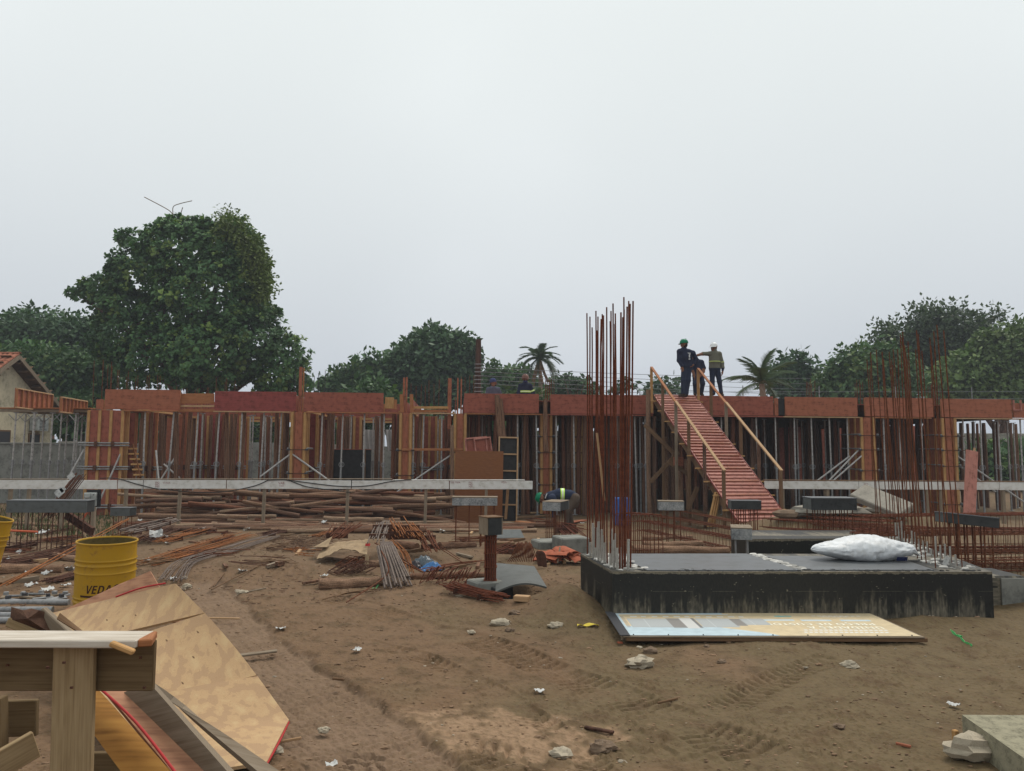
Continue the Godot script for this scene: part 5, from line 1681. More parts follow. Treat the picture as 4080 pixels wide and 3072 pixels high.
func build_foundations():
	var yt := 0.48
	# the big bitumen-coated pile cap
	var fl := Vector2(1.02, -7.83)
	var fr := Vector2(4.93, -7.97)
	var rb := Vector2(5.6, -11.2)
	var nb := Vector2(4.8, -11.25)
	var nn := Vector2(4.62, -9.3)
	var lb := Vector2(0.82, -9.15)
	var o := thing("pile_cap", "large black bitumen-coated concrete foundation block with a grey top", "foundation", Vector3(0, 0, 0))
	o.position = Vector3(fl.x, 0, fl.y)
	var loc := func(p: Vector2) -> Vector2: return p - fl
	part(o, "body", prism(PackedVector2Array([loc.call(fl), loc.call(fr), loc.call(rb), loc.call(nb), loc.call(nn), loc.call(lb)]), -0.1, yt), mats.bitumen)
	var strip := func(p0: Vector2, p1: Vector2, p2: Vector2, p3: Vector2, y0: float, y1: float, m: String, called: String):
		part(o, called, prism(PackedVector2Array([loc.call(p0), loc.call(p1), loc.call(p2), loc.call(p3)]), y0, y1), mats[m])
	var s0 := Vector2(1.38, -7.87)
	var s1 := Vector2(1.2, -9.1)
	var e0 := Vector2(2.95, -7.93)
	var e1 := Vector2(2.78, -9.18)
	strip.call(s0, e0, e0.lerp(e1, 0.52), s0.lerp(s1, 0.52), yt - 0.01, yt + 0.012, "slab_top", "top_board")
	strip.call(s0.lerp(s1, 0.535), e0.lerp(e1, 0.535), e1, s1, yt - 0.01, yt + 0.009, "slab_top", "top_board")
	strip.call(Vector2(3.07, -7.95), Vector2(4.35, -8.0), Vector2(4.45, -9.0), Vector2(2.93, -8.98), yt - 0.01, yt + 0.012, "slab_top", "top_board")
	var rub := []
	var rc := []
	for i in 380:
		var t := rng.randf()
		var p: Vector2
		match i % 4:
			0: p = Vector2(1.02, -7.9).lerp(Vector2(0.9, -9.1), t) + Vector2(rng.randf_range(0.0, 0.38), 0)
			1: p = Vector2(2.99, -7.98).lerp(Vector2(2.84, -9.15), t) + Vector2(rng.randf_range(-0.04, 0.05), 0)
			2: p = Vector2(1.3, -7.9).lerp(Vector2(4.85, -8.02), t) + Vector2(0, rng.randf_range(-0.03, 0.03))
			_: p = Vector2(4.8, -8.05).lerp(Vector2(5.5, -11.1), t) + Vector2(rng.randf_range(-0.35, 0.05), 0)
		var s := rng.randf_range(0.006, 0.022) if i % 4 == 2 else rng.randf_range(0.008, 0.034)
		rub.append(Transform3D(Basis(Vector3.UP, rng.randf() * TAU).scaled(Vector3(s * 1.6, s * 0.8, s)), Vector3(p.x - fl.x, yt + 0.004, p.y - fl.y)))
		var g := rng.randf_range(0.25, 0.6)
		rc.append(Color(g, g * 0.97, g * 0.9) if i % 4 != 2 else Color(0.05, 0.05, 0.05))
	var mo := swarm(o, "mortar_crumbs", lump(3), mats.tinted, rub, rc)
	mo.set_meta("kind", "stuff")
	# tall column bars at the left end
	var g1 := thing("column_rebar", "dense group of tall rusty column bars on the left end of the black foundation", "rebar", Vector3(1.16, yt - 0.02, -8.45))
	var hts := [2.66, 2.72, 2.66, 2.79, 2.7, 2.8, 2.62, 2.75, 2.86, 2.79, 2.83]
	for i in 11:
		for k in 2:
			var z := 0.53 - 1.12 * i / 10.0
			var x := lerpf(-0.08, -0.27, i / 10.0) + k * 0.11
			if k == 1 and i in [3, 6, 7]:
				continue
			var h: float = hts[(i * 3 + k * 5) % 11]
			var sl := rng.randf_range(-0.015, 0.05) * (1.0 if k else 0.4)
			part(g1, "bar", unit("bent%d" % (rng.randi() % 5)), mats.rust_red, Transform3D(Basis(Vector3(0.0082, 0, 0), Vector3(sl, h, rng.randf_range(-0.03, 0.03)), Vector3(0, 0, 0.0082)), Vector3(x, 0, z)))
			if rng.randf() < 0.7:
				rod(g1, "mortar_sleeve", Vector3(x + 0.003, 0, z + 0.002), Vector3(x + 0.003 + sl * 0.15, rng.randf_range(0.12, 0.45), z + 0.002), 0.0135, mats.mortar)
	for k in 5:
		rod(g1, "bar", Vector3(-0.05 + 0.035 * k, 0, 0.52 - 0.05 * k), Vector3(-0.02 + 0.04 * k, 2.68 + 0.04 * k, 0.5 - 0.05 * k), 0.009, mats.rust_red)
	for i in 9:
		rod(g1, "short_stub", Vector3(-0.04 - 0.02 * i, 0, 0.5 - i * 0.12), Vector3(-0.04 - 0.02 * i, rng.randf_range(0.18, 0.4), 0.5 - i * 0.12), 0.009, mats.mortar)
	var slat := at(2385, 1800, 8.4)
	rod(g1, "pale_stake", at(2408, 1995, 8.4) - g1.position, at(2378, 1725, 8.4) - g1.position, 0.012, mats.pine_pale)
	# thin row at the right end
	var g2 := thing("column_rebar", "long row of thin rusty column bars along the right end of the black foundation", "rebar", Vector3(5.1, yt - 0.02, -9.3))
	for i in 17:
		var t := i / 16.0
		for k in 2:
			if k == 1 and i % 4 == 1:
				continue
			var x := lerpf(-0.34, 0.4, t) + (0.0 if k == 0 else -0.28)
			var z := lerpf(1.1, -1.75, t)
			var h := 2.55 + 0.12 * sin(i * 2.3)
			part(g2, "bar", unit("bent%d" % (rng.randi() % 5)), mats.rust, Transform3D(Basis(Vector3(0.0062, 0, 0), Vector3(rng.randf_range(-0.16, -0.02), h, rng.randf_range(-0.05, 0.05)), Vector3(0, 0, 0.0062)), Vector3(x, 0, z)))
	for i in 16:
		var t := i / 15.0
		rod(g2, "short_stub", Vector3(lerpf(-0.42, 0.36, t), 0, lerpf(1.12, -1.7, t)), Vector3(lerpf(-0.42, 0.36, t), rng.randf_range(0.1, 0.3), lerpf(1.12, -1.7, t)), 0.011, mats.mortar)
	# neighbours of the big block
	var c2 := thing("pile_cap", "second black foundation block behind the grey-topped one", "foundation", at(3180, 2190, 11.6))
	c2.position.y = -0.2
	part(c2, "body", prism(PackedVector2Array([Vector2(-0.9, 0.5), Vector2(1.0, 0.3), Vector2(1.2, -0.8), Vector2(-0.8, -0.7)]), -0.2, 0.64), mats.bitumen)
	var c3 := thing("pile_cap", "small dark foundation pedestal at the right end of the black block", "foundation", Vector3(5.32, 0, -8.75))
	part(c3, "body", block(Vector3(0.55, 0.62, 0.6), 0.02), mats.bitumen, Transform3D(Basis(), Vector3(0, 0.05, 0)))
	part(c3, "side_skin", block(Vector3(0.3, 0.6, 0.02), 0.0), mats.concrete_grey, Transform3D(Basis(), Vector3(0.14, 0.04, 0.312)))
	var c4 := thing("pedestal", "low grey concrete footing left of the tall column bars", "foundation", stand(2255, 12.9))
	part(c4, "body", block(Vector3(0.5, 0.4, 0.5), 0.02), mats.concrete_grey, Transform3D(Basis(Vector3.UP, 0.3), Vector3(0.1, 0.06, -0.3)))
	part(c4, "step", block(Vector3(0.4, 0.3, 0.5), 0.02), mats.concrete_grey, Transform3D(Basis(Vector3.UP, 0.3), Vector3(-0.3, 0.0, -0.7)))
	# capped starter bars
	cap_box(26, 340, 1998, 2042, 13.4, 0.3, 8, "long blue-grey board cap on starter bars beside the yellow drums", "cap_olive", 0.05, "rust_dark", 0.01)
	cap_box(438, 520, 2026, 2056, 15.5, 0.25, 3, "short grey board cap behind the yellow drum's rim", "cap_olive", -0.1)
	cap_box(1801, 1981, 1984, 2014, 13.7, 0.28, 4, "speckled grey board cap in front of the orange sheet", "cap_grey", 0.02)
	cap_box(2182, 2256, 2002, 2036, 16.4, 0.7, 7, "speckled grey board cap beside the stooping worker", "cap_grey", -0.35)
	cap_box(2628, 2728, 2000, 2034, 15.6, 0.3, 4, "speckled grey board cap just left of the ramp's foot", "cap_grey", -0.12)
	cap_box(2915, 3034, 1998, 2030, 14.2, 0.25, 6, "dark board cap in front of the ramp's foot", "cap_dark", 0.0, "rust_red")
	cap_box(2934, 3012, 2108, 2152, 10.2, 0.45, 2, "board cap with black end just behind the black foundation", "cap_grey", -0.25, "galvanised", 0.011, 0.0, 0.25)
	cap_box(3234, 3414, 1988, 2032, 12.9, 0.4, 8, "dark mossy board cap before the rubble mound", "cap_dark", 0.0)
	cap_box(3800, 3990, 2062, 2098, 10.2, 0.55, 6, "tilted black board cap behind the thin rebar row", "cap_dark", -0.25, "rust", 0.011, -0.09)
	# square-capped column cage on a small footing
	var f := stand(1953, 9.3)
	var cc := thing("capped_column", "slim rusty column cage with a square board cap on a grey footing", "rebar", f)
	part(cc, "footing", block(Vector3(0.34, 0.3, 0.34), 0.015), mats.concrete_grey, Transform3D(Basis(Vector3.UP, 0.5), Vector3(-0.06, 0.05, 0)))
	part(cc, "bitumen_skirt", block(Vector3(0.24, 0.22, 0.3), 0.01), mats.cap_dark, Transform3D(Basis(Vector3.UP, 0.5), Vector3(0.1, 0.04, 0.06)))
	for i in 5:
		for k in 3:
			rod(cc, "bar", Vector3(-0.055 + 0.028 * i, 0.1, -0.06 + 0.06 * k), Vector3(-0.06 + 0.03 * i, 0.78, -0.06 + 0.06 * k), 0.0125, mats.rust_red)
	for i in 4:
		part(cc, "stirrup", block(Vector3(0.16, 0.008, 0.17), 0.0), mats.rust, Transform3D(Basis(), Vector3(0, 0.2 + 0.16 * i, 0)))
	for s in [-1.0, 1.0]:
		part(cc, "cap_board", block(Vector3(0.022, 0.2, 0.2)), mats.timber_grey, Transform3D(Basis(Vector3.UP, 0.55), Vector3(cos(0.55) * 0.1 * s, 0.84, -sin(0.55) * 0.1 * s)))
		part(cc, "cap_board", block(Vector3(0.18, 0.2, 0.022)), mats["cap_dark" if s > 0 else "timber_grey"], Transform3D(Basis(Vector3.UP, 0.55), Vector3(sin(0.55) * 0.1 * s, 0.84, cos(0.55) * 0.1 * s)))
	part(cc, "cap_lid", block(Vector3(0.225, 0.016, 0.23)), mats.timber_brown, Transform3D(Basis(Vector3.UP, 0.55), Vector3(0, 0.949, 0)))
	# beam cages
	cage("long rusty cage running from the tall rebar towards the black end cap", gnd(2560, 2120) + Vector3(0, 0.06, 0), gnd(2960, 2205) + Vector3(0, 0.03, 0), 0.3, 0.22, 0.13, "rust_red")
	cage("second long rusty cage beside it behind the foundation", gnd(2620, 2100) + Vector3(0, 0.1, 0), gnd(3020, 2170) + Vector3(0, 0.05, 0), 0.3, 0.2, 0.14, "rust")
	cage("third rusty cage in front of the ramp's foot", gnd(2700, 2080) + Vector3(0, 0.15, 0), gnd(2960, 2130) + Vector3(0, 0.06, 0), 0.25, 0.18, 0.14, "rust")
	for i in 4:
		cage(["rusty cage lying before the ramp's foot and mound", "rusty cage on top of the heap by the mound", "rusty cage reaching behind the white sack", "rusty cage nearest the mossy cap"][i], gnd(2960.0 + 40 * i, 2075.0 + 18 * i) + Vector3(0, 0.05 + 0.06 * (i % 2), 0), gnd(3560.0 + 50 * i, 2130.0 + 12 * i) + Vector3(0, 0.05 + 0.1 * (i % 2), 0), 0.3, 0.18, 0.15, ["rust_red", "rust", "rust", "rust_red"][i])
	for i in 6:
		var y := [0.02, 0.3, 0.02, 0.3, 0.55, 0.0][i] as float
		var da := [11.8, 11.7, 11.2, 11.1, 11.4, 10.4][i] as float
		cage(["lowest cage of the right-hand stack", "second cage of the right-hand stack", "front low cage of the right-hand stack", "front upper cage of the right-hand stack", "topmost cage of the right-hand stack", "cage reaching furthest out of the right-hand stack"][i], stand(3420, da) + Vector3(0, y, 0), stand(4300, da + 0.4) + Vector3(0, y, 0), 0.4, 0.27, 0.13, ["rust", "rust_red", "rust", "rust", "rust_red", "rust"][i], 4)
	# upright cage panel beside the tall bars
	var cp := stand(2540, 11.6)
	var up := thing("upright_cage", "upright cage of closed rusty loops right of the tall column bars", "rebar cage", cp, 0.25)
	for i in 9:
		var pts := []
		for q in [[-0.1, 0.02], [0.1, 0.02], [0.12, 0.08], [0.12, 0.72], [0.1, 0.78], [-0.1, 0.78], [-0.12, 0.72], [-0.12, 0.08], [-0.1, 0.02]]:
			pts.append(Vector3(q[0] - 0.16 + 0.045 * i, q[1] + rng.randf_range(-0.01, 0.02), -0.2 + 0.05 * i))
		var sh := Shape.new()
		sh.tube(pts, range(9).map(func(_i): return 0.007), 5)
		part(up, "loop", sh.mesh(), mats.rust_red)
	for i in 5:
		rod(up, "tie", Vector3(-0.3, 0.12 + 0.14 * i, 0.02), Vector3(0.34, 0.12 + 0.14 * i, 0.1), 0.006, mats.rust_red)
	# white sack on the block
	var sp := Vector3(3.98, yt + 0.012, -8.72)
	var sack := thing("white_sack", "bulging white woven plastic sack lying on the black foundation", "sack", sp, 0.06)
	var nz := FastNoiseLite.new()
	nz.seed = 4
	nz.frequency = 1.0
	var sh := Shape.new()
	var rows := 60
	var cols := 40
	for i in rows + 1:
		var t := i / float(rows)
		var x := lerpf(-0.62, 0.64, t)
		var r := pow(maxf(sin(PI * clampf(t * 0.945, 0, 1)), 0.0), 0.52) * (0.95 + 0.1 * sin(t * 5.0))
		if t > 0.86: r = lerpf(r, 0.12, smoothstep(0.86, 1.0, t))
		for j in cols + 1:
			var g := TAU * j / cols
			var w1 := nz.get_noise_2d(x * 2.0, g * 0.8)
			var w2 := nz.get_noise_2d(x * 3.0 + 9.0, sin(g) * 1.5)
			var crease := 0.1 * pow(absf(sin(x * 8.0 + g * 1.1 + 3.5 * w1)), 7.0) + 0.08 * pow(absf(sin(x * 13.0 - g * 1.4 + 4.0 * w2)), 9.0) + 0.12 * maxf(w1, 0.0)
			var rr := r * (1.0 - crease * (0.55 + 0.9 * absf(t - 0.45)))
			var y := 0.115 + 0.145 * rr * sin(g) * (1.0 - 0.16 * sin(t * 9.0))
			y = maxf(y, 0.004 + 0.03 * (1.0 - r))
			if t > 0.88: y *= lerpf(1.0, 0.35, smoothstep(0.88, 1.0, t))
			sh.v.append(Vector3(x + 0.02 * nz.get_noise_1d(g * 2.0), y, 0.27 * rr * cos(g)))
			sh.uv.append(Vector2(t, j / float(cols)))
			sh.c.append(Color.WHITE)
	for i in rows:
		for j in cols:
			var q := i * (cols + 1) + j
			sh.ix.append_array([q, q + 1, q + cols + 2, q, q + cols + 2, q + cols + 1])
	sh.n.resize(sh.v.size())
	for i in rows + 1:
		for j in cols + 1:
			var q := func(a: int, b: int) -> Vector3: return sh.v[clampi(a, 0, rows) * (cols + 1) + posmod(b, cols)]
			var m: Vector3 = (q.call(i, j + 1) - q.call(i, j - 1)).cross(q.call(i + 1, j) - q.call(i - 1, j))
			sh.n[i * (cols + 1) + j] = m.normalized() if m.length() > 1e-9 else Vector3.UP
	var flip: bool = sh.n[(rows / 2) * (cols + 1) + cols / 4].y < 0
	if flip:
		for i in sh.n.size(): sh.n[i] = -sh.n[i]
	else:
		for i in range(0, sh.ix.size(), 3):
			var tmp := sh.ix[i + 1]
			sh.ix[i + 1] = sh.ix[i + 2]
			sh.ix[i + 2] = tmp
	part(sack, "bag", sh.mesh(), mats.sack)
	part(sack, "printed_patch", block(Vector3(0.12, 0.045, 0.004), 0.0), mats.navy_mark, Transform3D(Basis(Vector3.RIGHT, 0.35), Vector3(0.28, 0.04, 0.247)))
	var tp := at(3770, 2230, 8.3)
	single("paper_tag", "white paper tag standing up behind the sack", "tag", block(Vector3(0.05, 0.1, 0.003), 0.0), mats.paper, Transform3D(Basis(Vector3.BACK, -0.45), Vector3(tp.x, yt + 0.06, tp.z)))
	build_sign()

func build_sign():
	var fl := gnd(2478, 2572)
	var fr := gnd(3690, 2572)
	var bl := gnd(2408, 2470)
	var w := fl.distance_to(fr)
	var h := 0.98
	var o := thing("site_sign", "printed sales sign panel in cream and light blue lying face up on the mud", "sign", Vector3((fl.x + fr.x) / 2, soil(2.3, -7.1) - 0.005, (fl.z + fr.z) / 2 - h / 2), 0.012)
	var W := 1024
	var H := 384
	var im := Image.create(W, H, false, Image.FORMAT_RGB8)
	var cream := Color(0.64, 0.52, 0.33).linear_to_srgb()
	var blue := Color(0.49, 0.6, 0.65).linear_to_srgb()
	var white := Color(0.68, 0.7, 0.68).linear_to_srgb()
	var grey := Color(0.27, 0.25, 0.23).linear_to_srgb()
	var r := RandomNumberGenerator.new()
	r.seed = 2
	for x in W:
		for y in H:
			var u := x / float(W)
			var v := y / float(H)
			var edge := 0.46 - 0.1 * v + 0.1 * sin(v * 3.0)
			var c := blue if (u < 0.36 + 0.16 * smoothstep(0.55, 1.0, v) - 0.1 * (1.0 - v) and v > 0.62) or u < 0.02 else cream
			if v < 0.07 and u < 0.42: c = blue
			var g := 0.97 + 0.05 * noise.get_noise_2d(x * 0.02, y * 0.02) + r.randf_range(-0.012, 0.012)
			im.set_pixel(x, y, Color(c.r * g, c.g * g, c.b * g))
	im.fill_rect(Rect2i(20, 26, 430, 9), white)
	for p in [[40, 110, 190, 150, 0], [190, 105, 50, 160, 1], [240, 100, 45, 175, 2], [285, 100, 12, 165, 3], [300, 105, 135, 150, 0], [430, 110, 40, 120, 1], [470, 105, 90, 110, 0]]:
		var base: Color = [Color(0.4, 0.42, 0.42), Color(0.25, 0.235, 0.22), Color(0.58, 0.58, 0.56), Color(0.2, 0.2, 0.2)][p[4]].linear_to_srgb()
		im.fill_rect(Rect2i(p[0], p[1], p[2], p[3]), base)
		if p[4] == 0:
			for k in 7:
				im.fill_rect(Rect2i(p[0] + 6, p[1] + 10 + k * (p[3] / 8), p[2] - 12, 3), Color(base.r * 1.1, base.g * 1.1, base.b * 1.1))
			im.fill_rect(Rect2i(p[0] + p[2] / 3, p[1], 3, p[3]), Color(base.r * 1.12, base.g * 1.12, base.b * 1.12))
	for k in 9:
		im.fill_rect(Rect2i(22, 70 + k * 22, 12, 9), grey)
	for k in 11:
		im.fill_rect(Rect2i(60 + k * 42, 66, 26 - (k * 7) % 9, 14), white)
	for q in [[560, 115], [700, 118], [850, 118]]:
		im.fill_rect(Rect2i(q[0], q[1], 115, 26), blue)
		im.fill_rect(Rect2i(q[0] + 14, q[1] + 10, 84, 6), white)
	for k in 9:
		im.fill_rect(Rect2i(770 + k * 22, 48, 15, 8), white)
		if k < 5: im.fill_rect(Rect2i(800 + k * 22, 64, 14, 7), white)
	for yy in 26:
		for xx in 70:
			if pow((xx - 35) / 35.0, 2) + pow((yy - 13) / 13.0, 2) < 1.0 and not (absf(xx - 30.0 - yy) < 5.0):
				im.set_pixel(620 + xx, 46 + yy, Color(0.16, 0.42, 0.42).linear_to_srgb())
	for row in 2:
		for k in 17:
			im.fill_rect(Rect2i(650 + k * 18 - row * 12, 288 + row * 34, 13 - (k * 5 + row) % 5, 14), white)
	var pm := mat("print", Color.WHITE, 0.45, ImageTexture.create_from_image(im))
	var sh := Shape.new()
	var pw := w - 0.12
	var y0 := 0.052
	sh.quad(Vector3(-pw / 2 - 0.02, y0, h / 2 - 0.02), Vector3(w / 2 - 0.03, y0, h / 2 - 0.02), Vector3(w / 2 - 0.03, y0, -h / 2 + 0.02), Vector3(-pw / 2 - 0.02, y0, -h / 2 + 0.02), Vector2(0, 1), Vector2(1, 1), Vector2(1, 0), Vector2(0, 0))
	var pnl := part(o, "printed_panel", block(Vector3(w, 0.012, h), 0.003), mats.timber_grey, Transform3D(Basis(), Vector3(0, y0 - 0.01, 0)))
	part(o, "print", sh.mesh(), pm)
	for k in [-1.0, 1.0]:
		part(o, "frame_bar", block(Vector3(w, 0.034, 0.04)), mats.timber_brown, Transform3D(Basis(), Vector3(0.03, 0.018, k * (h / 2 - 0.03))))
	for k in 4:
		part(o, "frame_batten", block(Vector3(0.05, 0.03, h - 0.12)), mats.timber_grey, Transform3D(Basis(), Vector3(-w / 2 + 0.03 + (w - 0.06) * k / 3.0, 0.016, 0)))
	part(o, "edge_strip", block(Vector3(0.09, 0.008, h), 0.002), mats.dark_metal, Transform3D(Basis(), Vector3(-w / 2 + 0.02, y0 + 0.003, 0)))
	for k in 9:
		part(o, "screw", block(Vector3(0.012, 0.006, 0.012), 0.0), mats.dark_metal, Transform3D(Basis(), Vector3(-w / 2 + 0.1 + k * (w - 0.2) / 8.0, y0 + 0.003, h / 2 - 0.035)))
	# the headline reads from the far side
	var flat_turn := Basis(Vector3.UP, PI) * Basis(Vector3.RIGHT, -PI / 2)
	text(o, "lettering", "PREÇO DE CUSTO!", 0.085, mats.letter_cream, Transform3D(flat_turn.scaled(Vector3(1, 1, 1)), Vector3(0.62, y0 + 0.002, 0.02)))
	text(o, "lettering", "UNIDADES A", 0.085, mats.letter_cream, Transform3D(flat_turn, Vector3(0.78, y0 + 0.002, 0.16)))

# ---------------------------------------------------------------- the yard: boards, logs, bundles, drums
func bundle(label: String, pts: Array, n: int, r: float, spread: float, m: String, lift := 0.02, flare := 0.0) -> Node3D:      # bars following a line of picture points on the ground
	var w := []
	for p in pts:
		var q := gnd(p[0], p[1]) + Vector3(0, lift + (p[2] if p.size() > 2 else 0.0), 0)
		if p.size() > 3:
			q = at(p[0], p[1], p[3])
		w.append(q)
	var o := thing("rebar_bundle", label, "rebar", w[0], 0.0, "loose bundles of reinforcing bar")
	var along: Vector3 = (w[-1] - w[0]).normalized()
	var side := along.cross(Vector3.UP).normalized()
	for i in n:
		var s := rng.randf_range(-1, 1)
		var u := absf(rng.randfn()) * 0.4
		var line := []
		for k in w.size():
			var f := 1.0 + flare * (k / (w.size() - 1.0))
			line.append(w[k] - w[0] + side * (s * spread * f + rng.randf_range(-0.02, 0.02)) + Vector3(0, u * spread * 0.7 + rng.randf_range(0, 0.012), 0))
		line[0] += along * rng.randf_range(-0.12, 0.12)
		line[-1] += along * rng.randf_range(-0.15, 0.15)
		if w.size() == 2:
			var d: Vector3 = line[1] - line[0]
			var x := d.cross(Vector3.UP).normalized()
			part(o, "bar", unit("bent%d" % (i % 5)), mats[m], Transform3D(Basis(x * r, d, x.cross(d).normalized() * r), line[0]))
		else:
			part(o, "bar", sweep(line, r, 4, 4), mats[m])
	for k in [0.25, 0.75]:
		if n > 6 and w.size() == 2:
			var c: Vector3 = (w[-1] - w[0]) * k
			part(o, "tie_wire", block(Vector3(0.01, spread * 0.5, spread * 2.2), 0.0), mats.rust_dark, Transform3D(Basis(along, Vector3.UP, side), c + Vector3(0, spread * 0.1, 0)))
	return o

func stirrups(label: String, a: Vector3, b: Vector3, w: float, h: float, n: int, m: String, lean := 1.2):       # a tied stack of rectangular stirrups
	var o := thing("stirrup_bundle", label, "rebar", a, 0.0, "bundles of bent stirrups")
	var key := "st%s_%s" % [w, h]
	if not cache.has(key):
		var sh := Shape.new()
		var q := [Vector3(-w / 2, 0, 0), Vector3(w / 2 - 0.02, 0, 0), Vector3(w / 2, 0.02, 0), Vector3(w / 2, h, 0), Vector3(-w / 2 + 0.02, h, 0), Vector3(-w / 2, h - 0.02, 0), Vector3(-w / 2, 0.006, 0)]
		sh.tube(q, [0.005, 0.005, 0.005, 0.005, 0.005, 0.005, 0.005], 4)
		cache[key] = sh.mesh()
	var d := b - a
	var yaw := atan2(-d.z, d.x) + PI / 2
	for i in n:
		var t := i / (n - 1.0)
		var bs := Basis(Vector3.UP, yaw + rng.randf_range(-0.06, 0.06)) * Basis(Vector3.RIGHT, lean + rng.randf_range(-0.1, 0.1)) * Basis(Vector3.BACK, rng.randf_range(-0.05, 0.05))
		part(o, "stirrup", cache[key], mats[m], Transform3D(bs, d * t + Vector3(rng.randf_range(-0.02, 0.02), 0.01 + 0.012 * (i % 5), rng.randf_range(-0.02, 0.02))))

func build_yard():
	# white batter boards on posts
	var L := thing("batter_board", "long white-painted setting-out board on posts across the left of the yard", "board", stand(1000, 19.0))
	var lp := func(px: float, py: float) -> Vector3: return at(px, py, lerpf(18.1, 19.8, clampf(px / 2123.0, -0.1, 1.0))) - L.position
	for s in [[-180, 468, 1931], [470, 571, 1930], [573, 902, 1930], [904, 1400, 1931], [1402, 1790, 1932], [1792, 2123, 1933]]:
		beam(L, "face_board", lp.call(s[0], s[2] - 0.5), lp.call(s[1] - 1.0, s[2]), 0.212, 0.025, mats.white_board)
	for s in [[-180, 268, 1909.5], [468, 1000, 1909], [1003, 1560, 1908.5], [1563, 2090, 1913]]:
		beam(L, "top_plank", lp.call(s[0], s[2]) + Vector3(0, 0, -0.05), lp.call(s[1], s[2]) + Vector3(0, 0, -0.05), 0.02, 0.14, mats.white_board if s[0] > 1500 else mats.timber_grey)
	for px in [-40, 38, 112, 250, 500, 715, 1052, 1385, 1697, 1938]:
		var a: Vector3 = lp.call(px, 1935) + Vector3(0, 0, -0.06)
		var hgt := soil(L.position.x + a.x, L.position.z + a.z) - L.position.y - 0.15
		beam(L, "post", Vector3(a.x - 0.02, hgt, a.z), a + Vector3(0, 0.06, 0), 0.075, 0.07, mats.timber_grey)
	var tb := func(px: float, py: float, words: String, size: float, m := "letter_red"):
		var p: Vector3 = lp.call(px, py)
		var a: Vector3 = lp.call(px - 60, py)
		var b: Vector3 = lp.call(px + 60, py)
		text(L, "lettering", words, size, mats[m], Transform3D(Basis(Vector3.UP, atan2(-(b - a).z, (b - a).x)), p + Vector3(0, 0, 0.0145)), "Droid Sans", 400)
	for t in [[208, 1923, "P22A"], [208, 1931, "P72A"], [208, 1939, "P32A"], [628, 1923, "PK2"], [628, 1931, "PK3"], [628, 1939, "P34"], [665, 1924, "Y=10A"], [1875, 1923, "PK2"], [1875, 1931, "PK3"], [1875, 1939, "P34"], [1812, 1922, "P15E P00A"], [2008, 1922, "P22A"]]:
		tb.call(t[0], t[1], t[2], 0.042)
	tb.call(1122, 1925, "VA8", 0.06)
	tb.call(1122, 1936, "P28A", 0.034)
	var R := thing("batter_board", "white setting-out board on posts right of the ramp", "board", stand(3560, 19.4))
	var rp := func(px: float, py: float) -> Vector3: return at(px, py, 19.5) - R.position
	for s in [[3046, 3420, 1932], [3422, 3980, 1934], [3982, 4220, 1937]]:
		beam(R, "face_board", rp.call(s[0], s[2]), rp.call(s[1], s[2] + 2.0), 0.2, 0.025, mats.white_board)
	beam(R, "top_plank", rp.call(3046, 1913) + Vector3(0, 0, -0.06), rp.call(4220, 1920) + Vector3(0, 0, -0.06), 0.02, 0.16, mats.timber_brown)
	for px in [3120, 3300, 3655, 3698, 3752, 4000, 4110]:
		var a: Vector3 = rp.call(px, 1937) + Vector3(0, 0, -0.06)
		beam(R, "post", Vector3(a.x, soil(R.position.x + a.x, R.position.z + a.z) - R.position.y - 0.15, a.z), a + Vector3(0, 0.05, 0), 0.085, 0.075, mats.timber_grey)
	text(R, "lettering", "YK2", 0.05, mats.letter_red, Transform3D(Basis(), rp.call(3450, 1930) + Vector3(0, 0, 0.0145)), "Droid Sans", 400)
	for c in [[[400, 1905], [470, 1907], [560, 1932], [650, 1950], [850, 1962], [1000, 1940], [1070, 1913]], [[1070, 1913], [1140, 1912], [1190, 1928], [1240, 1942], [1400, 1962]], [[1150, 1912], [1220, 1922], [1350, 1937], [1460, 1936], [1560, 1918], [1640, 1910]]]:
		var pts := []
		for p in c:
			pts.append(L.position + lp.call(p[0], p[1]) + Vector3(0, 0, 0.03))
		single("black_cable", "black cable sagging along the white setting-out board", "cable", sweep(pts, 0.011, 5, 6), mats.cable, Transform3D(), "cables on the white board")
	single("leaning_stake", "pale pine stake leaning on the end of the white board", "stake", block(Vector3(1.18, 0.07, 0.03)), mats.pine_pale, lie(gnd(2013, 2090) + Vector3(0, 0.0, 0), L.position + lp.call(2027, 1899) + Vector3(0, 0, 0.05), PI / 2))
	# switch box on a short post
	var eb := thing("switch_box", "small grey electrical switch box on a weathered post", "switch box", stand(360, 16.2))
	var e0 := at(360, 1990, 16.2) - eb.position
	beam(eb, "post", Vector3(0.02, -0.1, -0.08), e0 + Vector3(0.02, 0.1, -0.08), 0.1, 0.06, mats.timber_grey)
	part(eb, "backboard", block(Vector3(0.3, 0.36, 0.02)), mats.film_black, Transform3D(Basis(), e0 + Vector3(0.04, 0.02, -0.06)))
	part(eb, "cabinet", block(Vector3(0.24, 0.28, 0.1), 0.01), mats.box_grey, Transform3D(Basis(), e0))
	part(eb, "door_seam", block(Vector3(0.004, 0.27, 0.004), 0.0), mats.dark_metal, Transform3D(Basis(), e0 + Vector3(0.03, 0, 0.05)))
	part(eb, "handle", block(Vector3(0.09, 0.025, 0.03)), mats.tube_white, Transform3D(Basis(), e0 + Vector3(-0.04, 0.05, 0.06)))
	for q in [[-0.1, 0.05], [-0.06, -0.1], [0.08, -0.11], [0.09, 0.1]]:
		part(eb, "screw", block(Vector3(0.014, 0.018, 0.006), 0.0), mats.dark_metal, Transform3D(Basis(), e0 + Vector3(q[0], q[1], 0.052)))
	# heap of round logs
	var LG := "bark logs of the long heap"
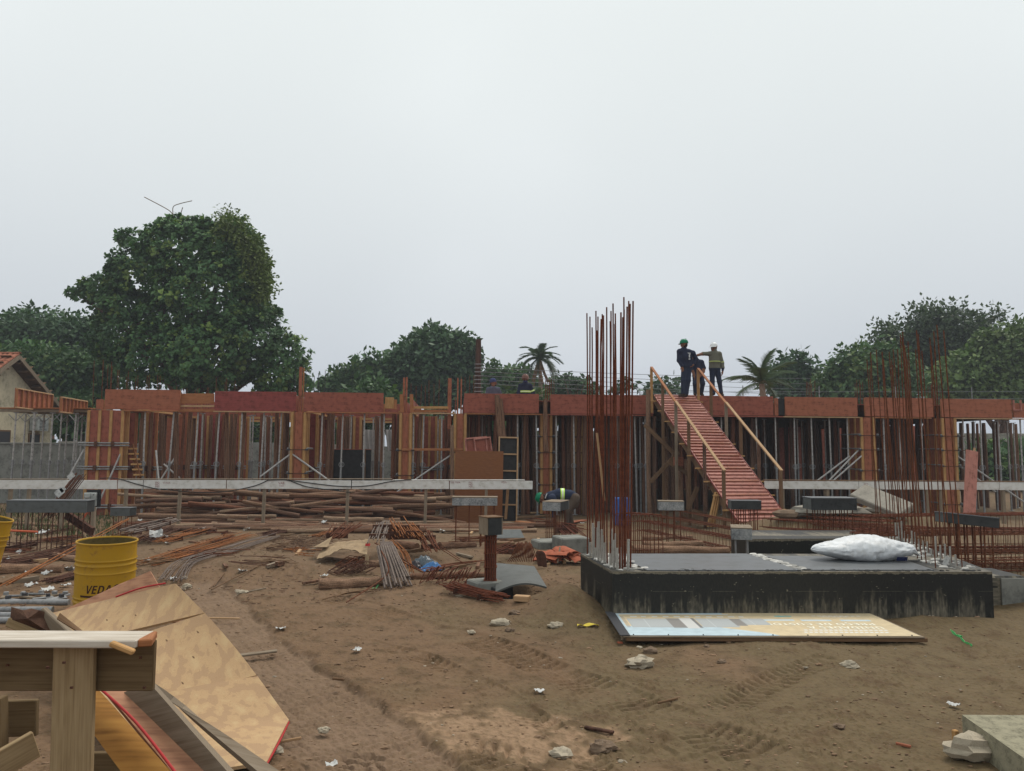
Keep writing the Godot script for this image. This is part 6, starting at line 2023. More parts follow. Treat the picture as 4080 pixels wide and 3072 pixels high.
	for i in 140:
		var low := i < 40
		var d := rng.randf_range(17.7, 19.6) if low else rng.randf_range(19.75, 21.3)
		var prof := 0.0 if low else 0.1 + 0.66 * smoothstep(19.6, 20.7, d) * (1.0 if d < 20.8 else 0.92)
		var cx := rng.randf_range(600, 1980) if low else rng.randf_range(620, 1720)
		if not low:
			prof *= 0.55 + 0.45 * smoothstep(430.0, 760.0, cx)
			prof *= 1.0 - 0.3 * smoothstep(1500.0, 1800.0, cx)
		var lay := rng.randf() if i % 3 else 1.0
		var ln := rng.randf_range(1.1, 3.0)
		var p := stand(cx, d)
		var y := p.y + 0.06 + prof * lay
		var yaw := rng.randf_range(-0.2, 0.2)
		var dy := rng.randf_range(-0.16, 0.16) if prof > 0.2 else 0.0
		var hx := Vector3(cos(yaw) * ln / 2, dy, sin(yaw) * ln / 2)
		var ca := Vector3(p.x, y, p.z)
		var r := rng.randf_range(0.038, 0.068)
		if rng.randf() < 0.5: hx = -hx
		var a := ca - hx
		var b := ca + hx
		a.y = maxf(a.y, soil(a.x, a.z) + 0.05)
		b.y = maxf(b.y, soil(b.x, b.z) + 0.05)
		var tone: int = rng.randi() % 5
		var o := rod(self, "log", a, b, r, mats[["bark0", "bark1", "bark2", "bark_red", "bark_pale"][tone]], "pole_" + ["a", "b", "c", "d"][i % 4])
		tag(o, ("slim " if r < 0.048 else ("thick " if r > 0.058 else "")) + ["brown", "grey-brown", "dark", "reddish", "pale"][tone] + (" log lying flat at the foot of the long heap" if low else (" log on top of the long heap" if lay > 0.8 else " log inside the long heap")), "log", LG)
		var cut := part(o, "cut_end", unit("pipe"), mats.timber_grey, Transform3D(Basis.from_scale(Vector3(0.8, 0.001, 0.8)), Vector3(0, 1.0, 0)))
	for s in [[1560, 2108, 1700, 2107, 0.05, "pale log lying alone in front of the speckled cap"], [1700, 2098, 1985, 2100, 0.06, "long brown log under the orange sheet"], [1985, 2101, 2240, 2098, 0.065, "long brown log leading to the stooping worker's cap"], [1750, 2188, 1890, 2180, 0.07, "short thick log before the speckled cap"], [1270, 2342, 1530, 2330, 0.07, "half-buried sandy log in front of the stirrup bundle"], [1630, 2310, 1930, 2300, 0.05, "pole half sunk in soil behind the stirrup stack"], [2520, 2205, 2900, 2206, 0.08, "smooth grey log lying behind the black foundation"], [2560, 2180, 2800, 2176, 0.07, "second smooth grey log behind the black foundation"], [2560, 2150, 2760, 2148, 0.06, "thin grey log beneath the long rusty cage"], [0, 2285, 250, 2282, 0.075, "grey pole lying behind the yellow drum"], [210, 2225, 330, 2242, 0.06, "short pale log end beside the yellow drum"], [30, 2090, 330, 2102, 0.05, "pale pole lying under the long board cap"], [1430, 2258, 1520, 2256, 0.06, "dark short log beside the grey bar stack"], [1560, 2182, 1660, 2190, 0.08, "thick dark log under the cut bars"]]:
		var a := gnd(s[0], s[1]) + Vector3(0, s[4] * 0.6, 0)
		var b := gnd(s[2], s[3]) + Vector3(0, s[4] * 0.6, 0)
		var o := rod(self, "log", a, b, s[4], mats["bark1" if s[5].contains("pale") or s[5].contains("grey") or s[5].contains("sandy") else "bark0"], "pole_" + ["a", "b", "c", "d"][rng.randi() % 4])
		tag(o, s[5], "log")
	# bar bundles
	bundle("fan of orange-rusted thin bars on the soil below the log heap", [[590, 2258], [740, 2212], [965, 2140]], 20, 0.006, 0.13, "rust_orange", 0.02, 1.3)
	bundle("curved bundle of grey bars bending towards the plywood", [[685, 2325], [728, 2262], [798, 2232], [897, 2206], [985, 2176], [1080, 2148]], 16, 0.006, 0.16, "steel_grey", 0.015, 0.2)
	bundle("short crossed rods at the top corner of the plywood", [[560, 2290, 0.1], [690, 2255, 0.05]], 6, 0.008, 0.15, "timber_brown")
	bundle("single long bar lying across bare soil", [[845, 2352], [973, 2207]], 2, 0.008, 0.01, "timber_brown")
	bundle("long bar meeting the first one in a sharp V", [[850, 2352], [1135, 2217]], 1, 0.008, 0.01, "timber_brown")
	bundle("long yellowish bars slanting past the yellow drum", [[0, 2345, 0, 9.0], [504, 2072, 0, 13.5]], 3, 0.009, 0.05, "rust_orange")
	bundle("grey round bars piled right of the yellow drum's rim", [[500, 2125, 0, 13.8], [690, 2075, 0, 15.4]], 9, 0.012, 0.16, "steel_grey")
	bundle("dark rusty bundle under the long board cap", [[0, 2265], [250, 2215]], 26, 0.006, 0.2, "rust_dark", 0.02, 0.5)
	bundle("rusty bundle touching the left of the yellow drum", [[180, 2165], [310, 2150]], 22, 0.006, 0.16, "rust", 0.03)
	bundle("brown bundle fanning out behind the yellow drum", [[560, 2170], [680, 2110]], 26, 0.006, 0.16, "rust_dark", 0.03, 0.8)
	bundle("thin brown bundle beside white paper scraps", [[470, 2110], [640, 2075]], 18, 0.006, 0.12, "rust", 0.03)
	bundle("fuzzy orange-brown bundle ending at a paper heap", [[640, 2170], [800, 2120]], 22, 0.006, 0.18, "rust_orange", 0.03, 0.5)
	bundle("dark bundle lying under the pale poles at the far left", [[10, 2200], [140, 2170]], 20, 0.006, 0.14, "rust_dark")
	bundle("rusty bundle tail pointing at the drum's foot", [[190, 2330], [300, 2300]], 22, 0.006, 0.1, "rust_dark", 0.02)
	bundle("fan of brown bars behind the cardboard", [[1330, 2150, 0, 12.2], [1380, 2105, 0, 12.9]], 22, 0.007, 0.16, "rust", 0.02, 0.6)
	bundle("stacked orange-brown cut bars at the foot of the log heap", [[1625, 2152, 0, 12.0], [1595, 2104, 0, 12.9]], 34, 0.008, 0.26, "rust_orange", 0.03)
	bundle("brown cut bars sliding off the orange-brown stack", [[1725, 2200, 0, 11.8], [1690, 2128, 0, 12.6]], 22, 0.008, 0.14, "rust", 0.02)
	bundle("bars standing up in a tangle behind the grey stack", [[1505, 2160, 0, 11.4], [1530, 2085, 0, 12.4]], 12, 0.009, 0.14, "steel_grey")
	bundle("rusty bent bar leaf beside the grey bar stack", [[1635, 2292, 0, 10.4], [1615, 2220, 0, 10.9], [1575, 2172, 0, 11.3]], 9, 0.006, 0.06, "rust_orange")
	bundle("long bar slanting over the cardboard and blue bags", [[1511, 2178, 0, 10.6], [1690, 2285, 0, 10.4]], 2, 0.009, 0.02, "rust")
	bundle("long thin bar from the log heap to the capped column", [[1670, 2126, 0, 13.0], [1845, 2240, 0, 11.4]], 2, 0.007, 0.02, "rust")
	bundle("loose looped rod curling over the grey bar stack", [[1511, 2200, 0, 10.2], [1552, 2262, 0, 9.9], [1522, 2306, 0, 9.7], [1390, 2391, 0, 8.6]], 1, 0.009, 0.0, "rust")
	bundle("twisted rods lying on sandy soil before the stirrups", [[1310, 2395], [1380, 2375], [1480, 2365]], 2, 0.007, 0.03, "timber_brown")
	bundle("brown bars strewn before the worker's cap", [[2120, 2085], [2320, 2120]], 12, 0.007, 0.2, "rust_red", 0.04)
	bundle("red-brown mesh bars tangled left of the tall rebar", [[2240, 2130, 0.1], [2330, 2195]], 20, 0.006, 0.22, "rust_red", 0.05)
	bundle("bars bundled low under the speckled cap", [[1810, 2170], [1960, 2165]], 14, 0.006, 0.18, "rust", 0.05)
	bundle("thin bars tangled before the capped column", [[1700, 2300, 0.05], [1800, 2262], [1930, 2245]], 7, 0.006, 0.12, "rust")
	bundle("rods lying on the bent plate behind the column", [[1980, 2250, 0.1], [2060, 2215, 0.1]], 9, 0.006, 0.16, "rust_red", 0.05)
	for i in 26:
		var sx := rng.randf_range(0, 1250)
		var sy := rng.randf_range(2115, 2250)
		bundle("tangled thin rusty bars strewn below the log heap", [[sx, sy], [sx + rng.randf_range(60, 150), sy - rng.randf_range(-12, 40)]], 5 + i % 6, 0.006, rng.randf_range(0.06, 0.18), ["rust", "rust_dark", "rust_orange", "timber_brown"][i % 4], 0.02, rng.randf_range(0, 1.0))
	for i in 40:
		var sp := gnd(rng.randf_range(0, 2250), rng.randf_range(2100, 2330))
		single("scrap_stick", "short brown wood offcut strewn below the log heap", "wood scrap", block(Vector3(0.15 + 0.06 * (i % 7), 0.03 + 0.015 * (i % 3), 0.05)), mats[["timber_brown", "timber_grey", "pine_pale", "bark0"][i % 4]], Transform3D(Basis(Vector3.UP, rng.randf() * PI) * Basis(Vector3.BACK, rng.randf_range(-0.1, 0.15)), sp + Vector3(0, 0.03, 0)), "wood offcuts below the log heap")
	# the flat stack of thick grey bars sliding towards the camera
	var gb := thing("rebar_bundle", "flat stack of thick grey bars pointing at the camera", "rebar", gnd(1590, 2346), 0.0, "loose bundles of reinforcing bar")
	for i in 17:
		var t := i / 16.0
		var a := gnd(lerpf(1533, 1640, t), 2350.0 - 14.0 * t + 6.0 * sin(i * 2.0)) + Vector3(0, 0.02 + 0.05 * (i % 2), 0) - gb.position
		var b := at(lerpf(1503, 1572, t), 2178.0 - 4.0 * (i % 2), 10.6) - gb.position
		rod(gb, "bar", a, b, 0.0125, mats.steel_grey)
	for i in 9:
		var t := i / 8.0
		rod(gb, "bar", gnd(lerpf(1560, 1630, t), 2330) + Vector3(0, 0.1, 0) - gb.position, at(lerpf(1516, 1560, t), 2160, 10.7) - gb.position, 0.0125, mats.steel_grey)
	stirrups("rusty stirrup bundle left of the grey bar stack", gnd(1318, 2290), gnd(1440, 2282), 0.26, 0.2, 22, "rust_dark")
	stirrups("second stirrup heap tucked under the cardboard", gnd(1345, 2262), gnd(1420, 2255), 0.22, 0.2, 14, "rust")
	stirrups("long flat stirrup stack before the capped column", gnd(1690, 2318), gnd(1880, 2328), 0.3, 0.16, 18, "rust_red", 0.5)
	bundle("sheaf of red-rusted stirrup legs in front of the column footing", [[1800, 2362, 0.03], [1990, 2398]], 34, 0.006, 0.13, "rust_red", 0.02)
	# dark stirrup coil hung over the bent plate
	var co := thing("stirrup_bundle", "dark bundle of U-shaped stirrups resting on the bent plate", "rebar", gnd(2090, 2262) + Vector3(0, 0.1, 0), 0.0, "bundles of bent stirrups")
	for i in 15:
		var t := i / 14.0
		var x := lerpf(-0.2, 0.18, t)
		var pts := [Vector3(x - 0.05, 0.0, 0.1), Vector3(x * 0.7 - 0.01, 0.14, 0.1), Vector3(x * 0.55, 0.25 + 0.02 * sin(i * 1.7), 0.02), Vector3(x * 0.6, 0.22, -0.08), Vector3(x, 0.03, -0.1)]
		part(co, "stirrup", sweep(pts, 0.0065, 4, 4), mats.rust)
	for i in 6:
		part(co, "stirrup", sweep([Vector3(0.2 + 0.012 * i, -0.06, 0.12), Vector3(0.17 + 0.012 * i, 0.12, 0.1), Vector3(0.2 + 0.01 * i, 0.15, 0.08), Vector3(0.24 + 0.012 * i, 0.1, 0.1), Vector3(0.27 + 0.01 * i, -0.07, 0.12)], 0.007, 4, 4), mats.rust_dark)
	# bent grey plate over the hole
	var pa := at(1975, 2362, 8.9)
	var pb := at(2178, 2335, 9.0)
	var pc := at(2128, 2252, 10.0)
	var pd := at(1978, 2246, 10.1)
	var fn := func(u: float, v: float) -> Vector3:
		return pa.lerp(pb, u).lerp(pd.lerp(pc, u), v) + Vector3(0, 0.07 * sin(u * PI) * (1.0 - v) - 0.02 * u, 0)
	single("bent_plate", "bent grey-black form sheet bridging a hole beside the capped column", "plywood", sheet(fn, 12, 8, 0.02, 1, 1), mats.plate_grey)
	single("grey_board", "grey weathered board lying behind the capped column", "board", block(Vector3(0.75, 0.05, 0.75)), mats.cap_olive, Transform3D(Basis(Vector3.UP, 0.1) * Basis(Vector3.RIGHT, 0.12), gnd(2010, 2150) + Vector3(0, 0.1, 0)))
	single("wood_offcut", "sawn yellow timber block under the grey board", "offcut", block(Vector3(0.4, 0.16, 0.2), 0.01), mats.timber_brown, Transform3D(Basis(Vector3.UP, 0.15), gnd(2000, 2195) + Vector3(0, 0.07, 0)))
	single("wood_offcut", "pale sawn block lying in front of the hole", "offcut", block(Vector3(0.17, 0.06, 0.1), 0.005), mats.pine_pale, Transform3D(Basis(Vector3.UP, -0.3), gnd(2080, 2395) + Vector3(0, 0.03, 0)))
	# clay tiles
	var ct := thing("clay_tile_pile", "small heap of broken red clay tiles left of the black foundation", "tiles", gnd(2230, 2240))
	for i in 16:
		var fnt := func(u: float, v: float) -> Vector3: return Vector3((u - 0.5) * 0.2, 0.035 * sin(u * PI), (v - 0.5) * 0.34)
		if not cache.has("ctile"):
			cache["ctile"] = sheet(fnt, 6, 1, 0.012)
		part(ct, "tile", cache.ctile, mats.clay, Transform3D(Basis(Vector3.UP, rng.randf_range(0.5, 1.2)) * Basis(Vector3.RIGHT, rng.randf_range(-0.2, 0.5)), Vector3(rng.randf_range(-0.22, 0.25), 0.03 + 0.016 * i * (1.0 if i < 10 else 0.4), rng.randf_range(-0.16, 0.2))))
	beam(ct, "stick", Vector3(-0.05, 0.02, 0.28), Vector3(0.0, 0.24, 0.1), 0.03, 0.02, mats.timber_grey)
	# cardboard
	var cb := thing("cardboard_sheet", "crumpled brown cardboard carton lying over bars", "cardboard", gnd(1370, 2235))
	var k := 10.9 / F
	var cpt := func(px: float, py: float, dd: float) -> Vector3: return at(px, py, dd) - cb.position
	var q00: Vector3 = cpt.call(1262, 2228, 11.2)
	var q10: Vector3 = cpt.call(1462, 2208, 11.2)
	var q11: Vector3 = cpt.call(1468, 2148, 11.9)
	var q01: Vector3 = cpt.call(1295, 2165, 11.9)
	var nf := FastNoiseLite.new()
	nf.seed = 8
	nf.frequency = 2.0
	part(cb, "panel", sheet(func(u: float, v: float) -> Vector3: return q00.lerp(q10, u).lerp(q01.lerp(q11, u), v) + Vector3(0, 0.09 * sin(u * PI) * (1.0 - v) + 0.05 * nf.get_noise_2d(u * 1.4, v * 1.4), 0), 20, 12, 0.006), mats.cardboard)
	var f0: Vector3 = cpt.call(1250, 2185, 11.5)
	part(cb, "flap", sheet(func(u: float, v: float) -> Vector3: return f0 + Vector3(u * 0.2, 0.02 + v * 0.12 * u, -v * 0.3), 6, 6, 0.006), mats.cardboard)
	part(cb, "end_flap", sheet(func(u: float, v: float) -> Vector3: return q10 + Vector3(-0.02 + u * 0.06, -0.2 * v, 0.02 + 0.05 * v), 4, 4, 0.006), mats.cardboard)
	part(cb, "printed_square", block(Vector3(0.07, 0.045, 0.003), 0.0), mats.cardboard_red, Transform3D(Basis(Vector3.RIGHT, -0.75), cpt.call(1465, 2183, 11.32) + Vector3(0, 0.045, 0)))
	for i in 6:
		part(cb, "printed_line", block(Vector3(0.08, 0.006, 0.002), 0.0), mats.timber_brown, Transform3D(Basis(Vector3.RIGHT, -0.75), q01.lerp(q11, 0.25 + 0.12 * i).lerp(q00.lerp(q10, 0.25 + 0.12 * i), 0.2) + Vector3(0, 0.055, 0.02)))
	# plastic bags
	for s in [[1690, 2258, 0.16, "plastic_clear", "crumpled clear plastic bag with blue print beside the bar stack"], [1722, 2275, 0.13, "plastic_blue", "torn bright blue plastic bag on the soil"], [1655, 2262, 0.1, "plastic_dark", "black plastic scrap beside the blue bags"]]:
		var nz := FastNoiseLite.new()
		nz.seed = int(s[0])
		nz.frequency = 1.0
		single("plastic_bag", s[4], "plastic", sheet(func(u: float, v: float) -> Vector3: return Vector3((u - 0.5) * s[2] * 2.4, s[2] * (0.75 * sin(u * PI) * sin(v * PI) + 0.5 * absf(nz.get_noise_2d(u * 6.0, v * 6.0))), (0.5 - v) * s[2] * 1.6), 18, 14, 0.003), mats[s[3]], Transform3D(Basis(Vector3.UP, s[0]), gnd(s[0], s[1]) + Vector3(0, 0.015, 0)))
	# dark rusty bundle leaning by the switch box, with tags
	var lb := thing("rebar_bundle", "dark rusty bar bundle with white tags leaning over the white board", "rebar", at(230, 2000, 14.2), 0.0, "loose bundles of reinforcing bar")
	var b0 := at(235, 2005, 14.2) - lb.position
	var b1 := at(312, 1905, 14.6) - lb.position
	for i in 30:
		var of := Vector3(rng.randf_range(-0.09, 0.09), rng.randf_range(-0.05, 0.05), rng.randf_range(-0.1, 0.1))
		rod(lb, "bar", b0 + of - (b1 - b0) * 0.5, b1 + of + (b1 - b0) * rng.randf_range(-0.06, 0.15), 0.008, mats.rust_dark)
	for s in [[283, 1897, 0.12], [237, 1962, 0.16], [250, 1950, 0.1]]:
		part(lb, "tag", block(Vector3(s[2], s[2] * 0.8, 0.004), 0.0), mats.paper, Transform3D(Basis(Vector3.BACK, 0.6 + s[2]), at(s[0], s[1], 14.0) - lb.position))
	var rb := thing("rusty_channel", "rusty steel channel slanting under the long board cap", "steel", at(290, 2060, 13.9))
	var r0 := at(262, 2045, 13.9) - rb.position
	var r1 := at(375, 2120, 13.6) - rb.position
	beam(rb, "web", r0, r1, 0.14, 0.012, mats.rust_dark)
	beam(rb, "flange", r0 + Vector3(0, 0.07, 0.03), r1 + Vector3(0, 0.07, 0.03), 0.012, 0.07, mats.rust_dark)
	beam(rb, "flange", r0 + Vector3(0, -0.07, 0.03), r1 + Vector3(0, -0.07, 0.03), 0.012, 0.07, mats.rust_dark)
	for s in [[327, 2074, 353, 2032, 14.5, "orange plastic conduit stub sticking up by the channel"], [40, 2114, 150, 2119, 12.5, "orange conduit lying under the long board cap"]]:
		var o := rod(self, "conduit", at(s[0], s[1], s[4]), at(s[2], s[3], s[4]), 0.016, mats.orange_pipe, "pipe")
		tag(o, s[5], "conduit")
	# blue barrel behind the tall bars
	var bb := thing("blue_barrel", "blue plastic barrel in front of the dark posts", "barrel", stand(2476, 20.4))
	var bs := Shape.new()
	bs.lathe([[0.0, 0.0], [0.27, 0.0], [0.29, 0.05], [0.29, 0.3], [0.3, 0.32], [0.29, 0.34], [0.29, 0.6], [0.3, 0.62], [0.29, 0.64], [0.28, 0.9], [0.25, 0.93], [0.0, 0.93]], 20)
	part(bb, "shell", bs.mesh(), mats.barrel_blue, Transform3D(Basis.from_scale(Vector3.ONE * 0.78), Vector3.ZERO))
	# rubble mound by the ramp
	for s in [[3310, 1948, 0.75, "broken flat concrete slab on top of the rubble mound"], [3640, 1985, 0.0, ""], [3135, 1955, 0.3, "brown boulder at the ramp's right rail"], [3195, 2000, 0.25, "pale rock in the face of the rubble mound"], [3560, 1945, 0.3, "grey rubble lump beside the tilted slab"], [3475, 1950, 0.2, "small rubble lump on the mound"]]:
		if s[2] > 0.0:
			var g := at(s[0], s[1], 17.2)
			single("rubble", s[3], "rubble", lump(int(s[0]), 0.4 if s[2] > 0.5 else 0.7, 0.3), mats["concrete" if s[2] != 0.3 else "stone_brown"], Transform3D(Basis.from_scale(Vector3(s[2], s[2] * 0.55, s[2] * 0.6)), Vector3(g.x, soil(g.x, g.z) + 0.12, g.z)), "rubble on the mound")
	var ta := at(3440, 1968, 17.0)
	var tbp := at(3590, 2030, 16.2)
	single("tilted_slab", "long grey concrete slab lying tilted on the rubble mound", "slab", block(Vector3(ta.distance_to(tbp) + 0.3, 0.16, 0.5), 0.02), mats.concrete, lie(ta, tbp, 0.5))
	# planks strewn near the stooping worker
	for s in [[2050, 2070, 2190, 2060, "timber_brown", "brown plank lying behind the long log"], [2110, 2050, 2200, 2045, "pine_pale", "pale plank behind the worker's cap"], [2230, 2095, 2330, 2080, "film_rust", "reddish plank at the worker's feet"], [2060, 2085, 2160, 2095, "pine_orange", "orange offcut plank by the stake"], [1960, 2092, 2040, 2090, "timber_grey", "grey plank end beside the stake"]]:
		var a := gnd(s[0], s[1]) + Vector3(0, 0.05, 0)
		var b := gnd(s[2], s[3]) + Vector3(0, 0.05, 0)
		single("loose_plank", s[5], "board", block(Vector3(a.distance_to(b), 0.03, 0.2)), mats[s[4]], lie(a, b))
	build_drums()

func drum_mesh() -> Shape:
	var s := Shape.new()
	var prof := [[0.0, 0.012], [0.285, 0.012], [0.292, 0.0], [0.298, 0.008], [0.292, 0.02]]
	for yb in [0.06, 0.27, 0.315, 0.57, 0.65, 0.7]:
		prof.append_array([[0.289, yb - 0.016], [0.298, yb - 0.004], [0.298, yb + 0.004], [0.289, yb + 0.016]])
	prof.append_array([[0.289, 0.86], [0.296, 0.866], [0.3, 0.875], [0.297, 0.885], [0.29, 0.886], [0.284, 0.88], [0.283, 0.86]])
	s.lathe(prof, 48)
	return s

func build_drums():
	var p := stand(413, 8.3)
	var o := thing("steel_drum", "open-topped yellow steel drum with brown lettering behind the plywood", "drum", p + Vector3(0, -0.17, 0))
	o.rotation = Vector3(0.035, 0, -0.025)
	part(o, "shell", drum_mesh().mesh(), mats.drum)
	var inn := Shape.new()
	inn.lathe([[0.282, 0.87], [0.282, 0.02], [0.0, 0.02]], 32)
	part(o, "lining", inn.mesh(), mats.drum_inside)
	# lettering bent round the shell
	var t := TextMesh.new()
	var f := SystemFont.new()
	f.font_names = PackedStringArray(["Droid Sans"])
	f.font_weight = 700
	t.font = f
	t.text = "VEDACIT"
	t.font_size = 48
	t.pixel_size = 0.08 / 34.0
	t.depth = 0.004
	t.curve_step = 3.0
	var arr := t.get_mesh_arrays()
	var v: PackedVector3Array = arr[Mesh.ARRAY_VERTEX]
	var n: PackedVector3Array = arr[Mesh.ARRAY_NORMAL]
	var cy := 0.42
	for i in v.size():
		var x := v[i].x * 0.88 + v[i].y * 0.22 + 0.1
		var a := x / 0.29 + 0.2
		var r := 0.2895 + v[i].z * 0.4
		v[i] = Vector3(sin(a) * r, cy + v[i].y, cos(a) * r)
		n[i] = Basis(Vector3.UP, a) * n[i]
	arr[Mesh.ARRAY_VERTEX] = v
	arr[Mesh.ARRAY_NORMAL] = n
	arr[Mesh.ARRAY_TANGENT] = null
	var am := ArrayMesh.new()
	am.add_surface_from_arrays(Mesh.PRIMITIVE_TRIANGLES, arr)
	part(o, "lettering", am, mats.letter_brown)
	var ul := Shape.new()
	for i in 20:
		var a0 := -0.38 + i * 0.075
		var a1 := a0 + 0.075
		ul.quad(Vector3(sin(a0), 0, cos(a0)) * 0.2905 + Vector3(0, 0.34, 0), Vector3(sin(a1), 0, cos(a1)) * 0.2905 + Vector3(0, 0.34, 0), Vector3(sin(a1), 0, cos(a1)) * 0.2905 + Vector3(0, 0.36, 0), Vector3(sin(a0), 0, cos(a0)) * 0.2905 + Vector3(0, 0.36, 0))
	part(o, "underline", ul.mesh(), mats.letter_brown)
	# dented second drum
	var o2 := thing("steel_drum", "dented yellow steel drum tilting at the edge of the rebar heap", "drum", stand(-140, 9.3))
	o2.rotation = Vector3(0.03, 0.4, -0.19)
	var s := drum_mesh()
	for i in s.v.size():
		var q := s.v[i]
		var a := atan2(q.z, q.x)
		var dent := exp(-pow((a - 0.3) / 0.5, 2.0) - pow((q.y - 0.42) / 0.14, 2.0))
		s.v[i] = Vector3(q.x * (1.0 - 0.2 * dent), q.y, q.z * (1.0 - 0.2 * dent))
	part(o2, "shell", s.mesh(), mats.drum)
	var dl := Shape.new()
	dl.lathe([[0.28, 0.87], [0.28, 0.66], [0.0, 0.64]], 32)
	part(o2, "lining", dl.mesh(), mats.drum_inside)

# ---------------------------------------------------------------- foreground carpentry
func plate(parent: Node, called: String, p: Array, thick: float, m: Material, nu := 8, nv := 8, bow := 0.0, us := 1.0, vs := 1.0) -> MeshInstance3D:     # corners 00, 10, 11, 01
	var nrm: Vector3 = (p[1] - p[0]).cross(p[3] - p[0]).normalized()
	return part(parent, called, sheet(func(u: float, v: float) -> Vector3:
		return (p[0] as Vector3).lerp(p[1], u).lerp((p[3] as Vector3).lerp(p[2], u), v) + nrm * (bow * sin(v * PI) * (0.6 + 0.4 * sin(u * PI))), nu, nv, thick, us, vs), m)

func build_foreground():
	# work bench
	var bx := at(300, 2600, 2.9)
	var o := thing("work_bench", "rough timber carpenter's bench with a worn pale top plank", "bench", Vector3(bx.x, 0, bx.z))
	var yb := 0.984
	var c := o.position
	var xr := at(500, 2555, 2.9).x - c.x
	part(o, "top_plank", block(Vector3(2.4, 0.029, 0.155), 0.004), mats.bench_top, Transform3D(Basis(Vector3.UP, 0.012), Vector3(xr - 1.17, yb - 0.015, -0.075)))
	part(o, "plank_end", block(Vector3(0.05, 0.027, 0.135), 0.004), mats.pine_orange, Transform3D(Basis(Vector3.UP, 0.3), Vector3(xr + 0.035, yb - 0.016, -0.1)))
	part(o, "side_rail", block(Vector3(2.4, 0.19, 0.026), 0.004), mats.bench_rail, Transform3D(Basis(Vector3.UP, 0.012), Vector3(xr - 1.155, yb - 0.127, -0.135)))
	part(o, "post", block(Vector3(0.98, 0.154, 0.03), 0.004), mats.bench_post, Transform3D(Basis(Vector3.BACK, PI / 2 + 0.025), Vector3(at(232, 2600, 2.87).x - c.x, 0.46, -0.102)))
	for q in [[255, 2640], [285, 2740], [190, 2660], [560, 2620], [575, 2740], [30, 2650]]:
		part(o, "nail_head", block(Vector3(0.008, 0.008, 0.006), 0.0), mats.rust_dark, Transform3D(Basis(), at(q[0], q[1], 2.84 if q[0] < 300 and q[0] > 100 else 3.015) - c))
	beam(o, "splinter", at(440, 2562, 2.86) - c, at(535, 2600, 2.87) - c, 0.018, 0.03, mats.pine)
	beam(o, "far_rail", at(-200, 2870, 3.6) - c, at(150, 2858, 3.6) - c, 0.16, 0.026, mats.bench_rail)
	beam(o, "brace_board", at(-60, 3080, 3.3) - c, at(143, 2962, 3.45) - c, 0.12, 0.026, mats.bench_post)
	beam(o, "foot_rail", at(295, 3040, 3.7) - c, at(520, 3040, 3.7) - c, 0.1, 0.03, mats.bench_rail)
	beam(o, "back_leg", at(-5, 2780, 3.5) - c, at(0, 3300, 3.5) - c, 0.09, 0.03, mats.bench_rail)
	beam(o, "back_leg", at(300, 3060, 3.75) - c, at(352, 2760, 3.75) - c, 0.1, 0.03, mats.bench_rail)
	# main stained plywood sheet with two saw cuts
	var A := at(700, 2327, 5.6)
	var E := at(184, 2452, 5.9)
	var Bp := at(1150, 2873, 4.76)
	var Fp := Vector3(-2.15, 0.05, -4.25)
	var M := at(667, 2311, 5.65)
	var ply := thing("plywood_sheet", "big water-stained cream plywood sheet with two saw cuts leaning by the bench", "plywood", Vector3(-2.3, 0.0, -5.0))
	var base := ply.position
	var pt := func(u: float, v: float) -> Vector3:      # u from the far-left edge to the right edge, v downwards
		var p := E.lerp(A, u).lerp(Fp.lerp(Bp, u), v)
		return p + Vector3(0.012, 0.05, 0.02) * sin(v * PI) - base
	var seg := func(called: String, va0: float, va1: float, vb0: float, vb1: float, u1 := 1.0):     # v limits on the left edge and on the right edge
		part(ply, called, sheet(func(u: float, v: float) -> Vector3: return pt.call(u * u1, lerpf(lerpf(va0, vb0, u), lerpf(va1, vb1, u), v)), 20, 16, 0.018, 1.0, maxf(va1 - va0, 0.3) * 1.3), mats.veneer)
	seg.call("panel", 0.0, 0.34, 0.0, 0.29)
	seg.call("panel", 0.43, 0.8, 0.293, 0.745)
	var cl0: Vector3 = pt.call(0.0, 0.803)
	var cl1: Vector3 = pt.call(0.0, 1.0)
	var cr: Vector3 = pt.call(1.0, 0.751)
	var cB: Vector3 = Bp - base
	var cC: Vector3 = at(1063, 3041, 4.16) - base
	part(ply, "panel", sheet(func(u: float, v: float) -> Vector3:
		var r := cr.lerp(cB, v / 0.5) if v < 0.5 else cB.lerp(cC, (v - 0.5) / 0.5)
		return cl0.lerp(cl1 + Vector3(0.5, 0, 0.25), v).lerp(r, u) + Vector3(0, 0.03, 0.02) * sin(u * PI) * (1.0 - v), 20, 16, 0.018, 1.0, 1.0), mats.veneer)
	for k in [[0.38, 0.19], [0.45, 0.27], [0.64, 0.44], [0.72, 0.58], [0.86, 0.42], [0.91, 0.52], [0.58, 0.2], [0.56, 0.72]]:
		var q: Vector3 = pt.call(k[0], k[1])
		var up: Vector3 = (pt.call(k[0] + 0.02, k[1]) - q).cross(pt.call(k[0], k[1] + 0.02) - q).normalized()
		if up.y < 0: up = -up
		var xd: Vector3 = (pt.call(k[0], k[1] + 0.02) - q).normalized()
		part(ply, "knot", lump(5, 0.5, 0.3), mats.timber_brown, Transform3D(Basis(xd * 0.016, up * 0.003, xd.cross(up) * 0.005), q + up * 0.009))
	var bc := Shape.new()
	part(ply, "red_edge", sweep([cB + Vector3(0, -0.006, 0), cB.lerp(cC, 0.5) + Vector3(0.004, -0.006, 0), cC + Vector3(0, -0.004, 0)], 0.007, 5), mats.red_edge)
	part(ply, "torn_edge", sweep([pt.call(0.55, 0.0) + Vector3(0, 0.012, 0), pt.call(0.75, -0.015) + Vector3(0, 0.02, 0), pt.call(0.93, -0.01) + Vector3(0, 0.015, 0)], 0.006, 4), mats.red_edge)
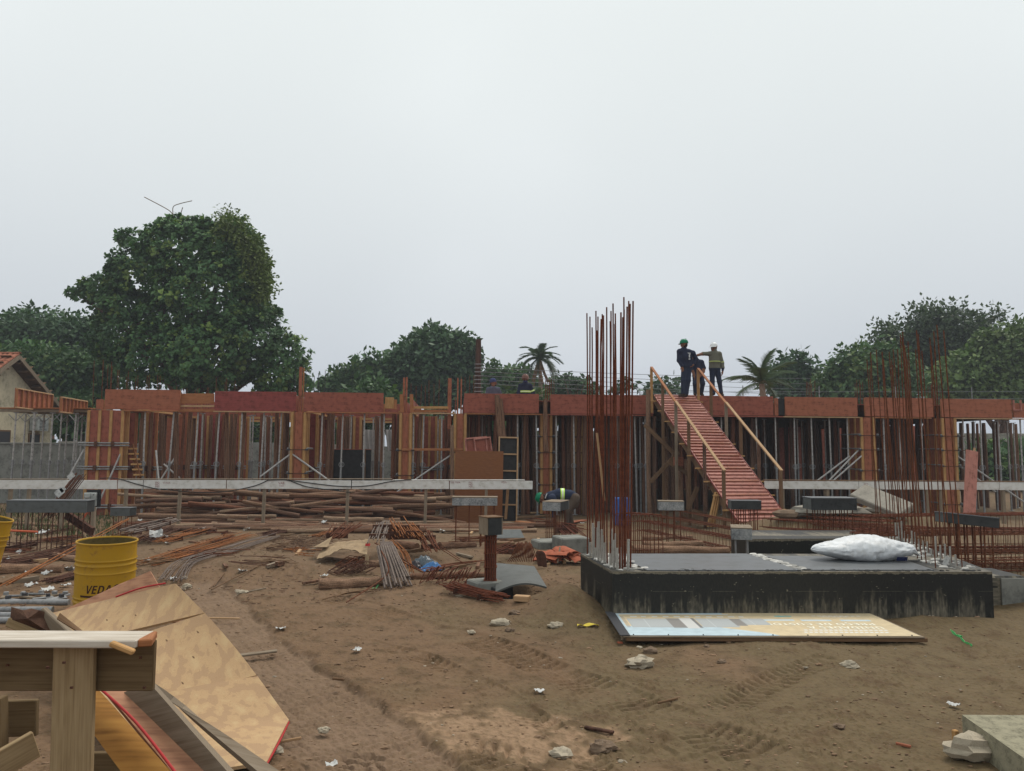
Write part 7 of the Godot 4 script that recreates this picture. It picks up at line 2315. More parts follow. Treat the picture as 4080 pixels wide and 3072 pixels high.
	var bh := thing("plywood_sheet", "pinkish plywood sheet showing behind the stained one, against the drum", "plywood", at(500, 2400, 6.2))
	plate(bh, "panel", [at(150, 2480, 6.2) - bh.position, at(720, 2480, 6.0) - bh.position, at(600, 2277, 6.3) - bh.position, at(480, 2330, 6.3) - bh.position], 0.018, mats.veneer_pink)
	# sheets and planks sliding off the bench towards the right
	var lowp := func(q: Array) -> Vector3: return at(q[0], q[1], q[2])
	for s in [["plywood_sheet", "golden plywood sheet with a red edge below the bench rail", "veneer_gold", [[505, 3100, 3.1], [705, 3100, 3.05], [380, 2735, 3.45], [250, 2735, 3.5]], 0.018, 0.03, "plywood"],
			["plywood_sheet", "salmon-stained plywood sheet beside the golden one", "veneer_pink", [[700, 3100, 3.2], [905, 3100, 3.25], [540, 2735, 3.6], [400, 2735, 3.55]], 0.018, 0.0, "plywood"],
			["grey_plank", "weathered grey plank sliding off the bench, nearest the salmon sheet", "timber_grey", [[835, 3105, 3.25], [948, 3105, 3.15], [600, 2715, 3.5], [500, 2760, 3.55]], 0.026, 0.0, "board"],
			["grey_plank", "weathered grey plank resting on the stained plywood", "timber_grey", [[1050, 3105, 3.55], [1130, 3095, 3.6], [640, 2752, 3.85], [600, 2725, 3.9]], 0.026, 0.0, "board"]]:
		var q: Array = s[3].map(lowp)
		var t := thing(s[0], s[1], s[6], q[0])
		q = q.map(func(v): return v - t.position)
		plate(t, "panel", q, s[4], mats[s[2]], 6, 10, s[5], 0.6, 1.0)
		if s[2] == "veneer_gold":
			part(t, "red_edge", sweep([q[1] + Vector3(0, 0.012, 0), q[1].lerp(q[2], 0.5) + Vector3(0.006, 0.03, 0), q[2] + Vector3(0, 0.008, 0)], 0.006, 5), mats.red_edge)
	# broken board end with bark behind the bench top
	var tb := thing("broken_board", "splintered dark board end poking up behind the bench top", "board", at(110, 2480, 3.4))
	var tp := [[40, 2470], [135, 2520], [185, 2512], [175, 2460], [158, 2432], [125, 2424], [90, 2432], [45, 2418]]
	var sh := Shape.new()
	var cen := at(110, 2465, 3.35) - tb.position
	for i in tp.size():
		var p0 := at(tp[i][0], tp[i][1], 3.38 + 0.02 * (i % 2)) - tb.position
		var p1 := at(tp[(i + 1) % tp.size()][0], tp[(i + 1) % tp.size()][1], 3.38 + 0.02 * ((i + 1) % 2)) - tb.position
		sh.tri(cen, p0, p1)
		sh.quad(p0, p0 + Vector3(0.03, -0.03, -0.06), p1 + Vector3(0.03, -0.03, -0.06), p1)
	part(tb, "torn_face", sh.mesh(), mats.bark_torn)
	beam(tb, "board_edge", at(160, 2440, 3.42) - tb.position, at(270, 2540, 3.4) - tb.position, 0.06, 0.03, mats.timber_grey)
	beam(tb, "underside", at(40, 2472, 3.4) - tb.position, at(180, 2535, 3.4) - tb.position, 0.04, 0.05, mats.bench_post)
	var sp := thing("wood_splinter", "curled wood splinter standing against the stained plywood", "splinter", at(290, 2510, 3.3))
	part(sp, "chip", sheet(func(u: float, v: float) -> Vector3: return Vector3(-0.07 + 0.12 * u, 0.045 - 0.07 * u + 0.02 * v * (1.0 - u), -0.02 * v), 4, 3, 0.006), mats.timber_brown)
	# pipes and clamps on the ground at the left
	for s in [[-120, 2412, 275, 2410, 0.034, "galvanised pipe lying furthest from the bench"], [-120, 2442, 210, 2440, 0.034, "second galvanised pipe beside the furthest one"], [-120, 2462, 120, 2462, 0.032, "third galvanised pipe behind the broken board"], [-120, 2482, 140, 2481, 0.032, "galvanised pipe lying closest to the bench"]]:
		var a := gnd(s[0], s[1]) + Vector3(0, s[4] * 0.8, 0)
		var b := gnd(s[2], s[3]) + Vector3(0, s[4] * 0.8, 0)
		var pz := rod(self, "steel_pipe", a, b, s[4], mats.galvanised, "pipe")
		tag(pz, s[5], "pipe")
	for i in 9:
		var p := gnd([20, 45, 70, 110, 145, 170, 200, 225, 250][i], [2388, 2402, 2385, 2390, 2378, 2394, 2384, 2396, 2386][i])
		var cl := thing("form_clamp", "flat steel form clamp in the loose row behind the pipes", "clamp", p, rng.randf() * 3.0, "form clamps behind the pipes")
		part(cl, "plate", block(Vector3(0.2, 0.02, 0.07)), mats.galvanised if i % 3 else mats.timber_grey, Transform3D(Basis(Vector3.RIGHT, rng.randf_range(-0.3, 0.4)), Vector3(0, 0.03, 0)))
		part(cl, "lug", block(Vector3(0.04, 0.05, 0.05)), mats.dark_metal if i % 2 else mats.galvanised, Transform3D(Basis(), Vector3(0.05, 0.05, 0)))
	# concrete corner bottom right
	var cf := thing("concrete_footing", "mossy concrete slab corner in the near right of the yard", "foundation", Vector3(2.9, 0, -4.0))
	var f0 := gnd(3838, 2968)
	var t0 := at(3826, 2884, -f0.z)
	var f1 := gnd(4090, 3160)
	var hgt := 0.17
	var dirr := Vector2(f1.x - f0.x, f1.z - f0.z).normalized()
	var back := Vector2(dirr.y, -dirr.x)
	if back.y > 0: back = -back
	var p0 := Vector2(f0.x, f0.z)
	var poly := PackedVector2Array([p0, p0 + dirr * 1.6, p0 + dirr * 1.6 + Vector2(1.3, -0.3), p0 + Vector2(1.5, 0.0)])
	for i in poly.size(): poly[i] -= Vector2(cf.position.x, cf.position.z)
	part(cf, "slab", prism(poly, -0.2, hgt), mats.mossy)
	var rk := gnd(3870, 3020)
	single("rock", "pale lumpy rock leaning on the concrete corner", "rock", lump(17, 0.75, 0.35, Color(1, 1, 0.99)), mats.stone_pale, Transform3D(Basis(Vector3.UP, 0.5).scaled(Vector3(0.16, 0.1, 0.09)), rk + Vector3(0.02, 0.05, 0)))
	single("wood_offcut", "small orange wood stub beside the concrete corner", "offcut", block(Vector3(0.03, 0.1, 0.03)), mats.pine, Transform3D(Basis(Vector3.UP, 0.3), gnd(3808, 2965) + Vector3(0, 0.03, 0)))

# ---------------------------------------------------------------- people
func blob(caps: Array, cell: float, k: float) -> Shape:     # one skin over tapered limbs, meshed as surface nets; caps: [a, b, ra, rb, colour, flatten z]
	var lo := Vector3.INF
	var hi := -Vector3.INF
	for c in caps:
		var r := maxf(c[2], c[3]) + k + cell * 2.5
		for e in [c[0], c[1]]:
			lo = lo.min(e - Vector3.ONE * r)
			hi = hi.max(e + Vector3.ONE * r)
	var nx := int((hi.x - lo.x) / cell) + 2
	var ny := int((hi.y - lo.y) / cell) + 2
	var nz := int((hi.z - lo.z) / cell) + 2
	var val := PackedFloat32Array()
	val.resize(nx * ny * nz)
	val.fill(9.0)
	var near := PackedFloat32Array()
	near.resize(nx * ny * nz)
	near.fill(99.0)
	var who := PackedByteArray()
	who.resize(nx * ny * nz)
	for ci in caps.size():
		var c: Array = caps[ci]
		var a: Vector3 = c[0]
		var b: Vector3 = c[1]
		var r := maxf(c[2], c[3]) + k + cell * 2.5
		var l := ((a.min(b) - Vector3.ONE * r - lo) / cell)
		var h := ((a.max(b) + Vector3.ONE * r - lo) / cell)
		var ab := b - a
		var l2 := maxf(ab.length_squared(), 1e-9)
		for z in range(maxi(0, int(l.z)), mini(nz, int(h.z) + 1)):
			for y in range(maxi(0, int(l.y)), mini(ny, int(h.y) + 1)):
				for x in range(maxi(0, int(l.x)), mini(nx, int(h.x) + 1)):
					var p := lo + Vector3(x, y, z) * cell
					var t := clampf((p - a).dot(ab) / l2, 0.0, 1.0)
					var d: float = (p - a - ab * t).length() - lerpf(c[2], c[3], t)
					var q := x + nx * (y + ny * z)
					var o := val[q]
					var m := maxf(k - absf(o - d), 0.0) / k
					val[q] = minf(o, d) - m * m * k * 0.25
					if d < near[q]:
						near[q] = d
						who[q] = ci
	var sh := Shape.new()
	var idx := PackedInt32Array()
	idx.resize(nx * ny * nz)
	idx.fill(-1)
	var off := [0, 1, nx, nx + 1, nx * ny, nx * ny + 1, nx * ny + nx, nx * ny + nx + 1]
	for z in nz - 1:
		for y in ny - 1:
			for x in nx - 1:
				var q := x + nx * (y + ny * z)
				var mask := 0
				for i in 8:
					if val[q + off[i]] < 0.0:
						mask |= 1 << i
				if mask == 0 or mask == 255:
					continue
				var sum := Vector3()
				var cnt := 0
				for e in EDGES:
					var s0 := (mask >> int(e[0])) & 1
					var s1 := (mask >> int(e[1])) & 1
					if s0 != s1:
						var v0 := val[q + off[e[0]]]
						var v1 := val[q + off[e[1]]]
						var t := v0 / (v0 - v1)
						sum += Vector3(e[0] & 1, (e[0] >> 1) & 1, e[0] >> 2).lerp(Vector3(e[1] & 1, (e[1] >> 1) & 1, e[1] >> 2), t)
						cnt += 1
				idx[q] = sh.v.size()
				sh.v.append(lo + (Vector3(x, y, z) + sum / cnt) * cell)
				var g := Vector3(val[q + 1] - val[q], val[q + nx] - val[q], val[q + nx * ny] - val[q]) + Vector3(val[q + off[7]] - val[q + off[6]], val[q + off[7]] - val[q + off[5]], val[q + off[7]] - val[q + off[3]])
				sh.n.append(g.normalized())
				sh.uv.append(Vector2())
				var bc := q
				for i in 8:
					if near[q + off[i]] < near[bc]: bc = q + off[i]
				sh.c.append(caps[who[bc]][4])
	for z in range(1, nz - 1):
		for y in range(1, ny - 1):
			for x in range(1, nx - 1):
				var q := x + nx * (y + ny * z)
				var s := val[q] < 0.0
				for ax in 3:
					var st: int = [1, nx, nx * ny][ax]
					if s == (val[q + st] < 0.0):
						continue
					var u: int = [nx, nx * ny, 1][ax]
					var w: int = [nx * ny, 1, nx][ax]
					var i0 := idx[q - u - w]
					var i1 := idx[q - w]
					var i2 := idx[q]
					var i3 := idx[q - u]
					if i0 < 0 or i1 < 0 or i2 < 0 or i3 < 0:
						continue
					if s:
						sh.ix.append_array([i0, i2, i1, i0, i3, i2])
					else:
						sh.ix.append_array([i0, i1, i2, i0, i2, i3])
	return sh

const EDGES := [[0, 1], [2, 3], [4, 5], [6, 7], [0, 2], [1, 3], [4, 6], [5, 7], [0, 4], [1, 5], [2, 6], [3, 7]]
const SKIN := Color(0.2, 0.095, 0.06)

func hand_shape() -> Shape:       # relaxed right hand hanging along -y, palm towards -x, thumb forward (+z)
	if not cache.has("hand"):
		var caps := [[Vector3(0, 0, 0), Vector3(0, -0.035, 0), 0.026, 0.03, SKIN], [Vector3(0, -0.03, 0.022), Vector3(0, -0.085, 0.026), 0.017, 0.015, SKIN], [Vector3(0, -0.03, -0.02), Vector3(0, -0.08, -0.028), 0.017, 0.014, SKIN], [Vector3(0, -0.04, 0.0), Vector3(0, -0.085, 0.0), 0.018, 0.016, SKIN]]
		var fl := [0.072, 0.08, 0.074, 0.058]
		for i in 4:
			var z := 0.032 - 0.021 * i
			var p0 := Vector3(0, -0.088, z)
			var p1: Vector3 = p0 + Vector3(-0.006, -fl[i] * 0.45, 0.002)
			var p2: Vector3 = p1 + Vector3(-0.014, -fl[i] * 0.32, 0)
			var p3: Vector3 = p2 + Vector3(-0.016, -fl[i] * 0.2, 0)
			caps.append([p0, p1, 0.0092, 0.0088, SKIN])
			caps.append([p1, p2, 0.0088, 0.008, SKIN])
			caps.append([p2, p3, 0.008, 0.007, SKIN])
		caps.append([Vector3(-0.006, -0.03, 0.028), Vector3(-0.016, -0.066, 0.052), 0.013, 0.0105, SKIN])
		caps.append([Vector3(-0.016, -0.066, 0.052), Vector3(-0.024, -0.096, 0.056), 0.0105, 0.0085, SKIN])
		cache["hand"] = blob(caps, 0.005, 0.008)
	return cache.hand

func head_shape() -> Shape:       # centred on the skull, facing +z
	if not cache.has("head"):
		var dark := Color(0.02, 0.014, 0.012)
		var lip := Color(0.16, 0.06, 0.045)
		cache["head"] = blob([[Vector3(0, 0.02, -0.02), Vector3(0, 0.025, 0.012), 0.088, 0.084, SKIN], [Vector3(0, -0.03, 0.03), Vector3(0, -0.085, 0.045), 0.06, 0.036, SKIN], [Vector3(0, 0.0, 0.088), Vector3(0, -0.03, 0.108), 0.011, 0.015, SKIN],
			[Vector3(-0.088, 0.012, -0.005), Vector3(-0.088, -0.022, -0.002), 0.012, 0.01, SKIN], [Vector3(0.088, 0.012, -0.005), Vector3(0.088, -0.022, -0.002), 0.012, 0.01, SKIN],
			[Vector3(-0.032, 0.004, 0.082), Vector3(-0.03, 0.004, 0.083), 0.009, 0.009, dark], [Vector3(0.032, 0.004, 0.082), Vector3(0.03, 0.004, 0.083), 0.009, 0.009, dark],
			[Vector3(-0.045, 0.026, 0.078), Vector3(-0.018, 0.028, 0.09), 0.006, 0.006, dark], [Vector3(0.045, 0.026, 0.078), Vector3(0.018, 0.028, 0.09), 0.006, 0.006, dark],
			[Vector3(-0.02, -0.058, 0.085), Vector3(0.02, -0.058, 0.085), 0.007, 0.007, lip], [Vector3(0, -0.02, -0.06), Vector3(0, -0.08, -0.03), 0.06, 0.052, dark]], 0.007, 0.016)
	return cache.head

func person(label: String, pos: Vector3, caps: Array, hands: Array, head: Transform3D, waist := 0.0, shirt := Color.BLACK, legs := Color.BLACK) -> Node3D:
	var o := thing("person", label, "person", pos)
	var s := blob(caps, 0.015, 0.035)
	for h in hands:
		s.append(hand_shape(), h)
	for i in s.c.size():
		if waist > 0.0 and absf(s.v[i].x) < 0.19:
			if s.c[i] == shirt and s.v[i].y < waist: s.c[i] = legs
			elif s.c[i] == legs and s.v[i].y > waist: s.c[i] = shirt
	s.append(head_shape(), head)
	part(o, "body", s.mesh(), mats.tinted)
	return o

func helmet(o: Node3D, m: String, head: Transform3D, brim := true):
	var s := Shape.new()
	s.lathe([[0.123, 0.0], [0.122, 0.03], [0.113, 0.07], [0.09, 0.105], [0.055, 0.128], [0.0, 0.137]], 20)
	var hm := part(o, "helmet", s.mesh(), mats[m], head * Transform3D(Basis.from_scale(Vector3(0.95, 1.0, 1.1)), Vector3(0, 0.035, -0.004)))
	var r := Shape.new()
	r.box(Transform3D(Basis(), Vector3(0, 0.128, -0.0)), Vector3(0.035, 0.02, 0.15), 0.008)
	part(hm, "ridge", r.mesh(), mats[m])
	if brim:
		var b := sheet(func(u: float, v: float) -> Vector3:
			var a := lerpf(-1.25, 1.25, u)
			var rr := 0.118 + 0.05 * v * (0.5 + 0.5 * cos(a))
			return Vector3(sin(a) * rr, 0.004 - 0.014 * v, cos(a) * rr), 14, 3, 0.005)
		part(hm, "brim", b, mats[m])
	part(hm, "rim", sweep(range(17).map(func(i): return Vector3(cos(TAU * i / 16.0) * 0.124, 0.004, sin(TAU * i / 16.0) * 0.124)), 0.006, 5, 1), mats[m])

func band(o: Node3D, a: Vector3, ax: Vector3, rx: float, rz: float, h: float, m := "band_lime", stripe := true):    # a reflective band round a limb or the chest
	var s := Shape.new()
	s.lathe([[1.0, -h / 2], [1.0, h / 2]], 24)
	var y := ax.normalized()
	var x := y.cross(Vector3.BACK).normalized()
	var z := x.cross(y)
	var b := part(o, "reflective_band", s.mesh(), mats[m], Transform3D(Basis(x * rx, y, z * rz), a))
	if stripe:
		var t := Shape.new()
		t.lathe([[1.012, -h / 5], [1.012, h / 5]], 24)
		part(b, "stripe", t.mesh(), mats.band_silver)

func facing(yaw: float, pitch: float, at_p: Vector3, roll := 0.0) -> Transform3D:      # yaw 0 faces the camera, positive to picture right
	return Transform3D(Basis(Vector3.UP, yaw) * Basis(Vector3.RIGHT, pitch) * Basis(Vector3.BACK, roll), at_p)

func aim(p: Vector3, down: Vector3, fwd: Vector3) -> Transform3D:      # places a hand: -y runs along down, thumb side towards fwd
	var y := -down.normalized()
	var z := (fwd - y * fwd.dot(y)).normalized()
	return Transform3D(Basis(y.cross(z), y, z), p)

func build_people():
	var navy := Color(0.022, 0.027, 0.05)
	var navy2 := Color(0.026, 0.032, 0.062)
	var boot := Color(0.045, 0.03, 0.022)
	var grey := Color(0.14, 0.135, 0.105)
	var V := func(x: float, y: float, z := 0.0) -> Vector3: return Vector3(x, y, z)
	# green helmet on the ramp head, seen from behind, hand on the rail
	var p1 := at(2727, 1581, 23.1)
	var hd := facing(PI + 0.85, 0.05, V.call(0.0, 1.59, 0.02))
	var o := person("person in navy overalls and green helmet at the ramp's head, hand on the rail", p1, [
		[V.call(0.0, 1.43, 0.0), V.call(0.0, 1.54, 0.01), 0.056, 0.052, SKIN],
		[V.call(0.0, 1.4, 0.0), V.call(0.05, 1.2, 0.02), 0.12, 0.15, navy], [V.call(0.05, 1.2, 0.02), V.call(0.09, 0.98, 0.0), 0.15, 0.135, navy], [V.call(-0.1, 1.2, 0.0), V.call(0.0, 0.98, 0.0), 0.1, 0.12, navy], [V.call(0.16, 1.22, 0.0), V.call(0.15, 1.0, 0.0), 0.09, 0.11, navy],
		[V.call(-0.13, 1.38, 0.02), V.call(0.14, 1.36, 0.02), 0.085, 0.09, navy], [V.call(0.14, 1.36, 0.02), V.call(0.27, 1.33, 0.03), 0.088, 0.075, navy],
		[V.call(-0.14, 1.36, 0.02), V.call(-0.17, 1.1, 0.06), 0.078, 0.062, navy], [V.call(-0.17, 1.1, 0.06), V.call(-0.1, 0.92, 0.14), 0.06, 0.05, navy],
		[V.call(0.27, 1.33, 0.03), V.call(0.37, 1.14, 0.03), 0.07, 0.06, navy], [V.call(0.37, 1.14, 0.03), V.call(0.28, 0.99, 0.06), 0.058, 0.048, navy],
		[V.call(0.02, 0.96, 0.0), V.call(0.14, 0.94, 0.0), 0.13, 0.125, navy2],
		[V.call(0.02, 0.9, 0.0), V.call(-0.03, 0.5, 0.03), 0.105, 0.08, navy2], [V.call(-0.03, 0.5, 0.03), V.call(-0.03, 0.12, -0.01), 0.08, 0.07, navy2],
		[V.call(0.13, 0.9, 0.0), V.call(0.11, 0.5, 0.02), 0.105, 0.08, navy2], [V.call(0.11, 0.5, 0.02), V.call(0.06, 0.12, -0.03), 0.08, 0.07, navy2],
		[V.call(-0.03, 0.13, 0.0), V.call(-0.04, 0.05, 0.0), 0.06, 0.05, boot], [V.call(-0.04, 0.05, 0.0), V.call(-0.14, 0.04, -0.04), 0.05, 0.04, boot], [V.call(0.07, 0.13, -0.03), V.call(0.06, 0.05, -0.03), 0.06, 0.05, boot], [V.call(0.06, 0.05, -0.03), V.call(-0.02, 0.04, -0.1), 0.05, 0.04, boot]],
		[aim(V.call(0.28, 0.985, 0.065), V.call(-0.5, -0.6, 0.35), V.call(0.2, 0.2, 1.0)), aim(V.call(-0.1, 0.91, 0.14), V.call(0.2, -1.0, 0.3), V.call(-1.0, 0, 0.2))], hd)
	helmet(o, "helmet_green", hd)
	for q in [[0.1, 1.3, 0.03, 0.06], [0.15, 1.3, 0.03, 0.06], [0.125, 1.22, 0.035, 0.09], [0.125, 1.13, 0.05, 0.03]]:
		part(o, "back_print", block(Vector3(q[2], q[3], 0.004), 0.0), mats.print_white, Transform3D(Basis(), Vector3(q[0], q[1], 0.185 if q[1] < 1.29 else 0.135)))
	# white helmet, grey shirt with lime band, arm out to the left
	var p3 := at(2849, 1580, 24.3)
	var s3 := 1.0
	hd = facing(-0.9, 0.1, V.call(-0.02, 1.56, 0.03))
	o = person("person in grey shirt with lime band and white helmet, one arm stretched out", p3, [
		[V.call(0.0, 1.4, 0.0), V.call(-0.01, 1.55, 0.01), 0.075, 0.085, grey], [V.call(-0.01, 1.54, -0.03), V.call(-0.005, 1.6, -0.03), 0.09, 0.085, grey],
		[V.call(0.0, 1.36, 0.0), V.call(0.0, 1.12, 0.01), 0.13, 0.14, grey], [V.call(0.0, 1.12, 0.01), V.call(0.0, 0.93, 0.0), 0.135, 0.135, grey], [V.call(-0.1, 1.25, 0.0), V.call(-0.09, 0.95, 0.0), 0.08, 0.09, grey], [V.call(0.1, 1.25, 0.0), V.call(0.09, 0.95, 0.0), 0.08, 0.09, grey],
		[V.call(-0.15, 1.37, 0.0), V.call(0.15, 1.37, 0.0), 0.075, 0.08, grey],
		[V.call(-0.15, 1.37, 0.0), V.call(-0.38, 1.36, 0.08), 0.072, 0.06, grey], [V.call(-0.38, 1.36, 0.08), V.call(-0.58, 1.3, 0.14), 0.052, 0.04, SKIN],
		[V.call(0.16, 1.36, 0.0), V.call(0.24, 1.07, 0.02), 0.078, 0.06, grey], [V.call(0.24, 1.07, 0.02), V.call(0.25, 0.92, 0.06), 0.058, 0.05, grey], [V.call(0.25, 0.92, 0.06), V.call(0.23, 0.82, 0.09), 0.045, 0.036, navy],
		[V.call(-0.06, 0.9, 0.0), V.call(0.06, 0.9, 0.0), 0.12, 0.12, navy2],
		[V.call(-0.07, 0.88, 0.0), V.call(-0.09, 0.48, 0.03), 0.1, 0.075, navy2], [V.call(-0.09, 0.48, 0.03), V.call(-0.05, 0.1, 0.0), 0.075, 0.06, navy2],
		[V.call(0.08, 0.88, 0.0), V.call(0.14, 0.48, 0.03), 0.1, 0.075, navy2], [V.call(0.14, 0.48, 0.03), V.call(0.2, 0.1, 0.0), 0.075, 0.06, navy2],
		[V.call(-0.05, 0.1, 0.0), V.call(-0.13, 0.04, 0.06), 0.052, 0.042, boot], [V.call(0.2, 0.1, 0.0), V.call(0.22, 0.04, 0.1), 0.052, 0.042, boot]],
		[aim(V.call(-0.585, 1.295, 0.145), V.call(-1.0, -0.3, 0.3), V.call(0, 1, 0.2)), aim(V.call(0.23, 0.81, 0.095), V.call(-0.15, -1.0, 0.1), V.call(-0.6, 0, 1.0))], hd, 0.9, grey, navy2)
	helmet(o, "helmet_white", hd)
	band(o, V.call(0.0, 1.115, 0.01), Vector3.UP, 0.187, 0.162, 0.036, "band_dull", false)
	band(o, V.call(0.235, 1.1, 0.02), V.call(-0.08, 0.29, 0.0), 0.069, 0.069, 0.035, "band_dull", false)
	# third one bending behind the rail
	var p2 := at(2782, 1580, 24.0)
	hd = facing(-1.9, 0.5, V.call(-0.2, 1.22, -0.05))
	o = person("person in dark shirt bending forward behind the ramp's rail, forearm bare", p2, [
		[V.call(-0.12, 1.14, -0.02), V.call(-0.18, 1.2, -0.04), 0.055, 0.055, SKIN],
		[V.call(-0.06, 1.08, 0.0), V.call(0.0, 0.82, 0.0), 0.14, 0.14, navy], [V.call(0.0, 0.82, 0.0), V.call(0.02, 0.72, -0.02), 0.14, 0.12, navy], [V.call(-0.12, 1.1, 0.0), V.call(0.1, 1.08, 0.02), 0.08, 0.09, navy],
		[V.call(0.12, 1.06, 0.03), V.call(0.18, 0.9, 0.06), 0.075, 0.06, navy], [V.call(0.18, 0.9, 0.06), V.call(0.15, 0.78, 0.1), 0.048, 0.045, SKIN], [V.call(0.15, 0.78, 0.1), V.call(0.06, 0.66, 0.14), 0.044, 0.036, SKIN],
		[V.call(-0.14, 1.06, 0.0), V.call(-0.2, 0.85, 0.05), 0.07, 0.055, navy], [V.call(-0.2, 0.85, 0.05), V.call(-0.15, 0.66, 0.1), 0.045, 0.036, SKIN],
		[V.call(-0.06, 0.68, 0.0), V.call(0.08, 0.68, 0.0), 0.115, 0.115, navy2],
		[V.call(-0.08, 0.66, 0.0), V.call(-0.12, 0.4, 0.12), 0.095, 0.075, navy2], [V.call(-0.12, 0.4, 0.12), V.call(-0.1, 0.1, 0.02), 0.075, 0.058, navy2], [V.call(0.09, 0.66, 0.0), V.call(0.12, 0.4, 0.1), 0.095, 0.075, navy2], [V.call(0.12, 0.4, 0.1), V.call(0.1, 0.1, 0.0), 0.075, 0.058, navy2],
		[V.call(-0.1, 0.08, 0.02), V.call(-0.12, 0.04, 0.12), 0.05, 0.04, boot], [V.call(0.1, 0.08, 0.0), V.call(0.12, 0.04, 0.1), 0.05, 0.04, boot]],
		[aim(V.call(0.055, 0.655, 0.14), V.call(-0.5, -0.8, 0.2), V.call(0, 0, 1)), aim(V.call(-0.15, 0.65, 0.1), V.call(0.2, -1, 0.2), V.call(0, 0, 1))], hd)
	helmet(o, "helmet_brown", hd, false)
	# two busts above the edge panel: kneeling on the forms behind it
	for s in [[1966, 1519, 25.0, 1.15, Color(0.085, 0.085, 0.115), "person with dark blue cap and grey sweater behind the red edge panel", 1.1, "cap"], [2093, 1504, 25.2, 0.12, navy, "person with brown helmet, face cloth and lime bands behind the red edge panel", 0.0, "helmet"]]:
		var top := at(s[0], s[1], s[2])
		var kn := top - Vector3(0, 1.21, 0)
		var hy := 1.3 - 0.15
		hd = facing(s[3], 0.05, V.call(0.0, hy, 0.02))
		var cl: Color = s[4]
		var cov: Color = SKIN if s[7] == "cap" else navy
		o = person(s[5], kn, [
			[V.call(0, 0.98, 0), V.call(0, 1.1, 0.01), 0.058, 0.056, cov], [V.call(0, 1.05, 0.02), V.call(0, 1.09, 0.05), 0.05, 0.062, cov],
			[V.call(0, 0.95, 0), V.call(0, 0.7, 0), 0.125, 0.13, cl], [V.call(0, 0.7, 0), V.call(0, 0.55, 0), 0.13, 0.125, cl], [V.call(-0.15, 0.94, 0), V.call(0.15, 0.94, 0), 0.078, 0.078, cl], [V.call(-0.1, 0.85, 0), V.call(-0.08, 0.6, 0), 0.08, 0.08, cl], [V.call(0.1, 0.85, 0), V.call(0.08, 0.6, 0), 0.08, 0.08, cl],
			[V.call(-0.16, 0.93, 0), V.call(-0.23, 0.68, 0.03), 0.074, 0.06, cl], [V.call(-0.23, 0.68, 0.03), V.call(-0.16, 0.5, 0.16), 0.055, 0.042, cl],
			[V.call(0.16, 0.93, 0), V.call(0.26, 0.7, -0.02), 0.074, 0.06, cl], [V.call(0.26, 0.7, -0.02), V.call(0.17, 0.52, 0.1), 0.055, 0.042, cl],
			[V.call(-0.07, 0.48, 0), V.call(0.07, 0.48, 0), 0.12, 0.12, navy2],
			[V.call(-0.09, 0.45, 0), V.call(-0.11, 0.07, 0.12), 0.1, 0.072, navy2], [V.call(-0.11, 0.07, 0.12), V.call(-0.11, 0.07, -0.3), 0.07, 0.055, navy2], [V.call(0.09, 0.45, 0), V.call(0.11, 0.07, 0.12), 0.1, 0.072, navy2], [V.call(0.11, 0.07, 0.12), V.call(0.11, 0.07, -0.3), 0.07, 0.055, navy2],
			[V.call(-0.11, 0.07, -0.3), V.call(-0.11, 0.05, -0.4), 0.05, 0.04, boot], [V.call(0.11, 0.07, -0.3), V.call(0.11, 0.05, -0.4), 0.05, 0.04, boot]],
			[aim(V.call(-0.16, 0.5, 0.165), V.call(0.3, -1, 0.5), V.call(0, 0, 1)), aim(V.call(0.17, 0.52, 0.105), V.call(-0.4, -1, 0.3), V.call(0, 0, 1))], hd)
		if s[7] == "cap":
			var cp := Shape.new()
			cp.lathe([[0.106, -0.02], [0.11, 0.02], [0.105, 0.06], [0.085, 0.1], [0.05, 0.122], [0.0, 0.13]], 18)
			part(o, "cap", cp.mesh(), mats.cap_blue, hd * Transform3D(Basis(Vector3.RIGHT, -0.25), Vector3(0, 0.035, -0.012)))
			part(o, "beard", lump(4, 1.0, 0.2), mats.film_black, hd * Transform3D(Basis.from_scale(Vector3(0.034, 0.03, 0.02)), Vector3(0, -0.085, 0.072)))
		else:
			helmet(o, "helmet_brown", hd)
			part(o, "face_cloth", lump(6, 1.0, 0.1), mats.cap_blue, hd * Transform3D(Basis.from_scale(Vector3(0.075, 0.05, 0.075)), Vector3(0, -0.075, 0.035)))
			band(o, V.call(0, 0.74, 0), Vector3.UP, 0.185, 0.155, 0.06)
			band(o, V.call(0.232, 0.77, -0.014), V.call(-0.1, 0.23, 0.02), 0.078, 0.078, 0.05)
	# stooping worker
	var p6 := stand(2253, 19.6)
	hd = facing(-PI / 2 - 0.2, 1.25, V.call(-0.6, 0.71, 0.02), 0.0)
	var red := Color(0.17, 0.06, 0.045)
	var tan := Color(0.085, 0.06, 0.045)
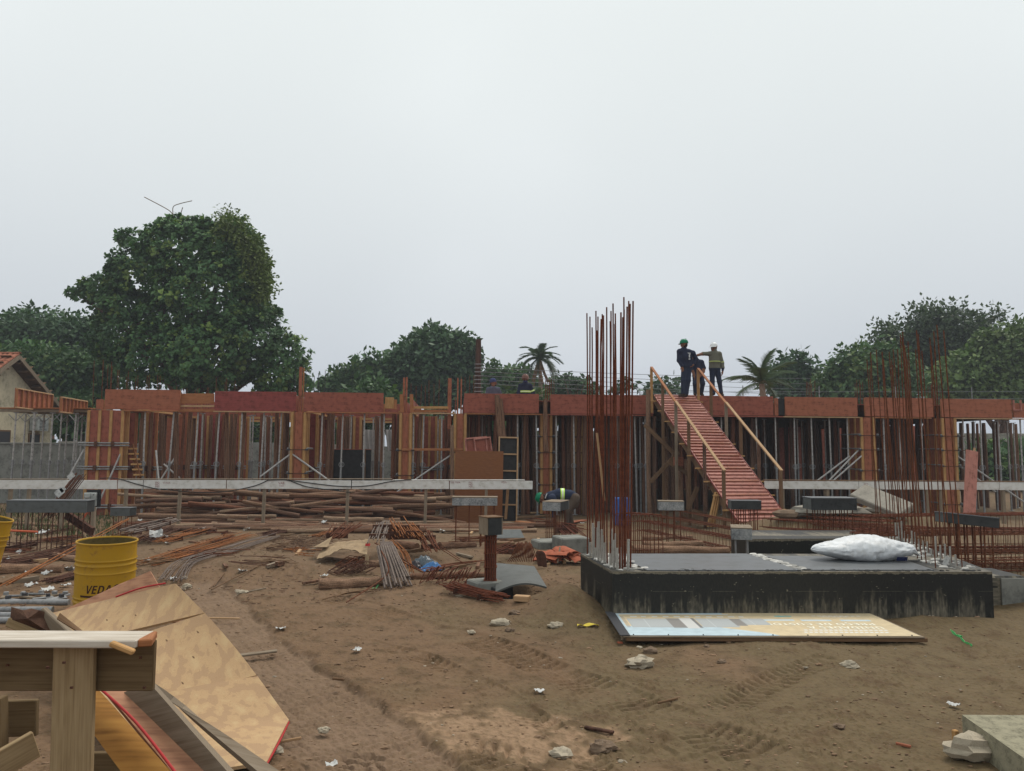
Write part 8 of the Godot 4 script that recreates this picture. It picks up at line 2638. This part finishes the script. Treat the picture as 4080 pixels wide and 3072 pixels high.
	o = person("person in navy sweater with lime bands and green helmet stooping low beside a cap box", p6, [
		[V.call(-0.5, 0.74, 0.02), V.call(-0.42, 0.76, 0.02), 0.062, 0.07, red],
		[V.call(-0.4, 0.76, 0.0), V.call(-0.15, 0.82, 0.0), 0.125, 0.14, navy2], [V.call(-0.15, 0.82, 0.0), V.call(0.12, 0.8, 0.0), 0.14, 0.125, navy2], [V.call(0.12, 0.8, 0.0), V.call(0.24, 0.74, 0.0), 0.12, 0.115, navy2],
		[V.call(-0.34, 0.74, -0.13), V.call(-0.34, 0.74, 0.15), 0.085, 0.085, navy2],
		[V.call(-0.34, 0.73, 0.16), V.call(-0.2, 0.52, 0.2), 0.082, 0.07, navy2], [V.call(-0.2, 0.52, 0.2), V.call(-0.02, 0.46, 0.16), 0.068, 0.05, navy2],
		[V.call(-0.34, 0.73, -0.14), V.call(-0.3, 0.47, -0.16), 0.08, 0.06, navy2], [V.call(-0.3, 0.47, -0.16), V.call(-0.3, 0.25, -0.1), 0.055, 0.042, navy2],
		[V.call(0.24, 0.72, 0.07), V.call(0.24, 0.72, -0.09), 0.125, 0.125, tan], [V.call(0.24, 0.62, 0.0), V.call(0.22, 0.56, 0.0), 0.12, 0.11, tan],
		[V.call(0.22, 0.66, 0.1), V.call(0.03, 0.4, 0.14), 0.11, 0.082, tan], [V.call(0.03, 0.4, 0.14), V.call(0.02, 0.12, 0.1), 0.078, 0.06, tan],
		[V.call(0.24, 0.66, -0.1), V.call(0.1, 0.38, -0.12), 0.11, 0.082, tan], [V.call(0.1, 0.38, -0.12), V.call(0.16, 0.12, -0.12), 0.078, 0.06, tan],
		[V.call(0.02, 0.1, 0.1), V.call(-0.08, 0.045, 0.12), 0.052, 0.042, boot], [V.call(0.16, 0.1, -0.12), V.call(0.06, 0.045, -0.12), 0.052, 0.042, boot]],
		[aim(V.call(-0.02, 0.46, 0.165), V.call(0.7, -0.4, -0.2), V.call(0, 1, 0.4)), aim(V.call(-0.3, 0.245, -0.1), V.call(0.05, -1, 0.1), V.call(-1, 0, 0))], hd)
	helmet(o, "helmet_green", hd)
	band(o, V.call(-0.08, 0.815, 0.0), V.call(1.0, -0.02, 0.0), 0.153, 0.155, 0.1)
	band(o, V.call(-0.27, 0.62, 0.182), V.call(-0.14, 0.21, -0.04), 0.09, 0.09, 0.07)
	part(o, "neck_band", sweep([V.call(-0.47, 0.84, 0.08), V.call(-0.49, 0.8, 0.1), V.call(-0.52, 0.72, 0.11)], 0.012, 6), mats.paper)

# ---------------------------------------------------------------- litter
func build_litter():
	# named stones
	for s in [[1997, 2490, 0.075, "stone_pale", "largest pale stone on the open mud"], [2030, 2515, 0.035, "stone_brown", "small grey stone beside the largest pale one"], [1877, 2522, 0.03, "stone_pale", "flat pale chip left of the largest stone"], [2212, 2497, 0.055, "stone_pale", "pointed beige stone left of the yellow strip"], [2050, 2447, 0.045, "stone_brown", "red-brown stone below the stirrup sheaf"], [2590, 2600, 0.05, "stone_brown", "round beige stone in front of the sign's left"], [2545, 2583, 0.022, "stone_pale", "small pebble beside the round stone"], [2815, 2577, 0.022, "stone_brown", "pebble against the sign's front edge"], [2550, 2655, 0.085, "stone_pale", "flat pale rock sunk in the mud before the sign"], [2875, 2640, 0.03, "stone_brown", "small dark stone between sign and track"], [3385, 2658, 0.055, "stone_pale", "pale stone right of the track before the sign"], [2230, 3010, 0.05, "stone_pale", "jagged beige stone near the buried branch"], [1090, 3000, 0.04, "stone_pale", "grey stone beside the plywood's lower corner"], [1290, 2915, 0.03, "stone_pale", "light stone in the left wheel track"], [745, 2340, 0.05, "stone_pale", "long pale stone beside the plywood's top corner"], [735, 2305, 0.035, "stone_pale", "small pale stone near the grey bars"], [965, 2365, 0.05, "stone_pale", "angular pale stone by the short stick"], [965, 2283, 0.04, "stone_brown", "rounded stone beside white paper on the soil"], [2470, 2565, 0.025, "clay", "orange brick chip at the sign's left corner"], [2400, 2990, 0.06, "stone_brown", "reddish flat clod in the pale patch's edge"], [3345, 2900, 0.03, "stone_brown", "clod near the concrete corner"]]:
		var p := gnd(s[0], s[1])
		single("stone", s[4], "stone", lump(int(s[0] + s[1]), 0.62, 0.36, Color(1, 1, 0.99)), mats[s[3]], Transform3D(Basis(Vector3.UP, s[0]).scaled(Vector3(s[2] * 1.25, s[2], s[2])), p + Vector3(0, s[2] * 0.25, 0)))
	# wood pieces on the mud
	for s in [[950, 2618, 1105, 2600, 0.06, "timber_grey", "split flat wood piece on the left wheel track"], [2330, 2905, 2445, 2928, 0.03, "creosote", "dark rotten branch on the mud"], [830, 2467, 955, 2470, 0.018, "pine_pale", "thin curved yellow stick on the left wheel track"], [2700, 2790, 2620, 2810, 0.012, "timber_brown", "thin twig in the wheel track"], [985, 2362, 1060, 2348, 0.012, "timber_grey", "short stick beside the angular stone"], [1110, 2965, 1200, 2950, 0.012, "pine_pale", "pale sliver near the plywood's foot"], [3570, 2970, 3630, 2985, 0.012, "film_rust", "red wood sliver near the concrete corner"], [3340, 2460, 3430, 2470, 0.03, "stone_pale", "pale flat chip between block and sign"], [1325, 2710, 1370, 2716, 0.02, "timber_brown", "small bark strip in the left wheel track"]]:
		var a := gnd(s[0], s[1]) + Vector3(0, 0.012, 0)
		var b := gnd(s[2], s[3]) + Vector3(0, 0.014, 0)
		single("wood_piece", s[6], "wood scrap", block(Vector3(a.distance_to(b), 0.016, s[4]), 0.004), mats[s[5]], lie(a, b))
	# plastic strips
	for s in [[[[2300, 2500], [2335, 2496], [2385, 2499]], 0.02, "strip_yellow", "yellow plastic strip on the mud left of the sign"], [[[3790, 2522], [3815, 2540], [3832, 2545]], 0.014, "strip_green", "bright green plastic strip right of the sign"], [[[3825, 2550], [3850, 2568], [3872, 2580]], 0.008, "strip_green", "thin green plastic ribbon beside the strip"], [[[1485, 2352], [1500, 2345], [1512, 2337]], 0.035, "rag_green", "crumpled green rag at the foot of the bar stack"]]:
		var w := []
		for q in s[0]:
			w.append(gnd(q[0], q[1]) + Vector3(0, 0.018, 0))
		var ln := smooth(w, 4)
		single("plastic_strip", s[3], "plastic", sheet(func(u: float, v: float) -> Vector3:
			var i := mini(int(u * (ln.size() - 1)), ln.size() - 2)
			return (ln[i] as Vector3).lerp(ln[i + 1], u * (ln.size() - 1) - i) + Vector3(0, 0.012 * sin(u * 9.0 + v * 2.0), (0.5 - v) * s[1] * 2.2), 16, 3, 0.003), mats[s[2]])
	# scraps of paper and tags
	for s in [[1118, 2515, 0.09, "paper scrap lying on the left wheel track"], [965, 2284, 0.11, "crumpled paper on the bare soil beside a stone"], [690, 2312, 0.09, "paper tuck at the plywood's top corner"], [620, 2155, 0.24, "big white paper heap behind the yellow drum"], [650, 2165, 0.14, "white paper sheet beside the big heap"], [668, 2170, 0.1, "folded white paper right of the heap"], [605, 2120, 0.13, "upright tag between bars behind the drum"], [640, 2065, 0.14, "white tag on the grey bar pile"], [670, 2068, 0.1, "second tag on the grey bar pile"], [557, 2092, 0.1, "tag standing among bars beyond the drum"], [805, 2130, 0.13, "tag at the end of the orange bars"], [985, 2135, 0.16, "pale plastic scrap at the top of the orange fan"], [80, 2205, 0.13, "white scrap on the dark bundle at the left"], [35, 2235, 0.12, "paper strip under the dented drum"], [170, 2150, 0.22, "torn white bag hanging in the capped starters"], [115, 2285, 0.12, "grey paper on the pale pole"], [188, 2290, 0.12, "upright paper leaf left of the drum"], [265, 2275, 0.16, "square white paper against the drum"], [125, 2340, 0.13, "flat paper on mud behind the pipes"], [190, 2358, 0.13, "long paper scrap on mud behind the pipes"], [262, 2340, 0.11, "printed tag at the foot of the drum"], [1292, 2100, 0.12, "tag on the bars behind the cardboard"], [1318, 2082, 0.08, "small tag behind the cardboard"], [1348, 2066, 0.1, "tag on the end of a heap log"], [1425, 2090, 0.1, "tag in front of the heap logs"], [1535, 2092, 0.08, "narrow tag on the bar tangle"], [1585, 2150, 0.1, "white slip on the cut bars"], [1290, 2303, 0.11, "white scrap below the stirrup bundle"], [1650, 2300, 0.12, "white scrap under the long stirrups"], [2010, 2370, 0.12, "white torn paper by the column footing"], [585, 2240, 0.12, "yellowed crumpled paper right of the drum"], [2320, 2105, 0.1, "white slip left of the tall rebar"], [3920, 2180, 0.09, "scrap caught in the right-hand cages"], [3870, 2075, 0.1, "white scrap on the mound soil"], [1762, 2140, 0.14, "pale torn board chip near the speckled cap"], [3800, 2820, 0.07, "crumpled grey scrap on the mud right of the track"], [1420, 2600, 0.08, "clear wrapper on the mud"], [2150, 2765, 0.07, "twisted pale scrap on the mud"], [1320, 3060, 0.06, "white scrap at the near edge of the mud"], [2950, 2450, 0.07, "pale chip against the black block's foot"]]:
		var key := "scrap%d" % (int(s[0]) % 7)
		if not cache.has(key):
			var nz := FastNoiseLite.new()
			nz.seed = key.hash()
			nz.frequency = 1.0
			cache[key] = sheet(func(u: float, v: float) -> Vector3: return Vector3(u - 0.5, 0.45 * absf(nz.get_noise_2d(u * 2.5, v * 2.5)) + 0.25 * absf(u - 0.5), (0.5 - v) * 0.75), 7, 6, 0.012)
		var up := rng.randf_range(0.1, 0.9) if s[1] < 2300 else rng.randf_range(-0.1, 0.25)
		var lift := 0.12 if s[1] < 2170 else 0.015
		single("paper_scrap", s[3], "paper", cache[key], mats.paper, Transform3D((Basis(Vector3.UP, s[0] * 0.7) * Basis(Vector3.RIGHT, up)).scaled(Vector3.ONE * s[2]), gnd(s[0], s[1]) + Vector3(0, lift, 0)))
	# uncountable crumbs: clods, twigs and chips
	var xf := []
	var cl := []
	for i in 5200:
		var d := 3.9 + 7.0 * pow(rng.randf(), 1.3) if i < 4200 else rng.randf_range(10, 20)
		var x := rng.randf_range(-0.72, 0.72) * d
		if noise.get_noise_2d(x * 1.3, d * 1.3 + 30.0) < -0.05 and i % 3:
			continue
		var s := rng.randf_range(0.003, 0.008) if rng.randf() < 0.95 else rng.randf_range(0.009, 0.018)
		if d > 9.0: s *= 1.5
		xf.append(Transform3D(Basis(Vector3.UP, rng.randf() * TAU).scaled(Vector3(s * 1.7, s * 0.7, s)), Vector3(x, soil(x, -d) + 0.004, -d)))
		var f := rng.randf_range(0.6, 1.15)
		cl.append(Color(0.22 * f, 0.14 * f, 0.085 * f) if rng.randf() < 0.94 else Color(0.4 * f, 0.34 * f, 0.26 * f))
	var o := swarm(self, "soil_clods", lump(8, 0.7, 0.4), mats.tinted, xf, cl)
	tag(o, "small clods and crumbs of soil strewn over the yard", "clods", "", "stuff")
	xf = []
	cl = []
	for i in 1000:
		var px := rng.randf_range(1090, 1330) if i < 420 else rng.randf_range(0, 2300)
		var py := rng.randf_range(2135, 2200) if i < 420 else rng.randf_range(2100, 2420)
		var p := gnd(px, py)
		var l := rng.randf_range(0.05, 0.32) if i < 420 else rng.randf_range(0.02, 0.09)
		var yaw := rng.randf() * TAU
		var bs := Basis(Vector3.UP, yaw) * Basis(Vector3.BACK, PI / 2 + rng.randf_range(-0.15, 0.15))
		xf.append(Transform3D(Basis(bs.x * 0.0045, bs.y * l, bs.z * 0.0045), p + Vector3(0, 0.02, 0)))
		var f := rng.randf_range(0.5, 1.3)
		cl.append(Color(0.14 * f, 0.08 * f, 0.05 * f))
	o = swarm(self, "wood_chips", unit("bar"), mats.tinted, xf, cl)
	tag(o, "brown twigs and wood chips scattered before the log heap", "twigs", "", "stuff")
	# weeds by the corner wall form
	xf = []
	cl = []
	if not cache.has("blade"):
		var bl := Shape.new()
		bl.quad(Vector3(-0.012, 0, 0), Vector3(0.012, 0, 0), Vector3(0.05, 0.6, 0.02), Vector3(0.04, 0.6, 0.02))
		bl.quad(Vector3(-0.012, 0, 0.05), Vector3(0.012, 0, 0.05), Vector3(-0.08, 0.5, 0.0), Vector3(-0.09, 0.5, 0.0))
		cache["blade"] = bl.mesh()
	for i in 900:
		var d := rng.randf_range(15.5, 26.0)
		var x := at(rng.randf_range(-60, 480), 1800, d).x
		var s := rng.randf_range(0.15, 0.4)
		xf.append(Transform3D(Basis(Vector3.UP, rng.randf() * TAU).scaled(Vector3(0.7, s, 0.7)), Vector3(x, soil(x, -d), -d)))
		var f := rng.randf_range(0.6, 1.2)
		cl.append(Color(0.07 * f, 0.09 * f, 0.035 * f))
	o = swarm(self, "weeds", cache.blade, mats.leaf, xf, cl)
	tag(o, "grass and weeds growing under the plank deck", "grass", "", "stuff")
